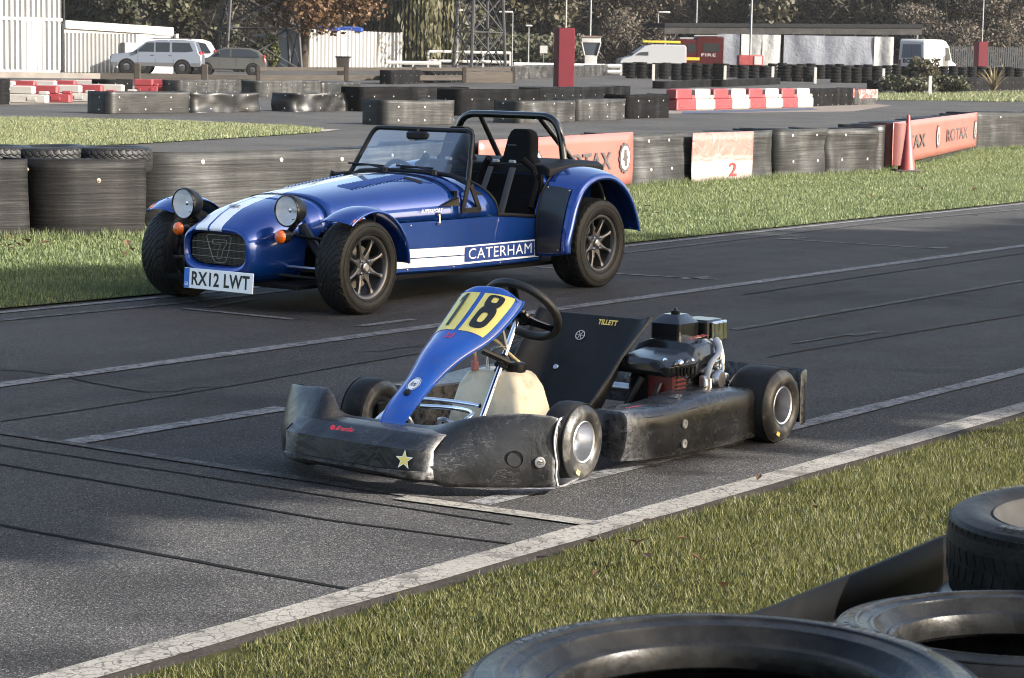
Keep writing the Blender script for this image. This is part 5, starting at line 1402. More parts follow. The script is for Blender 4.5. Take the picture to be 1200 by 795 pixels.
def belt_wall(name, label, pts, h, depth=.62, amp=.02, m=None, bolts=(.14, .5), seed=0, group=None, ret=(.6, .6), lean=0.0, z0=-.04, nb=None, washer=None, ends=True, top_wob=.012, rr=.20, rr1=None):
    """rubber belting wrapped round a row of tyres: front face along ground points, both ends turned back"""
    P_ = [Vector((p[0], p[1], 0)) for p in pts]
    base = Vector((P_[0].x, P_[0].y, tz(P_[0].x, P_[0].y)))
    t_all = (P_[-1] - P_[0]).normalized(); n_all = Vector((t_all.y, -t_all.x, 0))   # towards the viewer side
    if n_all.y > 0 and abs(n_all.y) > .3: n_all = -n_all
    path = []
    rr1 = rr if rr1 is None else rr1
    def arc(c, a, b_, k=5): return [c + a * math.cos(PI / 2 * i / k) + b_ * math.sin(PI / 2 * i / k) for i in range(k + 1)]
    d0 = (P_[1] - P_[0]).normalized(); n0 = Vector((d0.y, -d0.x, 0)); n0 = n0 if n0.dot(n_all) > 0 else -n0
    d1 = (P_[-1] - P_[-2]).normalized(); n1 = Vector((d1.y, -d1.x, 0)); n1 = n1 if n1.dot(n_all) > 0 else -n1
    if ends:
        c0 = P_[0] + d0 * rr - n0 * rr
        path += [c0 - d0 * rr - n0 * (ret[0] - rr) * k for k in (1, .75, .5, .25)] + arc(c0, -d0 * rr, n0 * rr)
    else: path.append(P_[0])
    for a, b_ in zip(P_[:-1], P_[1:]):
        k = max(2, int((b_ - a).length / .10))
        s0 = rr if (a is P_[0] and ends) else 0; s1 = rr1 if (b_ is P_[-1] and ends) else 0
        L = (b_ - a).length
        for i in range(1, k + 1):
            s = L * i / k
            if s < s0 + .01 or s > L - s1 + .001: continue
            path.append(a + (b_ - a).normalized() * s)
    if ends:
        c1 = P_[-1] - d1 * rr1 - n1 * rr1
        path += arc(c1, n1 * rr1, d1 * rr1)[1:] + [c1 + d1 * rr1 - n1 * (ret[1] - rr1) * k for k in (.25, .5, .75, 1)]
    q = MB(); nz = 9; rings = []
    acc = 0; o_sd = seed * 13.7
    info = []
    for i, p in enumerate(path):
        if i: acc += (p - path[i - 1]).length
        t_ = (path[min(i + 1, len(path) - 1)] - path[max(i - 1, 0)]).normalized(); n_ = Vector((t_.y, -t_.x, 0))
        if i == 0 and n_.dot(-d0) < 0 and ends: pass
        gz = tz(p.x, p.y) - base.z
        ring = []
        hw = h + top_wob * mnoise.noise(Vector((acc * .9, o_sd, 3.1)))
        for j in range(nz):
            v = j / (nz - 1)
            f = mnoise.noise(Vector((acc * 1.25 + o_sd, v * 1.1, o_sd))) + .5 * mnoise.noise(Vector((acc * 3.1, v * 2.3 + o_sd, 7.7)))
            q_ = p + n_ * (amp * f * 1.6 * (.6 + .4 * abs(v - .5) * 2)) - n_ * (lean * v)
            ring.append((q_.x - base.x, q_.y - base.y, gz + z0 + (hw - z0) * v))
        rings.append(ring); info.append((acc, Vector(ring[0]), n_, ring))
    q.loft(rings, closed=False)
    root = q.build(name, m or M_BELTG, None, smooth=60, solid=0.0)
    root.location = base
    sm = root.modifiers.new('thickness', 'SOLIDIFY'); sm.thickness = .012; sm.offset = 0
    tag(root, label, 'tyre barrier', group)
    if bolts:
        b = MB(); step = nb or .62; nxt = .25
        for acc_, p0, n_, ring in info:
            if acc_ >= nxt:
                nxt += step * random.uniform(.8, 1.2)
                for bz_ in bolts:
                    if random.random() < .12: continue
                    j = min(nz - 1, max(0, int(round(bz_ / h * (nz - 1)))))
                    c_ = Vector(ring[j]) + n_ * .006; c2 = Vector(ring[j]) - n_ * .006
                    for cc, nn in ((c_, n_), (c2, -n_)):
                        T = Matrix.Translation(cc) @ nn.to_track_quat('Z', 'Y').to_matrix().to_4x4()
                        b.lathe([(.020, 0), (.018, .004), (.010, .005), (.009, .010), (0, .012)], 10, T)
        if b.v: tag(b.build('bolts', washer or M_WASH, root, smooth=40), kind='stuff')
    # tyre fill seen at the top
    f = MB(); L = sum((b_ - a).length for a, b_ in zip(P_[:-1], P_[1:])); s = .36
    while s < L - .2:
        rem = s; 
        for a, b_ in zip(P_[:-1], P_[1:]):
            l = (b_ - a).length
            if rem <= l:
                d_ = (b_ - a).normalized(); nn = Vector((d_.y, -d_.x, 0)); nn = nn if nn.dot(n_all) > 0 else -nn
                c_ = a + d_ * rem - nn * (.35) - base
                gz = tz(c_.x + base.x, c_.y + base.y) - base.z
                for k in range(2):
                    z1 = h - .012 - .19 * k + random.uniform(-.03, .012)
                    f.lathe([(.17, z1 - .02), (.20, z1), (.25, z1 + .004), (.29, z1 - .03), (.295, z1 - .10), (.285, z1 - .17), (.20, z1 - .18)], 16, Matrix.Translation((c_.x, c_.y, gz)))
                break
            rem -= l
        s += .60
    if f.v: tag(f.build('tyre_filling', M_OLDR, root, smooth=50), kind='stuff')
    return root

# --- front row along the far edge of the near track
lw0 = belt_wall('belt_barrier', 'dark belt-wrapped barrier cut by the left picture edge with a tyre on top', [G(-330, 296), G(-60, 286), G(38, 282.5)], .60, amp=.02, m=M_BELTL, seed=1, bolts=(.50,), nb=.8, washer=M_BOLT, ret=(.5, .62), rr=.30, rr1=.10)
lw = belt_wall('belt_barrier', 'dark round-ended belt barrier at left with two old tyres lying on top', [G(41, 282.5) + Vector((.01, .02, 0)), G(171, 278)], .60, amp=.02, m=M_BELTL, seed=3, bolts=(.44, .17), nb=.55, washer=M_BOLT, ret=(.5, .62), rr=.34, rr1=.04)
b2 = belt_wall('belt_barrier', 'long pale worn belt barrier directly behind the nose of the blue car', [G(172, 277) + Vector((.02, .25, 0)), G(420, 261), G(553, 243.5)], .63, amp=.022, seed=2, bolts=(.52,), nb=.75, rr=.42)
b3 = belt_wall('belt_barrier', 'grey belt barrier on the right grass with a red and white sheet hung on it', [G(738, 221.5), G(800, 217), G(906, 210)], .60, amp=.05, seed=5, bolts=(.50, .20), nb=.6, rr=.45, rr1=.06)
belt_wall('belt_barrier', 'wrinkled belt barrier standing right next to the red and white sheet', [G(911, 209.7), G(968, 207)], .61, amp=.07, seed=6, bolts=(.50, .20), nb=.6, rr=.14, rr1=.06)
belt_wall('belt_barrier', 'bulging belt barrier standing immediately left of the traffic cone', [G(970, 207), G(1031, 204)], .60, amp=.08, seed=8, bolts=(.50, .20), nb=.6, rr=.18, rr1=.12)
b4 = belt_wall('belt_barrier', 'straight grey belt barrier at the right edge beyond the red banner board', [G(1143, 177.5), G(1215, 175), G(1420, 168)], .66, amp=.012, seed=7, bolts=(.55,), nb=.9)
# tyres on the left wall and the stacks under them
T0 = None
for k, (px, lab) in enumerate(((-12, 'leftmost of the three old tyres on the left belt barrier, cut by the picture edge'), (54, 'middle one of the three old tyres lying on top of the left belt barrier'), (129, 'rightmost of the three old tyres on the left belt barrier, nearest the blue car'))):
    g = G(px, 280); d = Vector((g.x * 1.022, g.y * 1.022 + .10, 0))
    t = tyre_thing('tyre', lab, (d.x, d.y, .575), share=T0, R=.31, r=.19, w=.20, n=48, rx=rad(random.uniform(-2, 2)), ry=rad(random.uniform(-3, 3)))
    T0 = T0 or t
# red sponsor boards
M_BRED = mat('banner_salmon', (.185, .068, .056), .35, var=.12, vscale=2.2); M_BRED2 = mat('banner_red', (.17, .018, .018), .45, var=.15, vscale=3)
M_BPINK = mat('banner_faded', (.70, .36, .32), .4, var=.10, vscale=2)
M_BTXT = mat('banner_lettering', (.042, .036, .036), .5); M_BGREY = mat('banner_grey', (.52, .52, .52), .5)
def gear_emblem(mb_dark, mb_light, c, X, Y_, n_, R):
    """round cog emblem with a seated figure cut-out, as on the boards"""
    c, X, Y_, n_ = Vector(c), Vector(X), Vector(Y_), Vector(n_)
    pts = []
    for i in range(48):
        r_ = R * (1.0 if i % 4 < 2 else .90); a = 2 * PI * i / 48
        pts.append(tuple(c + X * (r_ * math.cos(a)) + Y_ * (r_ * math.sin(a))))
    mb_dark.add(pts + [tuple(c)], [(i, (i + 1) % 48, 48) for i in range(48)])
    mb_light.add([tuple(c + n_ * .004 + X * (R * .76 * math.cos(2 * PI * i / 32)) + Y_ * (R * .76 * math.sin(2 * PI * i / 32))) for i in range(32)], [tuple(range(32))])
    poly = [(-.1, -.55), (.35, -.5), (.3, -.1), (.5, .1), (.2, .15), (.15, .5), (-.2, .55), (-.25, .1), (-.5, -.1), (-.15, -.2)]
    mb_dark.add([tuple(c + n_ * .008 + X * (x * R) + Y_ * (y * R)) for x, y in poly], [tuple(range(len(poly)))])
def banner(name, label, A, B, z0, z1, m, text_spec, lean=.0, cat='banner', m_edge=None):
    """sheet hung from A to B (ground points); text_spec: list of (kind, u0, u1, v0, v1)"""
    A, B = Vector((A.x, A.y, 0)), Vector((B.x, B.y, 0)); X = (B - A).normalized(); L = (B - A).length; n_ = Vector((X.y, -X.x, 0))
    if n_.y > 0: n_ = -n_
    base = A.copy(); q = MB()
    wob = lambda u, v: .014 * mnoise.noise(Vector((u * L * 1.7, v * 1.1, A.x))) 
    def pt(u, v, off=0.0):
        p = X * (u * L) + n_ * (wob(u, v) + off); return (p.x, p.y, z0 + (z1 - z0) * v)
    q.grid(lambda u, v: pt(u, v), 24, 6)
    o = q.build(name, m, None, smooth=60); o.location = base
    sm = o.modifiers.new('thickness', 'SOLIDIFY'); sm.thickness = .006; sm.offset = -1 if False else 0
    tag(o, label, cat)
    td, tl = MB(), MB()
    for k, u0, u1, v0, v1 in text_spec:
        if k == '@':
            gear_emblem(td, tl, pt((u0 + u1) / 2, (v0 + v1) / 2, .016), X, (0, 0, 1), n_, (v1 - v0) * (z1 - z0) / 2)
        else:
            text_mb(k, td, pt(u0, v0, .016), X, (0, 0, 1), (u1 - u0) * L, (v1 - v0) * (z1 - z0), bold=.02)
    if td.v: td.build('board_lettering', m_edge or M_BTXT, o, smooth=0)
    if tl.v: tl.build('emblem_disc', mat('emblem_pale', (.24, .235, .23), .5), o, smooth=0)
    return o
b5 = belt_wall('belt_barrier', 'belt barrier carrying the red sponsor board behind the car cockpit', [G(553, 243.5) + Vector((.03, .05, 0)), G(737, 222)], .60, amp=.008, seed=9, bolts=None, m=M_BELTD)
nv = lambda A, B: Vector(((B - A).y, -(B - A).x, 0)).normalized() * (1 if (B - A).x > 0 else -1)
A_, B_ = G(556, 243.2), G(737, 222.2); off = nv(A_, B_) * .03
banner('sponsor_board', 'red sponsor board seen through the roll bar and behind the cockpit of the blue car', A_ + off, B_ + off, .06, .635, M_BRED, [('ROTAX', .03, .22, .32, .66), ('@', .27, .40, .24, .80), ('ROTAX', .50, .84, .32, .66), ('@', .87, .995, .22, .82)])
A_, B_ = G(803, 216.8), G(874, 212.2); off = nv(A_, B_) * .08
M_SHEET = None
def sheet_mat():
    m, nt, b = _new('red_white_sheet')
    t = nt.nodes.new('ShaderNodeTexCoord'); s = nt.nodes.new('ShaderNodeSeparateXYZ'); nt.links.new(t.outputs['Generated'], s.inputs[0])
    f = noise(nt, t.outputs['Object'], 3.5, 5, .6, .8)
    u = math_n(nt, 'ADD', s.outputs['Z'], math_n(nt, 'MULTIPLY', math_n(nt, 'SUBTRACT', f, .5), .25))
    nt.links.new(ramp(nt, u, [(.40, (.23, .20, .185)), (.46, (.20, .095, .082)), (.50, (.22, .15, .135)), (.56, (.19, .085, .072)), (.95, (.19, .092, .078))]), b.inputs['Base Color'])
    b.inputs['Roughness'].default_value = .38
    bump(nt, b, noise(nt, t.outputs['Object'], 5, 4, .5, 1.2), .6, .05)
    return m
sh_o = banner('hung_sheet', 'creased red and white advertising sheet hung on the wrinkled belt barrier', A_ + off, B_ + off, .02, .60, sheet_mat(), [('2', .60, .72, .10, .38)], m_edge=M_BRED2)
# red board on the right with its rounded left end
A_, B_ = G(1040, 203.5), G(1141, 178.5)
b6 = belt_wall('belt_barrier', 'belt barrier carrying the long red sponsor board on the right behind the traffic cone', [G(1033, 203.5), B_], .64, amp=.006, seed=11, bolts=None, m=M_BELTD)
dirr = (B_ - A_).normalized(); off = nv(A_, B_) * .035
banner('sponsor_board', 'long red sponsor board on the right hand barrier, partly behind the traffic cone', A_ + dirr * .1 + off, B_ + off, .10, .67, M_BRED, [('ROTAX', .02, .33, .30, .64), ('@', .40, .54, .18, .82), ('ROTAX', .585, .86, .30, .64), ('@', .93, 1.0, .20, .80)])
q = MB(); c_ = G(1060, 202.5) - nv(A_, B_) * .22
q.lathe([(.285, .10), (.285, .66)], 24, None, False, rad(150), rad(330)); wr = q.build('banner_wrap', mat('banner_dark_red', (.075, .010, .010), .45, var=.2, vscale=4), None, smooth=60); wr.location = c_; tag(wr, 'dark red sheet end wrapped round the barrier just left of the traffic cone', 'banner')
# traffic cone
cg = G(1062, 203); q = MB()
q.lathe([(.12, .0), (.115, .03), (.022, .735), (.018, .75), (.0, .752)], 28); cone = q.build('traffic_cone', mat('cone_red', (.16, .020, .019), .5, var=.2, vscale=4), None, smooth=50)
cone.location = (cg.x, cg.y, .02); tag(cone, 'tall faded red traffic cone standing on the grass in front of the right sponsor board', 'traffic cone')
q = MB(); q.box((0, 0, .012), (.34, .34, .03), 0, .01); q.build('cone_base', mat('cone_base_black', (.03, .02, .02), .7), cone)

# --- middle distance: belt blocks round the infield
H_ = .52
mid = [
 ('dark studded belt block in front of the plastic barriers at left, left of a pair', (128, 134), (226, 133), .52, .012, M_BELTD, 21),
 ('crumpled shiny belt block, right one of the pair left of the blue car bonnet', (227, 132.5), (308, 131.5), .48, .085, M_BELTD, 22),
 ('crumpled belt block with a bright fold standing just left of the windscreen', (346, 131.5), (431, 130), .47, .11, M_BELTD, 23),
 ('pale worn belt block standing just above the windscreen of the blue car', (449, 147), (536, 146.5), .52, .012, M_BELTG, 24),
 ('long black belt wall behind the pale block above the windscreen', (424, 131), (552, 129.5), .64, .010, M_BELTB, 25),
 ('black belt wall in the middle behind the roll bar of the blue car', (540, 136), (634, 134), .66, .010, M_BELTB, 26),
 ('bright fluted belt block right of the roll bar top', (609, 145), (677, 143.5), .50, .045, M_BELTG, 27),
 ('pale belt block with scrawled dark marks right of the roll bar', (678, 142.5), (735, 141), .52, .02, M_BELTG, 28),
 ('tall black belt block between the scrawled block and the red and white barriers', (737, 139.5), (786, 138), .60, .012, M_BELTB, 29),
 ('black belt wall behind the fluted and scrawled blocks, under the red padded post', (634, 128), (740, 124), .62, .010, M_BELTB, 30),
 ('low dark belt wall behind the pair of blocks at left, below the silver off-roader', (212, 112), (302, 110.5), .52, .02, M_BELTG, 31),
 ('grey belt wall left of the windscreen, below the white container', (304, 114), (378, 113), .55, .03, M_BELTG, 32),
 ('dark belt block in front of the white container and below the wheelie bin', (379, 112), (424, 111), .48, .02, M_BELTD, 33),
 ('black round-ended belt block left of the pair of blocks, among red plastic barriers', (130, 112), (158, 111.5), .52, .01, M_BELTB, 34),
 ('black belt block at the left picture edge beside the white plastic barriers', (-40, 124), (15, 123), .66, .01, M_BELTB, 35),
 ('far wavy grey belt wall left of the red padded post', (560, 100), (651, 98.5), .75, .12, M_BELTG, 36),
 ('far pale belt wall right of the red padded post', (670, 99), (742, 97), .70, .03, M_BELTG, 37),
 ('black belt block with a white and red banner right of the plastic barriers', (943, 125), (1001, 123.5), .62, .01, M_BELTB, 38),
 ('small belt block with a red patterned banner at the end of the plastic barriers', (1003, 123.5), (1028, 122.5), .55, .01, M_BELTG, 39),
 ('black belt block with red lettering on the right across the far grass', (1031, 110.5), (1091, 109.5), .58, .01, M_BELTB, 40),
 ('long black belt wall at the right edge across the far grass', (1121, 111), (1280, 111), .72, .01, M_BELTB, 41),
 ('far dark belt wall behind the plastic barriers on the right, left half', (780, 106.5), (842, 105.5), .38, .01, M_BELTB, 42),
 ('far dark belt wall behind the plastic barriers on the right, right half', (848, 106), (915, 105), .38, .01, M_BELTB, 43),
 ('dark far belt wall between the container and the second pylon foot', (460, 101), (556, 100), .70, .03, M_BELTB, 44),
]
belts = {}
for lab, a, b_, h, amp, m, sd in mid:
    A_, B_ = G(*a), G(*b_)
    if (B_ - A_).y < .3 * abs((B_ - A_).x): B_ = B_ + Vector((0, .25 * (B_ - A_).x, 0)) if False else B_
    belts[sd] = belt_wall('belt_barrier', lab, [A_, B_], h, amp=amp, m=m, seed=sd, bolts=(.42, .10) if h > .45 else None, nb=.75, ret=(.7, .7), group='belt-wrapped barrier blocks round the circuit')
def small_banner(par, a, b_, z0, z1, m, txt=None, mt=None, th=.04):
    A_, B_ = G(*a), G(*b_); n_ = nv(A_, B_); q = MB(); base = par.location
    P_ = [A_ + n_ * th, B_ + n_ * th]
    q.loft([[(P_[0] - base) + Vector((0, 0, z0)), (P_[1] - base) + Vector((0, 0, z0)), (P_[1] - base) + Vector((0, 0, z1)), (P_[0] - base) + Vector((0, 0, z1))],
            [(P_[0] - base) - n_ * .01 + Vector((0, 0, z0)), (P_[1] - base) - n_ * .01 + Vector((0, 0, z0)), (P_[1] - base) - n_ * .01 + Vector((0, 0, z1)), (P_[0] - base) - n_ * .01 + Vector((0, 0, z1))]])
    o = q.build('banner_sheet', m, par, smooth=0)
    if txt:
        X = (B_ - A_).normalized(); L = (B_ - A_).length; t = MB()
        text_mb(txt, t, tuple(P_[0] - base + X * L * .12 + n_ * .006 + Vector((0, 0, z0 + (z1 - z0) * .25))), X, (0, 0, 1), L * .76, (z1 - z0) * .5, shear=.25, bold=.03)
        t.build('banner_lettering', mt, o, smooth=0)
M_BW = mat('banner_white', (.26, .25, .245), .4, var=.15, vscale=4)
def splash_mat(name, a, b2_, sc):
    m, nt, b = _new(name); f = noise(nt, coords(nt, 'Object'), sc, 4, .6, 1.4)
    nt.links.new(ramp(nt, f, [(.44, a), (.50, b2_), (.58, b2_), (.63, a)]), b.inputs['Base Color']); b.inputs['Roughness'].default_value = .4
    return m
small_banner(belts[38], (966, 124.3), (1000, 123.4), .28, .60, splash_mat('banner_red_splash', (.26, .25, .245), (.20, .016, .013), 2.2))
small_banner(belts[39], (1004, 123.4), (1027, 122.5), .24, .56, splash_mat('banner_red_blocks', (.26, .245, .235), (.20, .02, .016), 3.5))
small_banner(belts[40], (1036, 110.4), (1088, 109.6), .10, .54, M_BLKM, 'RYE HOUSE', M_BRED2, .05)
t = MB(); A_, B_ = G(688, 142), G(728, 141); n_ = nv(A_, B_); X = (B_ - A_).normalized(); base = belts[28].location
for i, (u0, u1, v, tx_) in enumerate(((.02, .98, .30, 'BeaKeRs'), (.1, .9, .17, 'ooocx o'))):
    L = (B_ - A_).length; text_mb(tx_, t, tuple(A_ - base + X * L * u0 + n_ * .06 + Vector((0, 0, v))), X, (0, 0, 1), L * (u1 - u0), .075, bold=.02)
t.build('scrawled_marks', M_BLKM, belts[28], smooth=0)

# --- plastic barriers, red and white
M_PRED = mat('plastic_red', (.135, .018, .021), .45, var=.2, vscale=2.5); M_PWHI = mat('plastic_white', (.205, .195, .18), .45, var=.18, vscale=2, dust=((.12, .105, .085), 5, .6))
def plastic(mw):
    q = MB(); q.box((0, 0, .14), (.98, .40, .28), 0, .03); q.box((-.12, 0, .41), (.78, .36, .26), 0, .03); q.box((.42, 0, .33), (.16, .30, .10), 0, .02)
    o = q.build('plastic_barrier', mw, None, smooth=30); p = MB(); p.box((-.30, -.206, .14), (.16, .02, .12), 0, .008); p.box((.24, -.206, .14), (.16, .02, .12), 0, .008)
    tag(p.build('fork_slots', mw, o), kind='stuff'); return o
PR, PW = plastic(M_PRED), plastic(M_PWHI)
used_p = {'r': False, 'w': False}
def put_plastic(kind, p, rz, label, group, sc=1.0, z=0.0, hz=.86):
    src = PR if kind == 'r' else PW
    if used_p[kind]:
        o = src.copy(); col.objects.link(o)
        for c in src.children: cc = c.copy(); col.objects.link(cc); cc.parent = o
    else: o = src; used_p[kind] = True
    o.location = (p[0], p[1], tz(p[0], p[1]) + z); o.rotation_euler = (0, 0, rz); o.scale = (sc, 1, hz)
    tag(o, label, 'barrier', group)
ordn = ['first', 'second', 'third', 'fourth', 'fifth', 'sixth', 'seventh', 'eighth', 'ninth', 'tenth']
A_, B_ = G(798, 129.6), G(938, 126); n_ = 8; rz = math.atan2((B_ - A_).y, (B_ - A_).x)
for i in range(n_):
    p = A_.lerp(B_, i / (n_ - 1)); k = 'r' if i % 2 == 0 else 'w'
    put_plastic(k, p, rz, '%s plastic barrier, %s from the left in the row right of the car' % ('faded red' if k == 'r' else 'white', ordn[i]), 'red and white plastic barriers right of the car', (B_ - A_).length / (n_ - 1) / .98, 0, 1.18)
A_, B_ = G(22, 121), G(128, 117.5)
for i in range(5):
    p = A_.lerp(B_, i / 4); k = 'w' if i % 2 == 0 else 'r'
    put_plastic(k, p, 0, '%s plastic barrier, %s from the left in the front row below the white building' % ('red' if k == 'r' else 'dirty white', ordn[i]), 'red and white plastic barriers below the white building', (B_ - A_).length / 4 / .98)
A_, B_ = G(2, 112.5), G(140, 109.5)
for i in range(7):
    p = A_.lerp(B_, i / 6); k = 'w' if i % 2 == 0 else 'r'
    put_plastic(k, p, 0, '%s plastic barrier, %s from the left in the back row below the white building' % ('red' if k == 'r' else 'white', ordn[i]), 'red and white plastic barriers below the white building', (B_ - A_).length / 6 / .98)
for i, px in enumerate((172, 193)):
    put_plastic('r', G(px, 111), 0, '%s of the two red plastic barriers behind the left pair of belt blocks' % ('left one', 'right one')[i], 'red plastic barriers behind the belt blocks', .8, .05)

# --- foreground tyres
M_FTY = mat('glossy_old_tyre', (.006, .006, .006), .26, var=.4, vscale=11, bmp=.25, bscale=45, bdist=.004, spec=.17, rvar=.12, dust=((.030, .028, .025), 7, .4))
def fprof(R):
    k = R - .325
    half = [(.199, .050), (.1995, .068), (.203, .077), (.209, .0795), (.213, .0775), (.219, .080), (.2235, .0865), (.231, .0905), (.2335, .0945), (.238, .0955), (.2425, .0935), (.256, .0965), (.2585, .0995), (.263, .1000), (.267, .0975), (.285, .0955), (.299, .0885)]
    sh_ = [(.309, .0800), (.3165, .070), (.3205, .060), (.3215, .0585), (.3215, .0545), (.3235, .052), (.3245, .030)]
    up = half + [(r + k, z) for r, z in sh_]
    inn = [(.308, 0), (.304, -.05), (.27, -.082), (.215, -.075), (.199, -.050)]
    return [(r, -z) for r, z in up] + [(.325 + k, 0)] + up[::-1] + [(.206, .045), (.245, .076), (.290, .066), (.308, .02)] + inn
q = MB(); q.lathe(fprof(.325), 110); ft = q.build('tyre', [M_OLDT, M_FTY], None, smooth=35)
for p in ft.data.polygons: p.material_index = 0 if math.hypot(p.center.x, p.center.y) > .325 - .013 else 1
rbq = MB()
for rr in (.290,):
    for i_ in (1,): rbq.tube([(rr * math.cos(2 * PI * i / 90), rr * math.sin(2 * PI * i / 90), .0935) for i in range(90)], .0016, 5, closed=True)
rbq.build('sidewall_rib', M_FTY, ft)
tx = MB()
for k, w_ in enumerate(('TUBELESS', '185/60 R14', 'RADIAL', 'STEEL BELTED')):
    a0 = .6 + k * 1.6; t_ = MB(); text_mb(w_, t_, (0, 0, 0), (1, 0, 0), (0, 1, 0), 1, 1, bold=.02)
    tx.add([((.270 + .012 * y) * math.cos(a0 - .6 * x), (.270 + .012 * y) * math.sin(a0 - .6 * x), .0978 - .0006 * y) for x, y, z in t_.v], t_.f)
tx.build('sidewall_lettering', mat('raised_rubber', (.028, .028, .027), .4), ft, smooth=0)['kind'] = 'stuff'
fx, fy = .252, 2.60
ft.location = (fx, fy, .604); ft.rotation_euler = (rad(1), rad(-1.5), .4); tag(ft, 'big worn tyre on top of the nearest stack at the bottom of the picture', 'tyre', 'foreground tyre stacks')
for k in range(3):
    o = ft.copy(); col.objects.link(o); o.location = (fx + random.uniform(-.01, .01), fy + random.uniform(-.01, .01), .4065 - .1975 * k + .003); o.rotation_euler = (0, 0, k); tag(o, 'worn tyre stacked under the big nearest tyre, hidden below the picture edge', 'tyre', 'foreground tyre stacks')
o2 = ft.copy(); col.objects.link(o2); o2.location = (.845, 3.70, .380); o2.rotation_euler = (rad(-2), rad(2), 1.4); o2.scale = (1.03, 1.03, 1.26); tag(o2, 'dark tyre lying at the right bottom edge behind the nearest tyre', 'tyre', 'foreground tyre stacks')
for ch in ft.children:
    c = ch.copy(); col.objects.link(c); c.parent = o2
for k in range(1):
    o = ft.copy(); col.objects.link(o); o.scale = (1, 1, 1.26); o.location = (.845, 3.70, .128); o.rotation_euler = (0, 0, 2 + k); tag(o, 'tyre stacked under the dark right bottom tyre, hidden below the picture edge', 'tyre', 'foreground tyre stacks')
for k in range(2):
    o = ft.copy(); col.objects.link(o); o.scale = (.88, .88, 1.055); o.location = (1.078, 4.30, .1035 + .206 * k); o.rotation_euler = (0, 0, 1 + k); tag(o, ('lowest dark tyre', 'upper dark tyre')[k] + ' under the small grooved road wheel at the right edge', 'tyre', 'foreground tyre stacks')
# tyre with its wheel lying on the grass at the right edge
t3 = thing('car_wheel', 'small old road wheel with grooved tread lying flat on tyres at the right picture edge', 'wheel', (1.078, 4.30, .414))
q = MB(); q.lathe(tyre_profile(.315, .20, .20, .03, .006, 6), 96); 
grv = MB()
ty3 = q.build('tyre', [M_OLDR, M_OLDR], t3, smooth=50); ty3.location = (0, 0, .086); ty3.scale = (.78, .78, .78); ty3.rotation_euler = (rad(2), rad(-3), 0)
blk = MB()
for row, (z0, z1) in enumerate(((-.085, -.045), (-.038, -.004), (.004, .038), (.045, .085))):
    n_ = 62
    for i in range(n_):
        a0 = 2 * PI * (i + .5 * (row % 2)) / n_; a1 = a0 + 2 * PI / n_ * .80; R0, R1 = .308, .3175 - (.006 if row in (0, 3) else 0)
        sh = .03 * (1 if row % 2 else -1)
        blk.add([(R0 * math.cos(a0), R0 * math.sin(a0), z0), (R0 * math.cos(a1), R0 * math.sin(a1), z0), (R0 * math.cos(a1 + sh), R0 * math.sin(a1 + sh), z1), (R0 * math.cos(a0 + sh), R0 * math.sin(a0 + sh), z1),
                 (R1 * math.cos(a0), R1 * math.sin(a0), z0), (R1 * math.cos(a1), R1 * math.sin(a1), z0), (R1 * math.cos(a1 + sh), R1 * math.sin(a1 + sh), z1), (R1 * math.cos(a0 + sh), R1 * math.sin(a0 + sh), z1)],
                [(4, 5, 6, 7), (0, 1, 5, 4), (1, 2, 6, 5), (2, 3, 7, 6), (3, 0, 4, 7)])
tag(blk.build('tread_blocks', M_OLDR, ty3, smooth=0), kind='stuff')
tx = MB()
for k in range(3):
    a0 = 2.4 + k * 2.1
    t_ = MB(); text_mb(('M+S RADIAL', 'TUBELESS', '205/55 R16')[k], t_, (0, 0, 0), (1, 0, 0), (0, 1, 0), 1, 1, bold=.02)
    tx.add([((.262 + .018 * y) * math.cos(a0 - .75 * x), (.262 + .018 * y) * math.sin(a0 - .75 * x), .1075) for x, y, z in t_.v], t_.f)
tx.build('sidewall_lettering', mat('sidewall_letter', (.05, .05, .05), .5), ty3, smooth=0)['kind'] = 'stuff'
q = MB(); q.lathe([(.205, .075), (.212, .088), (.204, .092), (.196, .085), (.188, .05), (.15, .02), (.06, .045), (0, .045)], 56); rm3 = q.build('rim', mat('rusty_rim', (.030, .029, .027), .7, 0, spec=.1, var=.3, vscale=14, dust=((.028, .024, .02), 16, .7)), ty3, smooth=45)
# black belt strip on edge in front of the stacks
bs_ = belt_wall('belt_barrier', 'black rubber belt strip standing on edge between the near grass and the bottom right tyres', [Vector((.20, 3.66, 0)), Vector((.475, 4.03, 0)), Vector((.87, 4.63, 0)), Vector((1.10, 4.93, 0))], .45, amp=.006, m=mat('rubber_strip', (.0025, .0025, .0027), .5, var=.4, vscale=5, spec=.06, dust=((.012, .011, .010), 3, .5)), seed=50, bolts=None, ends=False)
for ch in list(bs_.children): bpy.data.objects.remove(ch)
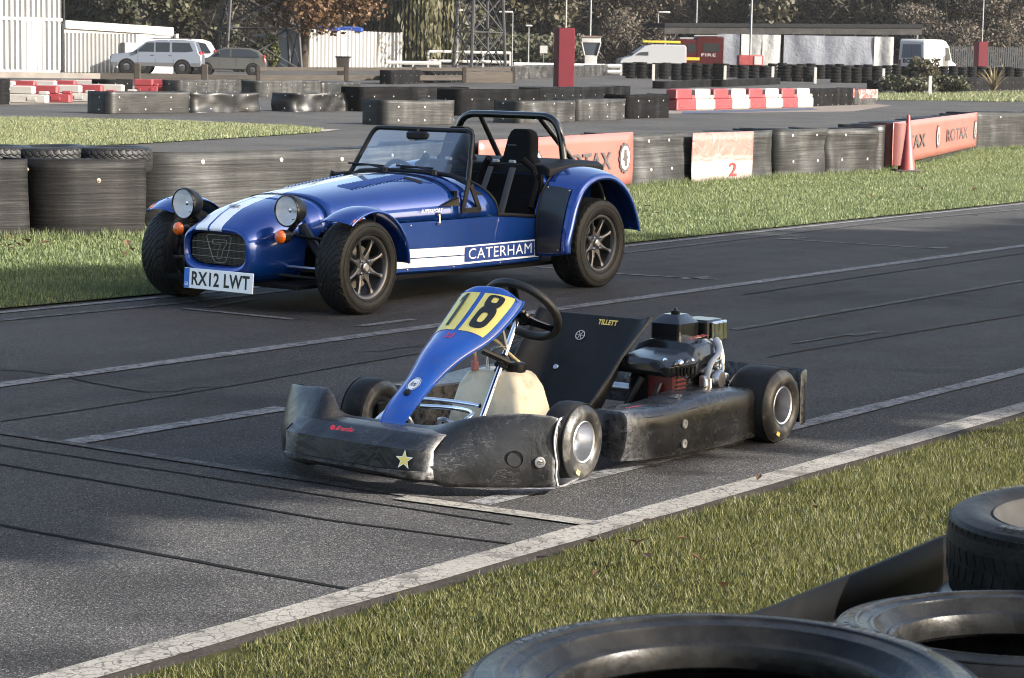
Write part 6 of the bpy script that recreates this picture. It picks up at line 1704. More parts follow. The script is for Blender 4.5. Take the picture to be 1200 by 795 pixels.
# ================================================================ added trees, unseen on the right, crowns shaped to shade the tarmac
SD = Vector((math.cos(rad(40)), math.sin(rad(40)), 0)); SP = Vector((-SD.y, SD.x, 0)); SP0 = SP * -3.4
L_SHADE = leaf_mat('leaf_shade_tree', [(.25, (.045, .060, .020)), (.5, (.08, .10, .032)), (.8, (.14, .15, .06))], .5, .15, .6)
M_BARKS = mat('bark_shade_tree', (.07, .056, .042), .9, var=.4, vscale=6, bmp=.5, bscale=20, bdist=.03)
for lab, s0, s1, st_ in (('unseen tree nearest the camera on the right, added to shade the kart', -1, 12, 5.3), ('middle unseen tree on the right, added to shade the blue car', 10.5, 21.5, 15.4), ('farthest unseen tree on the right, added to shade the far tarmac', 20.5, 33, 26)):
    c = SP0 + SD * st_; o = thing('added_shade_tree', lab, 'tree', (c.x, c.y, 0), 0, 'unseen trees added for their shade')
    h1, h2 = 5.05, 8.15; n_ = 24000
    s = rng.uniform(s0 - st_, s1 - st_, n_); hh = h1 + (h2 - h1) * rng.random(n_) ** 1.15; d = rng.normal(size=n_) * .3
    e = .10 * np.sin(s * 1.9 + st_) + .05 * np.sin(s * 4.3)
    hh = hh + e
    P = np.stack([SD.x * s + SP.x * d, SD.y * s + SP.y * d, hh], 1)
    a = rng.normal(size=(n_, 3)); a /= np.linalg.norm(a, axis=1)[:, None]; b = rng.normal(size=(n_, 3)); b -= (a * b).sum(1)[:, None] * a; b /= np.linalg.norm(b, axis=1)[:, None]
    S = .32 * (.6 + .8 * rng.random(n_)); A = a * (S * .65)[:, None]; B = b * (S * .5)[:, None]
    V = np.stack([P - A, P + B * .8, P + A, P - B * .8], 1).reshape(-1, 3)
    new_mesh_np('crown', V, np.arange(n_ * 4).reshape(-1, 4), L_SHADE, o)
    q = MB(); q.tube([(0, 0, 0), (.1, .05, 2.5), (0, 0, 4.8), (0, .1, 7.5)], [.28, .22, .18, .06], 10); q.build('trunk', M_BARKS, o, smooth=60)
    q = MB()
    for k in range(9):
        ss = (s0 - st_) * .85 + (s1 - s0) * .85 * k / 8; p = SD * ss
        q.tube([(0, 0, 4.2 + .1 * k), (p.x * .5, p.y * .5, 5.2), (p.x, p.y, 5.6 + (k % 3) * .7)], [.10, .07, .02], 6)
    tag(q.build('limbs', M_BARKS, o, smooth=60), kind='stuff')
# far-field colours scaled darker to balance full sun at this exposure
_mat0 = mat
def mat(name, c, *a, **k):
    k.setdefault('spec', .12)
    return _mat0(name, tuple(x * .47 for x in c), *a, **k)
# ================================================================ buildings and paddock
M_CLAD = mat('white_cladding', (.46, .46, .455), .5, var=.06, vscale=.6); M_FASC = mat('white_fascia', (.56, .55, .53), .5, var=.05)
M_CONC = mat('concrete', (.30, .27, .24), .9, var=.25, vscale=1.5); M_TIMB = mat('weathered_timber', (.065, .056, .048), .8, var=.35, vscale=3, stretch=(.4, .4, 4))
M_GREYW = mat('grey_cladding', (.34, .34, .33), .6, var=.1); M_DARKR = mat('dark_roof', (.030, .030, .032), .8, spec=.03)
def clad(A, B, z0, z1, pitch, m, name, parent, base, depth=.09, face=.35):
    """profiled sheet between two ground points, ribs standing proud"""
    A, B = Vector((A.x, A.y, 0)), Vector((B.x, B.y, 0)); X = (B - A).normalized(); n_ = Vector((X.y, -X.x, 0))
    if n_.y > 0: n_ = -n_
    L = (B - A).length; k = max(1, int(L / pitch)); q = MB(); ring0, ring1 = [], []
    for i in range(k):
        s = L * i / k; p_ = L / k
        for u, d in ((0, 0), (face * .7, 0), (face + .18, depth * 1.35), (.90, depth * 1.35), (1.0, 0)):
            v = A + X * (s + p_ * u) + n_ * d - base
            ring0.append((v.x, v.y, z0)); ring1.append((v.x, v.y, z1))
    q.loft([ring0, ring1], closed=False)
    return q.build(name, m, parent, smooth=0)
def wbox(q, A, B, d0, d1, z0, z1, base):
    """box along a wall line, from d0 to d1 behind (positive) its face"""
    A, B = Vector((A.x, A.y, 0)), Vector((B.x, B.y, 0)); X = (B - A).normalized(); n_ = Vector((X.y, -X.x, 0))
    if n_.y > 0: n_ = -n_
    r_ = [A - n_ * d0, B - n_ * d0, B - n_ * d1, A - n_ * d1]
    q.loft([[tuple(p - base + Vector((0, 0, z))) for p in r_] for z in (z0, z1)])
def at_d(px, y): 
    p = D(px, 70, y); return Vector((p.x, p.y, 0))
# big white shed at the left edge
A_, B_ = at_d(-75, 119), at_d(73, 123.5); base = Vector((B_.x, B_.y, .17))
W1 = thing('white_shed', 'tall white corrugated shed at the left picture edge with a black downpipe at its corner', 'building', base)
b0 = Vector((base.x, base.y, 0)); bz0 = -.1
q = MB(); wbox(q, A_, B_, .06, 9, bz0, 7.5, b0); q.build('wall', M_CLAD, W1)
zj = D(0, 20, 121).z - .17
clad(A_, B_.lerp(A_, .02), .25, zj - .14, .30, M_CLAD, 'lower_cladding', W1, b0)
clad(A_, B_.lerp(A_, .02), zj + .02, 7.3, .30, M_CLAD, 'upper_cladding', W1, b0)
q = MB(); wbox(q, A_, B_, -.09, .06, zj - .14, zj + .02, b0); wbox(q, A_, B_, -.07, .06, .05, .25, b0); q.build('horizontal_trim', M_FASC, W1)
q = MB(); A3 = B_.lerp(A_, .27); B3 = B_.lerp(A_, .20); wbox(q, B_.lerp(A_, .32), B_.lerp(A_, .17), -.085, .04, .26, zj - .16, b0); q.build('flat_door', M_FASC, W1)
q = MB(); X_ = (B_ - A_).normalized(); n_ = Vector((X_.y, -X_.x, 0)); 
q.tube([tuple(B_ - b0 + n_ * .12 + Vector((0, 0, z_)) + X_ * dx_) for z_, dx_ in ((7.2, .05), (zj - .1, .05), (zj - .35, -.08), (.1, -.08))], .06, 8); q.build('downpipe', M_BLK, W1)
q = MB(); wbox(q, A_, B_, -.03, .3, 7.3, 7.6, b0); q.build('roof_edge', M_FASC, W1)
# lower white building
A_, B_ = at_d(76, 125.5), at_d(202, 130.5); b0 = Vector((A_.x, A_.y, 0)); base = b0 + Vector((0, 0, .2))
W2 = thing('white_workshop', 'low white corrugated workshop with tree shadows on it behind the silver off-roader', 'building', base)
zt0, zt1 = D(76, 24, 125.5).z - .2, D(202, 32.5, 130.5).z - .2
q = MB(); wbox(q, A_, B_, .06, 7, -.2, (zt0 + zt1) / 2 - .1, b0); q.build('wall', M_CLAD, W2)
clad(A_, A_.lerp(B_, .66), .1, zt1 - .42, .26, M_CLAD, 'wall_cladding', W2, b0)
X_ = (B_ - A_).normalized(); n_ = Vector((X_.y, -X_.x, 0)); q = MB()
q.loft([[tuple(p - b0 + n_ * d + Vector((0, 0, z))) for d, z in ((-.1, zz), (.10, zz), (.10, zz - .42), (-.1, zz - .42))] for p, zz in ((A_, zt0), (B_, zt1))]); q.build('fascia', M_FASC, W2)
q = MB(); wbox(q, A_.lerp(B_, .67), B_, -.07, .05, .1, zt1 - .43, b0); q.build('flat_panel', M_FASC, W2)
q = MB(); wbox(q, A_.lerp(B_, .50), A_.lerp(B_, .64), -.5, -.06, .05, 1.75, b0); q.build('store_cabinet', M_GREYW, W2)
q = MB(); q.tube([tuple(B_ - b0 + Vector((.25, -.2, zt1 - 1.2))), tuple(B_ - b0 + Vector((.25, -.2, zt1 - .35)))], .12, 8); q.box(tuple(B_ - b0 + Vector((.35, -.2, zt1 - .75))), (.7, .4, .14)); q.build('vent_pipe', M_FASC, W2)
# concrete plinth and timber edging
q = MB(); A_, B_ = at_d(-120, 113.5), at_d(205, 118); b0 = A_; wbox(q, A_, B_, -.1, .25, -.1, .36, b0); o = q.build('concrete_edging', M_CONC, None); o.location = A_; tag(o, 'low weathered concrete edging in front of the white buildings', 'wall')
# container
A_, B_ = at_d(355, 154), at_d(470, 161); b0 = A_; base = A_ + Vector((0, 0, .56))
CT = thing('storage_container', 'white ribbed shipping container with blue covers on its roof in front of the willow', 'container', base)
zt0, zt1 = D(355, 33, 154).z - .56, D(470, 38, 161).z - .56
q = MB(); wbox(q, A_, B_, .05, 2.4, 0, zt1 - .04, b0); q.build('body', M_CLAD, CT)
X_ = (B_ - A_).normalized(); n_ = Vector((X_.y, -X_.x, 0)); L_ = (B_ - A_).length
k = 26; q = MB(); r0, r1 = [], []
for i in range(k):
    for u, d in ((0, 0), (.35, 0), (.58, .06), (.92, .06), (1.0, 0)):
        d *= 1.7; s = (i + u) / k; v = A_ + X_ * (s * L_) + n_ * d - b0; r0.append((v.x, v.y, .1)); r1.append((v.x, v.y, zt0 + (zt1 - zt0) * s - .05))
q.loft([r0, r1], closed=False); q.build('side_cladding', M_CLAD, CT, smooth=0)
q = MB(); wbox(q, A_.lerp(B_, .38), A_.lerp(B_, .42), -.07, .04, .1, zt1 - .05, b0); q.build('joint_strip', mat('joint_grey', (.42, .42, .43), .5), CT)
q = MB(); 
for f in (0, 1): p = (A_, B_)[f] - b0; q.box((p.x, p.y - .04, (zt0, zt1)[f] / 2), (.14, .14, (zt0, zt1)[f]))
q.build('corner_posts', M_FASC, CT)
for s, w_ in ((.22, .9), (.47, .8)):
    p = A_.lerp(B_, s) - b0; q = MB(); q.loft([rrect(p.x, p.y + .8, w_, .6, z, .15) for z in (zt0 - .12, zt0 + .10)] + [rrect(p.x, p.y + .8, w_ * .6, .3, zt0 + .20, .1)]); o = q.build('blue_cover', mat('tarpaulin_blue', (.03, .07, .30), .45), None); o.location = base; tag(o, 'blue cover lying on the container roof, %s of the two' % ('left one' if s < .3 else 'right one'), 'tarpaulin', 'blue covers on the container')
# grey shed beside it
A_, B_ = at_d(316, 156), at_d(354, 157); b0 = A_; base = A_ + Vector((0, 0, .55))
SH = thing('grey_shed', 'grey timber shed with a white-framed window left of the white container', 'building', base); zt = D(335, 42, 156).z - .55
q = MB(); wbox(q, A_, B_, .05, 3, 0, zt, b0); q.build('wall', M_GREYW, SH)
clad(A_, B_, 0, zt - .08, .16, M_GREYW, 'wall_boards', SH, b0, .02, .1)
q = MB(); wbox(q, A_.lerp(B_, -.04), B_, -.12, 3.1, zt, zt + .08, b0); q.build('roof', M_FASC, SH)
q = MB(); wbox(q, A_.lerp(B_, .35), A_.lerp(B_, .38), -.05, .02, 0, zt - .2, b0); wbox(q, A_.lerp(B_, .75), A_.lerp(B_, .78), -.05, .02, 0, zt - .2, b0); wbox(q, A_.lerp(B_, .2), A_.lerp(B_, 1), -.06, .02, zt - .28, zt - .18, b0); q.build('white_frame', M_FASC, SH)
q = MB(); wbox(q, A_.lerp(B_, .80), A_.lerp(B_, .98), -.05, .02, 1.0, 1.75, b0); wn = q.build('window', M_FASC, SH); q = MB(); wbox(q, A_.lerp(B_, .82), A_.lerp(B_, .96), -.056, .0, 1.08, 1.67, b0); q.build('pane', mat('pane_dark', (.05, .055, .06), .15), wn)
# canopy building with hanging sheets
A_, B_ = at_d(776, 172), at_d(1077, 176); b0 = A_; zb = tz(0, 172); base = A_ + Vector((0, 0, zb))
CN = thing('canopy_shelter', 'long flat dark-roofed shelter hung with white sheeting at the far side on the right', 'shelter', base); zr0 = D(770, 27, 172).z - zb; zr1 = D(1085, 29, 176).z - zb
q = MB(); X_ = (B_ - A_).normalized(); n_ = Vector((X_.y, -X_.x, 0))
q.loft([[tuple(p - b0 + n_ * d + Vector((0, 0, z))) for d, z in ((-6, zz), (.5, zz), (.5, zz - .28), (-6, zz - .28))] for p, zz in ((A_, zr0), (B_, zr1))]); q.build('roof', M_DARKR, CN)
q = MB(); q.loft([[tuple(p - b0 + n_ * d + Vector((0, 0, z))) for d, z in ((.35, zz - .28), (.42, zz - .28), (.42, zz - .78), (.35, zz - .78))] for p, zz in ((A_, zr0), (B_, zr1))]); q.build('fascia_board', mat('fascia_grime', (.05, .048, .046), .8, var=.5, vscale=2), CN)
for s in np.linspace(.01, .99, 9):
    p = A_.lerp(B_, s) - b0; q = MB(); q.box((p.x, p.y, zr0 / 2 - .14), (.12, .12, zr0 - .3)); q.build('post', M_GREYW, CN)
M_SHE = mat('plastic_sheeting', (.26, .275, .31), .5, var=.15, vscale=.7, bmp=.6, bscale=3, bdist=.1); M_SHW = mat('plastic_sheeting_white', (.52, .52, .50), .45, var=.12, vscale=.9, bmp=.6, bscale=3, bdist=.1)
for px0, px1, m in ((840, 866, M_SHE), (868, 893, M_SHW), (893, 914, M_SHW), (918, 1024, M_SHE), (1024, 1046, M_SHW)):
    y_ = 171.5; a, b_ = at_d(px0, y_), at_d(px1, y_ + .2); q = MB(); zt = zr0 - .72
    q.grid(lambda u, v: (a.x + (b_.x - a.x) * u - b0.x, a.y - b0.y + .18 * mnoise.noise(Vector((u * (b_.x - a.x) * 1.2, v * .8, px0))), .2 + (zt - .2) * v), 24, 4); q.build('sheeting', m, CN, smooth=60)
q = MB(); wbox(q, A_.lerp(B_, .2), B_.lerp(A_, .02), 5.5, 5.8, 0, zr0 - .3, b0); q.build('back_wall', M_DARKR, CN)
# red posts
M_PADR = mat('padded_red', (.125, .009, .018), .6, var=.15, vscale=2)
for px, y, w_, top, lab in ((661, 116, .86, 33, 'square dark red padded post right of the roll bar in the middle distance'), (1149, 160, .74, 49, 'smaller dark red padded post at the right beside the pale grass clump')):
    p = at_d(px, y); zg = tz(p.x, y); zt = D(px, top, y).z; r_ = thing('padded_post', lab, 'post', (p.x, y, zg))
    q = MB(); q.box((0, 0, (zt - zg) / 2), (w_, w_, zt - zg), .25, .05); q.build('padding', M_PADR, r_)
    q = MB(); q.tube([(.05, .0, zt - zg - .3), (.05, 0, 11)], .045, 8); q.build('pole', mat('galvanised_pole', (.33, .34, .35), .5, .5), r_)
M_GALV = bpy.data.materials['galvanised_pole']
# lamp posts and masts
def lamp(px, y, top, lab, arm=0.0, r_=.05, head=True):
    p = at_d(px, y); zg = tz(p.x, y); zt = D(px, top, y).z - zg if top > -500 else 12
    o = thing('lamp_post', lab, 'lamp post', (p.x, y, zg)); q = MB(); q.tube([(0, 0, 0), (0, 0, zt)], [r_ * 1.3, r_ * .8], 8); q.build('pole', M_GALV, o)
    if head:
        q = MB(); q.box((arm * .5, 0, zt + .04), (max(.5, abs(arm)), .22, .12), 0, .03); q.build('lamp_head', mat('lamp_head', (.6, .6, .58), .4), o)
lamp(619, 175, 31, 'short lamp post with a pale head left of the red padded post', .0, .05); lamp(770, 178, 15, 'lamp post with a bent head standing left of the long shelter', .9, .05)
lamp(691, 168, -900, 'plain tall mast behind the white control cabin', 0, .06, False); lamp(879, 150, -900, 'plain tall mast in front of the hanging sheets of the shelter', 0, .06, False); lamp(815, 182, -900, 'thin tall mast behind the red fire engine', 0, .05, False); lamp(536, 170, 13, 'slim lamp post beside the left leg of the second pylon', .5, .05); lamp(600, 168, 15, 'lamp arm right of the second pylon', -1.0, .04)
# lattice pylons
M_LATT = mat('pylon_steel', (.075, .075, .08), .6, .3)
def pylon(px, y, w0, lab, hgt=24, rz=.3):
    p = at_d(px, y); o = thing('lattice_pylon', lab, 'pylon', (p.x, y, tz(p.x, y)), rz)
    cs = lambda z: w0 * (1 - .72 * min(1, z / hgt)) / 2
    for sx in (1, -1):
        for sy in (1, -1):
            q = MB(); q.tube([(sx * cs(0), sy * cs(0), 0), (sx * cs(hgt), sy * cs(hgt), hgt)], .11, 6); q.build('leg', M_LATT, o)
    lv_ = [0, 2.6, 5.0, 7.4, 10, 13, 16, 20, 24]
    for i, (a, b_) in enumerate(zip(lv_[:-1], lv_[1:])):
        for f in range(4):
            c0 = [(1, 1), (1, -1), (-1, -1), (-1, 1)]; u, v = c0[f], c0[(f + 1) % 4]
            q = MB()
            P = lambda c, z: (c[0] * cs(z), c[1] * cs(z), z)
            q.tube([P(u, a), P(v, b_)], .05, 5); q.tube([P(v, a), P(u, b_)], .05, 5); q.tube([P(u, b_), P(v, b_)], .045, 5)
            if a < 10: tag(q.build('bracing', M_LATT, o), kind='stuff')
            else: tag(q.build('bracing', M_LATT, o), kind='stuff')
pylon(303, 150, 4.8, 'dark lattice pylon foot among the brown-leaved branches left of the container', rz=.25)
pylon(562, 158, 2.6, 'slender dark lattice pylon in the middle right of the willow', rz=.5)
# white control cabin
p = at_d(692, 160); CB = thing('control_cabin', 'small white control cabin with flared glazed top behind the red padded post', 'kiosk', (p.x, 160, tz(p.x, 160)))
zs_ = [D(692, yy, 160).z - tz(0, 160) for yy in (78, 65, 50, 44)]
q = MB(); q.loft([rrect(0, 0, .42, .42, z, .03) for z in (0, zs_[1])]); q.build('base_panel', M_FASC, CB)
q = MB(); q.loft([rrect(0, 0, .66, .66, z, .03) for z in (zs_[2], zs_[3])]); q.build('roof_band', M_FASC, CB); q = MB(); q.box((0, 0, zs_[3] + .05), (1.45, 1.45, .10)); q.build('roof', mat('cabin_roof', (.25, .18, .15), .8), CB)
q = MB(); q.loft([rrect(0, 0, hx, hx, z, .03) for hx, z in ((.40, zs_[1] + .003), (.62, zs_[2] - .003))]); q.build('glazing', mat('cabin_glass', (.10, .12, .14), .1), CB)
q = MB()
for sx in (1, -1):
    for sy in (1, -1): q.tube([(sx * .43, sy * .43, zs_[1]), (sx * .65, sy * .65, zs_[2])], .05, 6)
q.build('frame', M_FASC, CB)
# white rails
def rail(name, lab, a, b_, y0, y1, ztops, m, posts=4, th=.12, base_post=True, cat='rail'):
    A_, B_ = at_d(a, y0), at_d(b_, y1); o = thing(name, lab, cat, (A_.x, A_.y, tz(A_.x, A_.y)))
    for z in ztops:
        q = MB(); q.tube([(0, 0, z), (B_.x - A_.x, B_.y - A_.y, z)], th / 2, 6); q.build('bar', m, o)
    for i in range(posts):
        v = (B_ - A_) * (i / (posts - 1)); q = MB(); q.box((v.x, v.y, max(ztops) / 2), (.12, .12, max(ztops) + .1)); q.build('post', m, o)
rail('white_rail', 'white pipe railing in front of the second pylon', 502, 598, 158, 160, (1.25, .62), M_FASC, 4, .20)
rail('white_rail', 'long white crash rail running behind the red padded post', 602, 728, 150, 152, (.62, .25), M_FASC, 5, .26)
rail('white_rail', 'short white crash rail in front of the willow', 452, 516, 152, 153, (.55,), M_FASC, 3, .26)
# weathered timber rail fence
A_, B_ = at_d(300, 112), at_d(604, 124); TF = thing('timber_fence', 'weathered timber post and rail fence across the middle distance below the container', 'fence', (A_.x, A_.y, 0))
for z, r_ in ((.60, .085), (.16, .13)):
    q = MB(); v = B_ - A_; q.loft([[(p.x, p.y, zz + z - dz_ * 2 + k) for k in (-r_, r_)] + [(p.x, p.y + .08, zz + z + k) for k in (r_, -r_)] for p, zz, dz_ in ((Vector((0, 0, 0)), .15, 0), (v, .30, 0))]); q.build('rail', M_TIMB, TF)
for px in (303, 400, 479, 540, 602):
    s = (px - 300) / 304; v = (B_ - A_) * s; q = MB(); q.box((v.x, v.y - .06, .36 + .15 * s), (.22, .18, 1.05), 0, .02); q.build('post', M_TIMB, TF)
v0, v1 = (B_ - A_) * .795, (B_ - A_) * .99; q = MB(); q.loft([[(p.x, p.y - .10, z + .28) for z in (-.10, .48)] + [(p.x, p.y - .02, z + .28) for z in (.48, -.10)] for p in (v0, v1)]); q.build('board', M_TIMB, TF)
A_, B_ = at_d(118, 112), at_d(335, 115); q = MB(); wbox(q, A_, B_, -.1, .1, .05, .42, A_); o = q.build('timber_sleeper', M_TIMB, None); o.location = (A_.x, A_.y, 0); tag(o, 'long weathered timber sleeper edging in front of the parked silver off-roader', 'edging')
for px in (161, 240):
    p = at_d(px, 111.2); q = MB(); q.box((0, 0, .45), (.30, .25, .95), 0, .03); o = q.build('timber_post', M_TIMB, None); o.location = (p.x, p.y, 0); tag(o, 'stubby timber post standing in front of the %s wheel of the silver off-roader' % ('front' if px < 200 else 'rear'), 'post', 'stubby timber posts')
# wheelie bin, sign, extinguisher-like marker
p = at_d(402, 130); WB = thing('wheelie_bin', 'dark wheelie bin in front of the white container', 'bin', (p.x, 130, .38))
q = MB(); q.loft([rrect(0, 0, hx, .30, z, .04) for hx, z in ((.30, 0), (.36, .95))]); q.build('bin_body', mat('bin_dark', (.05, .042, .036), .6), WB); q = MB(); q.box((0, 0, 1.0), (.84, .66, .10), 0, .03); q.build('lid', M_BLK, WB)
p = at_d(637, 172); SG = thing('notice_sign', 'small white notice on a post left of the red padded post', 'sign', (p.x, 172, tz(0, 172)))
q = MB(); q.box((0, 0, 1.4), (.55, .04, .55)); q.build('sign_plate', M_FASC, SG); q = MB(); q.box((0, .05, .7), (.06, .06, 1.4)); q.build('post', M_GALV, SG)
# far tyre walls with white marker posts
ts = MB(); R_ = .32
for k in range(5): ts.lathe([(.2, .19 * k), (R_ - .03, .19 * k + .005), (R_, .19 * k + .05), (R_, .19 * k + .14), (R_ - .03, .19 * k + .185), (.2, .19 * k + .19)], 14)
TS = ts.build('tyre_stack', mat('far_tyre_rubber', (.014, .014, .014), .8, spec=.03), None, smooth=50); first_ts = [True]
def tyre_wall(a, b_, y0, y1, lab, hs=1.0, z=0):
    A_, B_ = at_d(a, y0), at_d(b_, y1); o = thing('tyre_wall', lab, 'tyre wall', (A_.x, A_.y, tz(A_.x, A_.y) + z), 0, 'tyre walls along the far straight')
    n_ = max(2, int((B_ - A_).length / .62))
    for i in range(n_):
        v = (B_ - A_) * ((i + .5) / n_); w = A_ + v
        if first_ts[0]: c = TS; first_ts[0] = False
        else: c = TS.copy(); col.objects.link(c)
        c.parent = o; c.location = (v.x, v.y, tz(w.x, w.y) - tz(A_.x, A_.y)); c.rotation_euler = (0, 0, i * 1.3); c.scale = (1, 1, hs * (1 + .05 * math.sin(i * 2.1)))
tyre_wall(733, 785, 143, 143, 'dark tyre wall in front of the small white van', 1.0); tyre_wall(787, 848, 140, 140, 'dark tyre wall in front of the red fire engine', 1.05)
tyre_wall(864, 904, 139, 140, 'dark tyre wall with a red box on top, left of the hanging sheets', 1.0); tyre_wall(915, 954, 142, 142, 'dark tyre wall in front of the long grey sheet, left part', 1.0); tyre_wall(974, 1034, 141, 142, 'dark tyre wall in front of the long grey sheet, right part', 1.0)
tyre_wall(730, 900, 150, 152, 'long dark tyre wall behind the shorter ones, in front of the fire engine', .9); tyre_wall(900, 1200, 152, 154, 'long dark tyre wall below the hanging sheets and the tall white van', 1.0)
for px, lab in ((766, 'left'), (850, 'second'), (906, 'third'), (956, 'fourth'), (1036, 'fifth'), (1091, 'sixth')):
    y_ = 137 if px < 1090 else 113; p = at_d(px, y_); q = MB(); q.box((0, 0, .48), (.16, .10, .95), 0, .01); o = q.build('marker_post', M_FASC, None); o.location = (p.x, y_, tz(p.x, y_)); tag(o, 'white marker post between the far tyre walls, %s from the left' % ('first' if lab == 'left' else lab), 'post', 'white marker posts')
p = at_d(879, 139.5); q = MB(); q.box((0, 0, 0), (1.5, .7, .62), .1, .04); o = q.build('red_box', mat('faded_red_box', (.32, .07, .07), .6, var=.35, vscale=3), None); o.location = (p.x, 139.5, tz(p.x, 139.5) + 1.26); tag(o, 'faded red box resting on the tyre wall left of the hanging sheets', 'box')
q = MB(); q.box((.45, -.36, 0), (.45, .03, .5)); q.build('white_panel', M_BW, o)
# ================================================================ vehicles
M_VGLASS = mat('car_glass_dark', (.022, .026, .030), .08, coat=.5)
def simple_wheel(q_t, q_r, x, y, R, sg): pass
def vehicle(name, label, cat, loc, rz, prof, W, zb, wheels, R, m, windows, extra=None, m2=None, tumble=.14):
    """side profile (x forward negative = nose at x 0), lofted across the width with tumblehome"""
    o = thing(name, label, cat, loc, rz); zt = max(z for x, z in prof)
    hw = lambda z: W / 2 * (1 - tumble * max(0, (z - zb) / (zt - zb)) ** 1.3)
    pts = []
    n = len(prof)
    for i, (x, z) in enumerate(prof): pts.append((x, z))
    q = MB(); q.loft([[(x, s * hw(z) * f, z) for x, z in pts] for s, f in ((-1, 1), (1, 1))]); bd = q.build('body', m, o, smooth=35, bevel=.05)
    if m2:
        q = MB()
        zlo = min(z for x, z in pts)
        xe = max(x for x, z in pts)
        for s in (-1, 1):
            for xa, xb in ((.10, wheels[0] - R * 1.25), (wheels[0] + R * 1.25, wheels[1] - R * 1.25), (wheels[1] + R * 1.25, xe - .1)):
                q = MB(); q.loft([[(x, s * (W / 2 + o_), z) for x, z in ((xa, zlo + .02), (xb, zlo + .02), (xb, m2[1]), (xa, m2[1]))] for o_ in (.012, -.01)]); q.build('lower_cladding', m2[0], o)
    for poly in windows:
        for s in (-1, 1):
            q = MB(); q.loft([[(x, s * (hw(z) + .012), z) for x, z in poly], [(x, s * (hw(z) - .03), z) for x, z in poly]]); q.build('side_window', M_VGLASS, o)
    for x in wheels:
        for s in (-1, 1):
            T = Matrix.Translation((x, s * (W / 2 - .085), R)) @ Matrix.Rotation(-s * PI / 2, 4, 'X')
            w = bpy.data.objects.new('wheel', None); col.objects.link(w); w.parent = o
            q = MB(T); q.lathe([(R * .6, -.1), (R - .02, -.11), (R, -.08), (R, .08), (R - .02, .11), (R * .62, .11)], 24); q.build('tyre', M_OLDR, w, smooth=50)
            q = MB(T); q.lathe([(R * .62, .10), (R * .58, .07), (R * .2, .09), (0, .09)], 20); q.build('rim', M_BARREL, w, smooth=50)
            q = MB(T); q.lathe([(R * 1.20, -.25), (R * 1.20, .095), (R * .5, .0945)], 20); q.build('wheel_arch', M_BLKM, w)
    if extra: extra(o, hw)
    return o
M_SILV = mat('silver_blue_paint', (.26, .29, .35), .28, .4, coat=.6); M_GREYP = mat('grey_body_trim', (.13, .13, .14), .5); M_CREAM = mat('champagne_paint', (.12, .115, .105), .32, .5, coat=.5); M_VWHITE = mat('white_vehicle_paint', (.66, .66, .66), .35, coat=.5)
def lights(fx, fz, rx, rz_, W, fr_m=None):
    def f(o, hw):
        for s in (-1, 1):
            q = MB(); q.box((fx, s * (W / 2 - .16), fz), (.10, .34, .20), 0, .03); q.build('headlight', mat('headlamp_dark', (.12, .12, .13), .1, coat=1), o)
            q = MB(); q.box((rx, s * (W / 2 - .10), rz_), (.08, .20, .40), 0, .02); q.build('tail_light', mat('tail_red', (.40, .02, .02), .25), o)
            q = MB(); q.box((1.38, s * (W / 2 + .08), 1.13), (.12, .18, .18), 0, .04); q.build('door_mirror', M_BLK, o)
            for xx in (2.12, 3.02):
                q = MB(); q.box((xx, s * (W / 2 + .004), .95), (.18, .02, .04)); q.build('door_handle', M_BLK, o)
            for xx in (1.42, 2.30, 3.20):
                q = MB(); q.box((xx, s * (W / 2 + .0045), .74), (.014, .01, .55)); tag(q.build('door_gap', M_GAP, o), kind='stuff')
    return f
p = at_d(133, 118); zc = tz(p.x, 118)
CARZ = .34
suv_prof = [(.02, .52), (0, .72), (.03, .92), (.20, 1.00), (.95, 1.08), (1.16, 1.12), (1.80, 1.63), (2.1, 1.70), (3.9, 1.72), (4.25, 1.66), (4.45, 1.12), (4.58, .98), (4.60, .55), (4.50, .42), (3.9, .40), (1.4, .40), (.3, .40)]
def suv_extra(o, hw):
    lights(.10, .84, 4.50, .98, 1.76)(o, hw)
    q = MB()
    for s in (-1, 1): q.tube([(2.0, s * .60, 1.76), (2.1, s * .60, 1.80), (3.8, s * .60, 1.81), (3.95, s * .60, 1.77)], .022, 6)
    q.build('roof_rack', M_GREYP, o)
vehicle('off_roader', 'silver-blue off-road estate car with grey lower trim parked facing left by the white workshop', 'car', (p.x, 117.5, CARZ), rad(2), suv_prof, 1.76, 1.1, (.86, 3.62), .36, M_SILV, [[(1.32, 1.13), (1.86, 1.58), (2.22, 1.60), (2.22, 1.13)], [(2.30, 1.13), (2.30, 1.60), (3.0, 1.61), (3.0, 1.13)], [(3.12, 1.13), (3.12, 1.61), (3.98, 1.60), (4.20, 1.13)]], suv_extra, (M_GREYP, .60))
hb_prof = [(.0, .45), (.02, .66), (.25, .78), (.85, .90), (1.45, 1.36), (1.9, 1.43), (3.0, 1.42), (3.4, 1.30), (3.78, .92), (3.85, .70), (3.82, .40), (3.5, .28), (.4, .28)]
p = at_d(226, 122)
vehicle('hatchback_car', 'champagne hatchback with dark glass parked behind the silver off-roader', 'car', (p.x, 122, CARZ), rad(4), hb_prof, 1.66, .9, (.72, 3.15), .30, M_CREAM, [[(1.05, .92), (1.52, 1.32), (1.98, 1.36), (1.98, .92)], [(2.06, .92), (2.06, 1.36), (2.95, 1.34), (3.35, 1.18), (3.50, .94)]], lights(.08, .66, 3.72, .86, 1.66))
wv_prof = [(.0, .5), (.03, .95), (.9, 1.12), (1.55, 1.82), (1.9, 1.88), (4.0, 1.84), (4.35, 1.72), (4.75, 1.05), (4.8, .5), (4.5, .42), (.4, .42)]
p = at_d(152, 126)
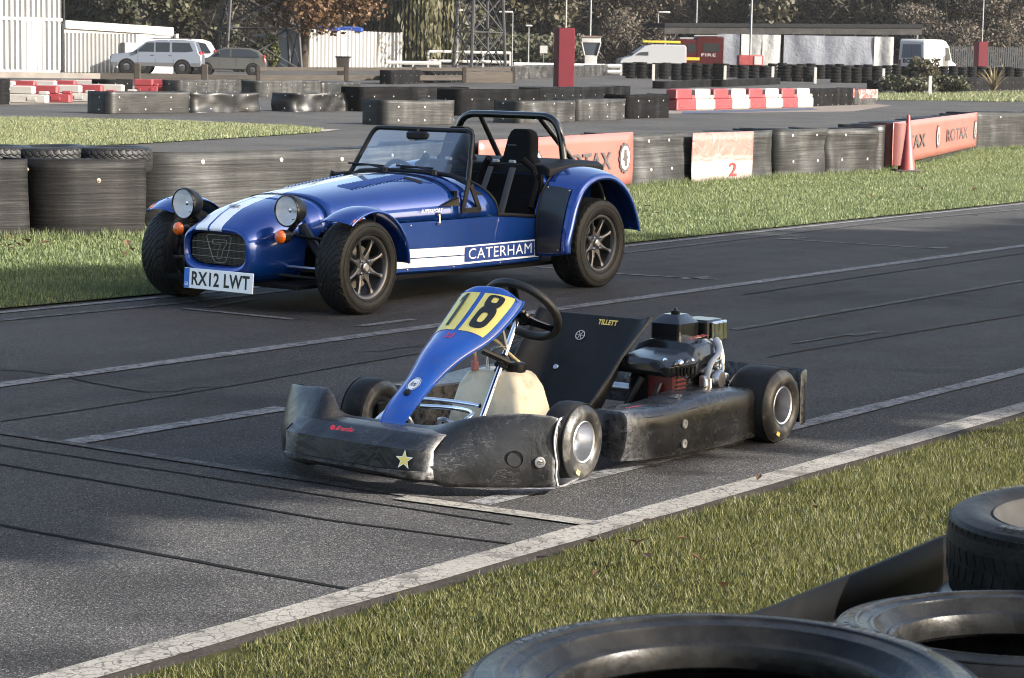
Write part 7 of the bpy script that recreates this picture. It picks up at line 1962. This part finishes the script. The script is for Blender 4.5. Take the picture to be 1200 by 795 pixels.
def wv_extra(o, hw):
    q = MB(); q.box((1.9, 0, 2.02), (.9, 1.3, .10), 0, .03); q.build('roof_light_bar', M_FASC, o); lights(.05, .85, 4.7, 1.1, 1.8)(o, hw)
vehicle('white_estate', 'white estate vehicle with a roof bar showing above the silver off-roader', 'car', (p.x, 125.5, CARZ), rad(3), wv_prof, 1.8, 1.1, (.9, 3.7), .36, M_VWHITE, [[(1.05, 1.14), (1.6, 1.76), (2.2, 1.78), (2.2, 1.14)], [(2.3, 1.14), (2.3, 1.78), (3.2, 1.78), (3.2, 1.14)], [(3.35, 1.14), (3.35, 1.78), (4.2, 1.62), (4.5, 1.14)]], wv_extra)
def van(name, label, px, y, rz, L, H, m, text=None, extra=None, sc=1.0):
    p = at_d(px, y)
    pr = [(.0, .45), (.02, .85), (.25, 1.02), (.80, 1.18), (1.25, H - .45), (1.75, H - .10), (2.3, H), (L - .15, H), (L - .02, H - .15), (L, .6), (L - .03, .42), (.5, .38)]
    W = 1.95
    def ex(o, hw):
        for s in (-1, 1):
            q = MB(); q.box((.10, s * .75, .90), (.16, .36, .22), 0, .04); q.build('headlight', bpy.data.materials.get('headlamp_dark'), o)
            q = MB(); q.box((L - .02, s * .84, 1.0), (.06, .14, .45), 0, .02); q.build('tail_light', bpy.data.materials.get('tail_red'), o)
        q = MB(); q.loft([[(L + .004, y_, z) for y_, z in ((-.72, 1.35), (.72, 1.35), (.66, H - .35), (-.66, H - .35))], [(L - .03, y_, z) for y_, z in ((-.72, 1.35), (.72, 1.35), (.66, H - .35), (-.66, H - .35))]]); q.build('rear_window', mat('rear_pane', (.16, .19, .24), .2), o)
        q = MB(); q.box((L + .002, 0, 1.3), (.012, .02, H - 1.0)); q.build('door_gap', M_GAP, o)
        q = MB(); q.loft([[(.84, y_, 1.22) for y_ in (-.82, .82)] + [(1.24, y_, H - .50) for y_ in (.76, -.76)], [(.81, y_, 1.22) for y_ in (-.82, .82)] + [(1.21, y_, H - .50) for y_ in (.76, -.76)]]); q.build('windscreen', M_VGLASS, o)
        if text:
            t = MB(); text_mb(text, t, (L + .010, -.60, 1.0), (0, 1, 0), (0, 0, 1), 1.2, .30, bold=.03); t.build('van_lettering', M_BLKM, o, smooth=0)
        if extra: extra(o, hw)
    return vehicle(name, label, 'van', (p.x, y, tz(p.x, y)), rz, pr, W, 1.2, (.95, L - 1.15), .34, m, [[(1.02, 1.22), (1.35, H - .55), (1.95, H - .5), (1.95, 1.22)]], ex, None, .10)
van('panel_van', 'tall white panel van at the right with dark lettering on its back doors', 1106, 163, rad(180 + 56) + PI * 0, 5.4, 2.62, M_VWHITE, 'BOXX')
def lb(o, hw):
    q = MB(); q.box((2.9, 0, 2.16), (2.6, 1.3, .16), 0, .03); q.build('light_bar', mat('bar_yellow', (.62, .46, .06), .4), o)
van('panel_van', 'low white van with a yellow bar on its roof left of the red fire engine', 724, 160, rad(6), 4.6, 1.98, mat('shaded_white_paint', (.34, .35, .37), .4), None, lb)  # white paint greyed in its colour, as the van stands in shade
# fire engine
p = at_d(786, 163); FE = thing('fire_engine', 'dark red fire engine with a yellow stripe in front of the far shelter', 'fire engine', (p.x, 163, tz(p.x, 163)), rad(3))
M_FRED = mat('fire_red', (.055, .005, .006), .35, coat=.4)
q = MB(); q.box((.85, 0, 1.35), (1.7, 2.2, 2.0), 0, .08); q.box((2.6, 0, 1.45), (1.9, 2.2, 2.2), 0, .05); q.build('body', M_FRED, FE)
for x0, w_, z0, h_ in ((.45, .7, 1.75, .6), (1.3, .6, 1.75, .6), (2.65, 1.1, 1.8, .6)):
    q = MB(); q.box((x0, -1.106, z0), (w_, .02, h_), 0, .01); q.build('window', M_VGLASS, FE)
q = MB(); q.box((.95, -1.108, 1.02), (1.85, .02, .20)); q.build('yellow_stripe', mat('stripe_yellow', (.62, .45, .05), .4), FE)
q = MB(); q.box((1.0, 0, 2.42), (1.0, 1.4, .12), 0, .03); q.tube([(1.6, -.4, 2.62), (3.5, -.4, 2.66)], .05, 6); q.tube([(1.6, .1, 2.62), (3.5, .1, 2.66)], .05, 6); q.build('roof_ladder', M_GREYW, FE)
t = MB(); text_mb('FIRE', t, (2.0, -1.112, 1.2), (1, 0, 0), (0, 0, 1), 1.0, .2); t.build('side_lettering', M_BW, FE, smooth=0)
for x in (.8, 2.8):
    for s in (-1, 1):
        T = Matrix.Translation((x, s * .95, .45)) @ Matrix.Rotation(-s * PI / 2, 4, 'X'); q = MB(T); q.lathe([(.0, .14), (.26, .14), (.43, .13), (.45, .1), (.45, -.1)], 20); q.build('wheel', M_OLDR, FE)
# palisade fence
A_, B_ = at_d(1112, 172), at_d(1260, 174); PF = thing('palisade_fence', 'grey steel palisade fence at the far right behind the red padded post', 'fence', (A_.x, A_.y, tz(A_.x, 172)))
q = MB(); n_ = int((B_ - A_).length / .17)
for i in range(n_):
    v = (B_ - A_) * (i / n_); q.box((v.x, v.y, 1.1), (.09, .03, 2.2 + .05 * math.sin(i * 7)))
tag(q.build('pale', mat('palisade_grey', (.13, .135, .14), .6, .3), PF), kind='stuff')
for z in (.5, 1.8):
    q = MB(); q.box(((B_ - A_).x / 2, (B_ - A_).y / 2 + .06, z), ((B_ - A_).length, .05, .07), math.atan2((B_ - A_).y, (B_ - A_).x)); q.build('rail', bpy.data.materials['palisade_grey'], PF)
# ================================================================ trees
def quads_np(P, S, flat=.0, aspect=1.0, droop=None):
    """leaf faces at points P (n,3) of size S (n)"""
    n = len(P); a = rng.normal(size=(n, 3)); a /= np.linalg.norm(a, axis=1)[:, None]
    b = rng.normal(size=(n, 3)); 
    if droop is not None: a = a * (1 - droop) + np.array([0, 0, 1.0]) * droop; a /= np.linalg.norm(a, axis=1)[:, None]
    b -= (a * b).sum(1)[:, None] * a; b /= np.linalg.norm(b, axis=1)[:, None]
    A = a * (S * .5 * aspect)[:, None]; B = b * (S * .5)[:, None]
    V = np.stack([P - A, P + B * .8, P + A, P - B * .8], 1).reshape(-1, 3)
    return V, np.arange(n * 4).reshape(-1, 4)
L_DARK = leaf_mat('leaf_dark_evergreen', [(.25, (0.0197, 0.0215, 0.0112)), (.5, (0.0356, 0.0365, 0.0197)), (.8, (0.0599, 0.0571, 0.0337))], .6, .2, .35)
L_OLIVE = leaf_mat('leaf_olive', [(.25, (0.0290, 0.0271, 0.0150)), (.5, (0.0487, 0.0440, 0.0243)), (.8, (0.0786, 0.0683, 0.0402))], .6, .25, .3)
L_BROWN = leaf_mat('leaf_rust', [(.25, (0.0318, 0.0159, 0.0066)), (.5, (0.0636, 0.0328, 0.0131)), (.8, (0.1076, 0.0608, 0.0281))], .6, .25, .4)
L_WILLOW = leaf_mat('leaf_willow', [(.25, (0.0374, 0.0365, 0.0168)), (.5, (0.0693, 0.0655, 0.0318)), (.8, (0.1123, 0.1030, 0.0580))], .6, .3, .5)
L_TWIG = leaf_mat('bare_twigs', [(.25, (0.0318, 0.0262, 0.0197)), (.5, (0.0543, 0.0449, 0.0337)), (.8, (0.0917, 0.0786, 0.0599))], .8, .1, .25)
M_BARK = mat('bark', (.060, .048, .036), .9, var=.4, vscale=6, bmp=.5, bscale=20, bdist=.03)
def tree(name, label, x, y, H, cr, m, nleaf=5000, leaf=.30, trunk=.22, lo=.22, group=None, shape=1.0, cat='tree', weep=False, twig=0, branches=9, bare=False):
    z0 = tz(x, min(y, 230)); o = thing(name, label, cat, (x, y, z0), 0, group)
    st = random.getstate(); q = MB()
    bend = random.uniform(-.3, .3)
    top = H * .82
    tp = [(bend * math.sin(k * .7) * .6, .2 * math.cos(k), top * k / 6) for k in range(7)]
    q.tube(tp, [trunk * (1 - .13 * k) for k in range(7)], 8); q.build('trunk', M_BARK, o, smooth=60)
    cents = []; lm = MB()
    for k in range(branches):
        f = lo + (1 - lo) * (k + .5) / branches; i = min(5, int(f * 6 * .85)); b0_ = Vector(tp[i]).lerp(Vector(tp[i + 1]), .5)
        a = k * 2.4 + random.uniform(-.5, .5); r_ = cr * (1.05 - abs(f - .55) * .9) * random.uniform(.75, 1.1)
        e = b0_ + Vector((math.cos(a) * r_, math.sin(a) * r_, H * .10 + random.uniform(-.2, .5)))
        lm.tube([b0_, b0_.lerp(e, .5) + Vector((0, 0, random.uniform(.1, .5))), e], [trunk * .35, trunk * .22, trunk * .07], 5)
        for u in (.45, .75, 1.0): cents.append((b0_.lerp(e, u), r_ * .42 * (1.2 - .4 * u)))
        for s in range(2):
            e2 = b0_.lerp(e, .6) + Vector((random.uniform(-1, 1), random.uniform(-1, 1), random.uniform(-.3, .9))) * r_ * .5
            lm.tube([b0_.lerp(e, .55), e2], [trunk * .14, trunk * .04], 4); cents.append((e2, r_ * .32))
    tag(lm.build('limbs', M_BARK, o, smooth=60), kind='stuff')
    cents.append((Vector((0, 0, H * .88)), cr * .4))
    w = np.array([c[1] ** 2 for c in cents]); idx = rng.choice(len(cents), nleaf, p=w / w.sum())
    C = np.array([tuple(c[0]) for c in cents])[idx]; R = np.array([c[1] for c in cents])[idx]
    d = rng.normal(size=(nleaf, 3)); d /= np.linalg.norm(d, axis=1)[:, None]; rad_ = R * rng.random(nleaf) ** .45
    P = C + d * rad_[:, None] * np.array([1, 1, .75])
    if weep:
        P[:, 2] -= rng.random(nleaf) ** 1.2 * (np.hypot(P[:, 0], P[:, 1]) / cr) * H * .55
        P[:, 2] = np.maximum(P[:, 2], .6 + rng.random(nleaf))
        P[:, 0] = np.round(P[:, 0] * 3.5 + rng.normal(size=nleaf) * .18) / 3.5
    S = leaf * (.5 + rng.random(nleaf))
    V, F_ = quads_np(P, S, aspect=2.6 if weep else 1.2, droop=.8 if weep else None)
    new_mesh_np('crown', V, F_, m, o)
    return o
# woodland mass behind everything
def wood(name, x0, x1, y0, y1, zt, n, m, leaf, clump=1.0, aspect=1.2):
    k = max(4, int(n / 260)); cx = rng.uniform(x0, x1, k); cy = rng.uniform(y0, y1, k); cz = rng.random(k) ** .8 * zt
    i = rng.integers(0, k, n); r_ = clump * (.5 + 1.3 * rng.random(k))[i]
    d = rng.normal(size=(n, 3)) * .55
    P = np.stack([cx[i] + d[:, 0] * r_, cy[i] + d[:, 1] * r_, np.abs(cz[i] + d[:, 2] * r_) + 1.2], 1)
    V, F_ = quads_np(P, leaf * (.5 + rng.random(n)), aspect=aspect)
    return tag(new_mesh_np(name, V, F_, m), kind='stuff')
wood('woodland', -75, -5, 215, 240, 13, 42000, L_DARK, .55, 2.2)
wood('woodland', -20, 45, 222, 250, 14, 34000, L_OLIVE, .55, 2.2)
wood('woodland', 20, 85, 226, 255, 14, 36000, L_OLIVE, .55, 2.4)
wood('dark_undergrowth', -60, 85, 255, 262, 11, 26000, L_DARK, 1.3, 2.5)
wood('brushwood', 5, 80, 196, 218, 9, 60000, L_TWIG, .13, 2.2, 9.0)
wood('brushwood', -45, 8, 200, 214, 8, 26000, L_TWIG, .13, 2.0, 9.0)
q = MB(); q.quad((-160, 268, 0), (160, 268, 0), (160, 275, 16), (-160, 275, 16)); bk = q.build('wooded_hill', mat('wooded_bank', (.075, .07, .048), .95, var=.5, vscale=.25), None); tag(bk, kind='structure')
Txy = lambda px, y: at_d(px, y).x
tree('evergreen_tree', 'broad dark evergreen above the low white workshop', Txy(135, 160), 160, 14, 4.6, L_DARK, 15000, .34, .30, .10, 'trees behind the paddock')
tree('evergreen_tree', 'dark evergreen left of the first pylon foot', Txy(222, 168), 168, 13, 4.2, L_DARK, 13000, .34, .30, .10, 'trees behind the paddock')
tree('evergreen_tree', 'dark evergreen filling the gap right of the tall white shed', Txy(88, 172), 172, 14, 4.4, L_DARK, 12000, .36, .3, .08, 'trees behind the paddock')
tree('autumn_tree', 'rust-leaved tree with dark limbs hanging over the white container', Txy(352, 150), 151.5, 9.5, 5.0, L_BROWN, 9000, .26, .36, .38, 'trees behind the paddock', branches=11)
tree('willow_tree', 'pale weeping willow right of the white container', Txy(470, 172), 172, 9.5, 3.6, L_WILLOW, 15000, .26, .24, .25, 'trees behind the paddock', weep=True)
for px, y, H, cr, m, nl, nm, lab in ((400, 185, 13, 4.2, L_OLIVE, 8000, 'broadleaf_tree', 'olive green tree behind the white container'), (545, 192, 13, 4.4, L_DARK, 9000, 'broadleaf_tree', 'dark tree behind the second pylon'), (640, 195, 12, 4.2, L_OLIVE, 9000, 'broadleaf_tree', 'olive tree above the small white notice'),
                            (735, 198, 12, 4.4, L_TWIG, 7000, 'bare_tree', 'thin-leaved brown tree above the low white van'), (800, 205, 13, 4.2, L_TWIG, 7000, 'bare_tree', 'thin-leaved brown tree above the fire engine'), (885, 200, 12, 4.5, L_OLIVE, 8000, 'broadleaf_tree', 'olive tree above the left end of the hanging sheets'),
                            (960, 202, 12, 4.4, L_TWIG, 7000, 'bare_tree', 'brown twiggy tree above the long grey sheet'), (1040, 198, 12, 4.2, L_OLIVE, 8000, 'broadleaf_tree', 'olive tree above the tall white van'), (1105, 190, 10, 4.2, L_TWIG, 8000, 'bare_tree', 'brown twiggy tree right of the tall white van'), (1180, 192, 11, 4.4, L_TWIG, 8000, 'bare_tree', 'brown twiggy tree at the right edge above the palisade fence')):
    tree(nm, lab, Txy(px, y), y, H, cr, m, nl if m is not L_TWIG else 14000, .36 if m is not L_TWIG else .17, .24, .12, 'trees behind the paddock')
def bush(name, label, px, y, w, h, m, n, leaf, cat='bush', asp=1.2, z=None):
    x = Txy(px, y); o = thing(name, label, cat, (x, y, tz(x, min(y, 230)))); 
    d = rng.normal(size=(n, 3)); d /= np.linalg.norm(d, axis=1)[:, None]; r_ = rng.random(n) ** .4
    lob = 1 + .25 * np.sin(d[:, 0] * 5 + 1) * np.sin(d[:, 2] * 6)
    P = d * (r_ * lob)[:, None] * np.array([w / 2, w / 2, h / 2]) + np.array([0, 0, h / 2])
    P[:, 2] = np.abs(P[:, 2]); V, F_ = quads_np(P, leaf * (.5 + rng.random(n)), aspect=asp); new_mesh_np('foliage', V, F_, m, o)
    q = MB()
    for k in range(7): a = k * .9; q.tube([(0, 0, 0), (math.cos(a) * w * .15, math.sin(a) * w * .15, h * .4), (math.cos(a) * w * .33, math.sin(a) * w * .33, h * .8)], [.04, .03, .012], 5)
    tag(q.build('stems', M_BARK, o), kind='stuff'); return o
bush('bush', 'round leafy brown-green bush in front of the tall white van', 1083, 128, 1.9, 1.75, L_OLIVE, 2600, .14)
bush('hedge', 'low dark hedge behind the black belt block with red lettering', 1065, 118, 3.2, .85, L_DARK, 2200, .16, 'hedge')
bush('hedge', 'low dark hedge at the right between the lettered block and the black wall', 1112, 119, 2.4, .95, L_DARK, 2000, .16, 'hedge')
bush('hedge', 'long dark hedge in front of the trees left of the red padded post', 600, 186, 13, 2.6, L_DARK, 7000, .34, 'hedge')
bush('conifer_bush', 'small bright conifer beside the grey shed', 319, 150, 1.0, 2.3, leaf_mat('leaf_conifer', [(.3, (.042, .047, .013)), (.7, (.08, .084, .025))], .6, .2, 1), 1500, .16, 'bush')
bush('conifer_bush', 'small dark conifer left of the bright one beside the grey shed', 305, 149, 1.3, 2.1, L_DARK, 1500, .18, 'bush')
bush('bush', 'low bush behind the hatchback under the first pylon', 280, 140, 2.0, 1.3, L_DARK, 1500, .18)
# grass clump with long blades
p = at_d(1166, 124); GC = thing('grass_clump', 'pale straw-coloured clump of long blades at the right edge on the far bank', 'plant', (p.x, 124, tz(p.x, 124)))
q = MB()
for i in range(46):
    a = random.uniform(0, 6.28); L = random.uniform(.9, 1.7); s = random.uniform(.2, .9); w = .05
    pts = [(math.cos(a) * s * L * t ** 1.3, math.sin(a) * s * L * t ** 1.3, L * (t - .35 * s * t * t)) for t in (0, .35, .7, 1)]
    ws = [w, w, w * .7, .005]
    q.loft([[(x - wv * math.sin(a), y + wv * math.cos(a), z), (x + wv * math.sin(a), y - wv * math.cos(a), z)] for (x, y, z), wv in zip(pts, ws)], closed=False)
q.build('blades', leaf_mat('straw_blade', [(.2, (.10, .08, .04)), (.7, (.20, .16, .09))], .6, .3, 2), GC, smooth=0)
# ================================================================ autumn haze
q = MB(); q.box((0, 120, 12), (420, 320, 30)); hz = q.build('haze', _new('haze_air')[0], None, smooth=0)
_hm = bpy.data.materials['haze_air']; _nt2 = _hm.node_tree
for n_ in list(_nt2.nodes):
    if n_.type != 'OUTPUT_MATERIAL': _nt2.nodes.remove(n_)
_vol = _nt2.nodes.new('ShaderNodeVolumePrincipled'); _vol.inputs['Density'].default_value = .00009; _vol.inputs['Color'].default_value = (.92, .94, .97, 1); _vol.inputs['Anisotropy'].default_value = .2
_nt2.links.new(_vol.outputs[0], [n_ for n_ in _nt2.nodes if n_.type == 'OUTPUT_MATERIAL'][0].inputs['Volume'])
tag(hz, kind='stuff')
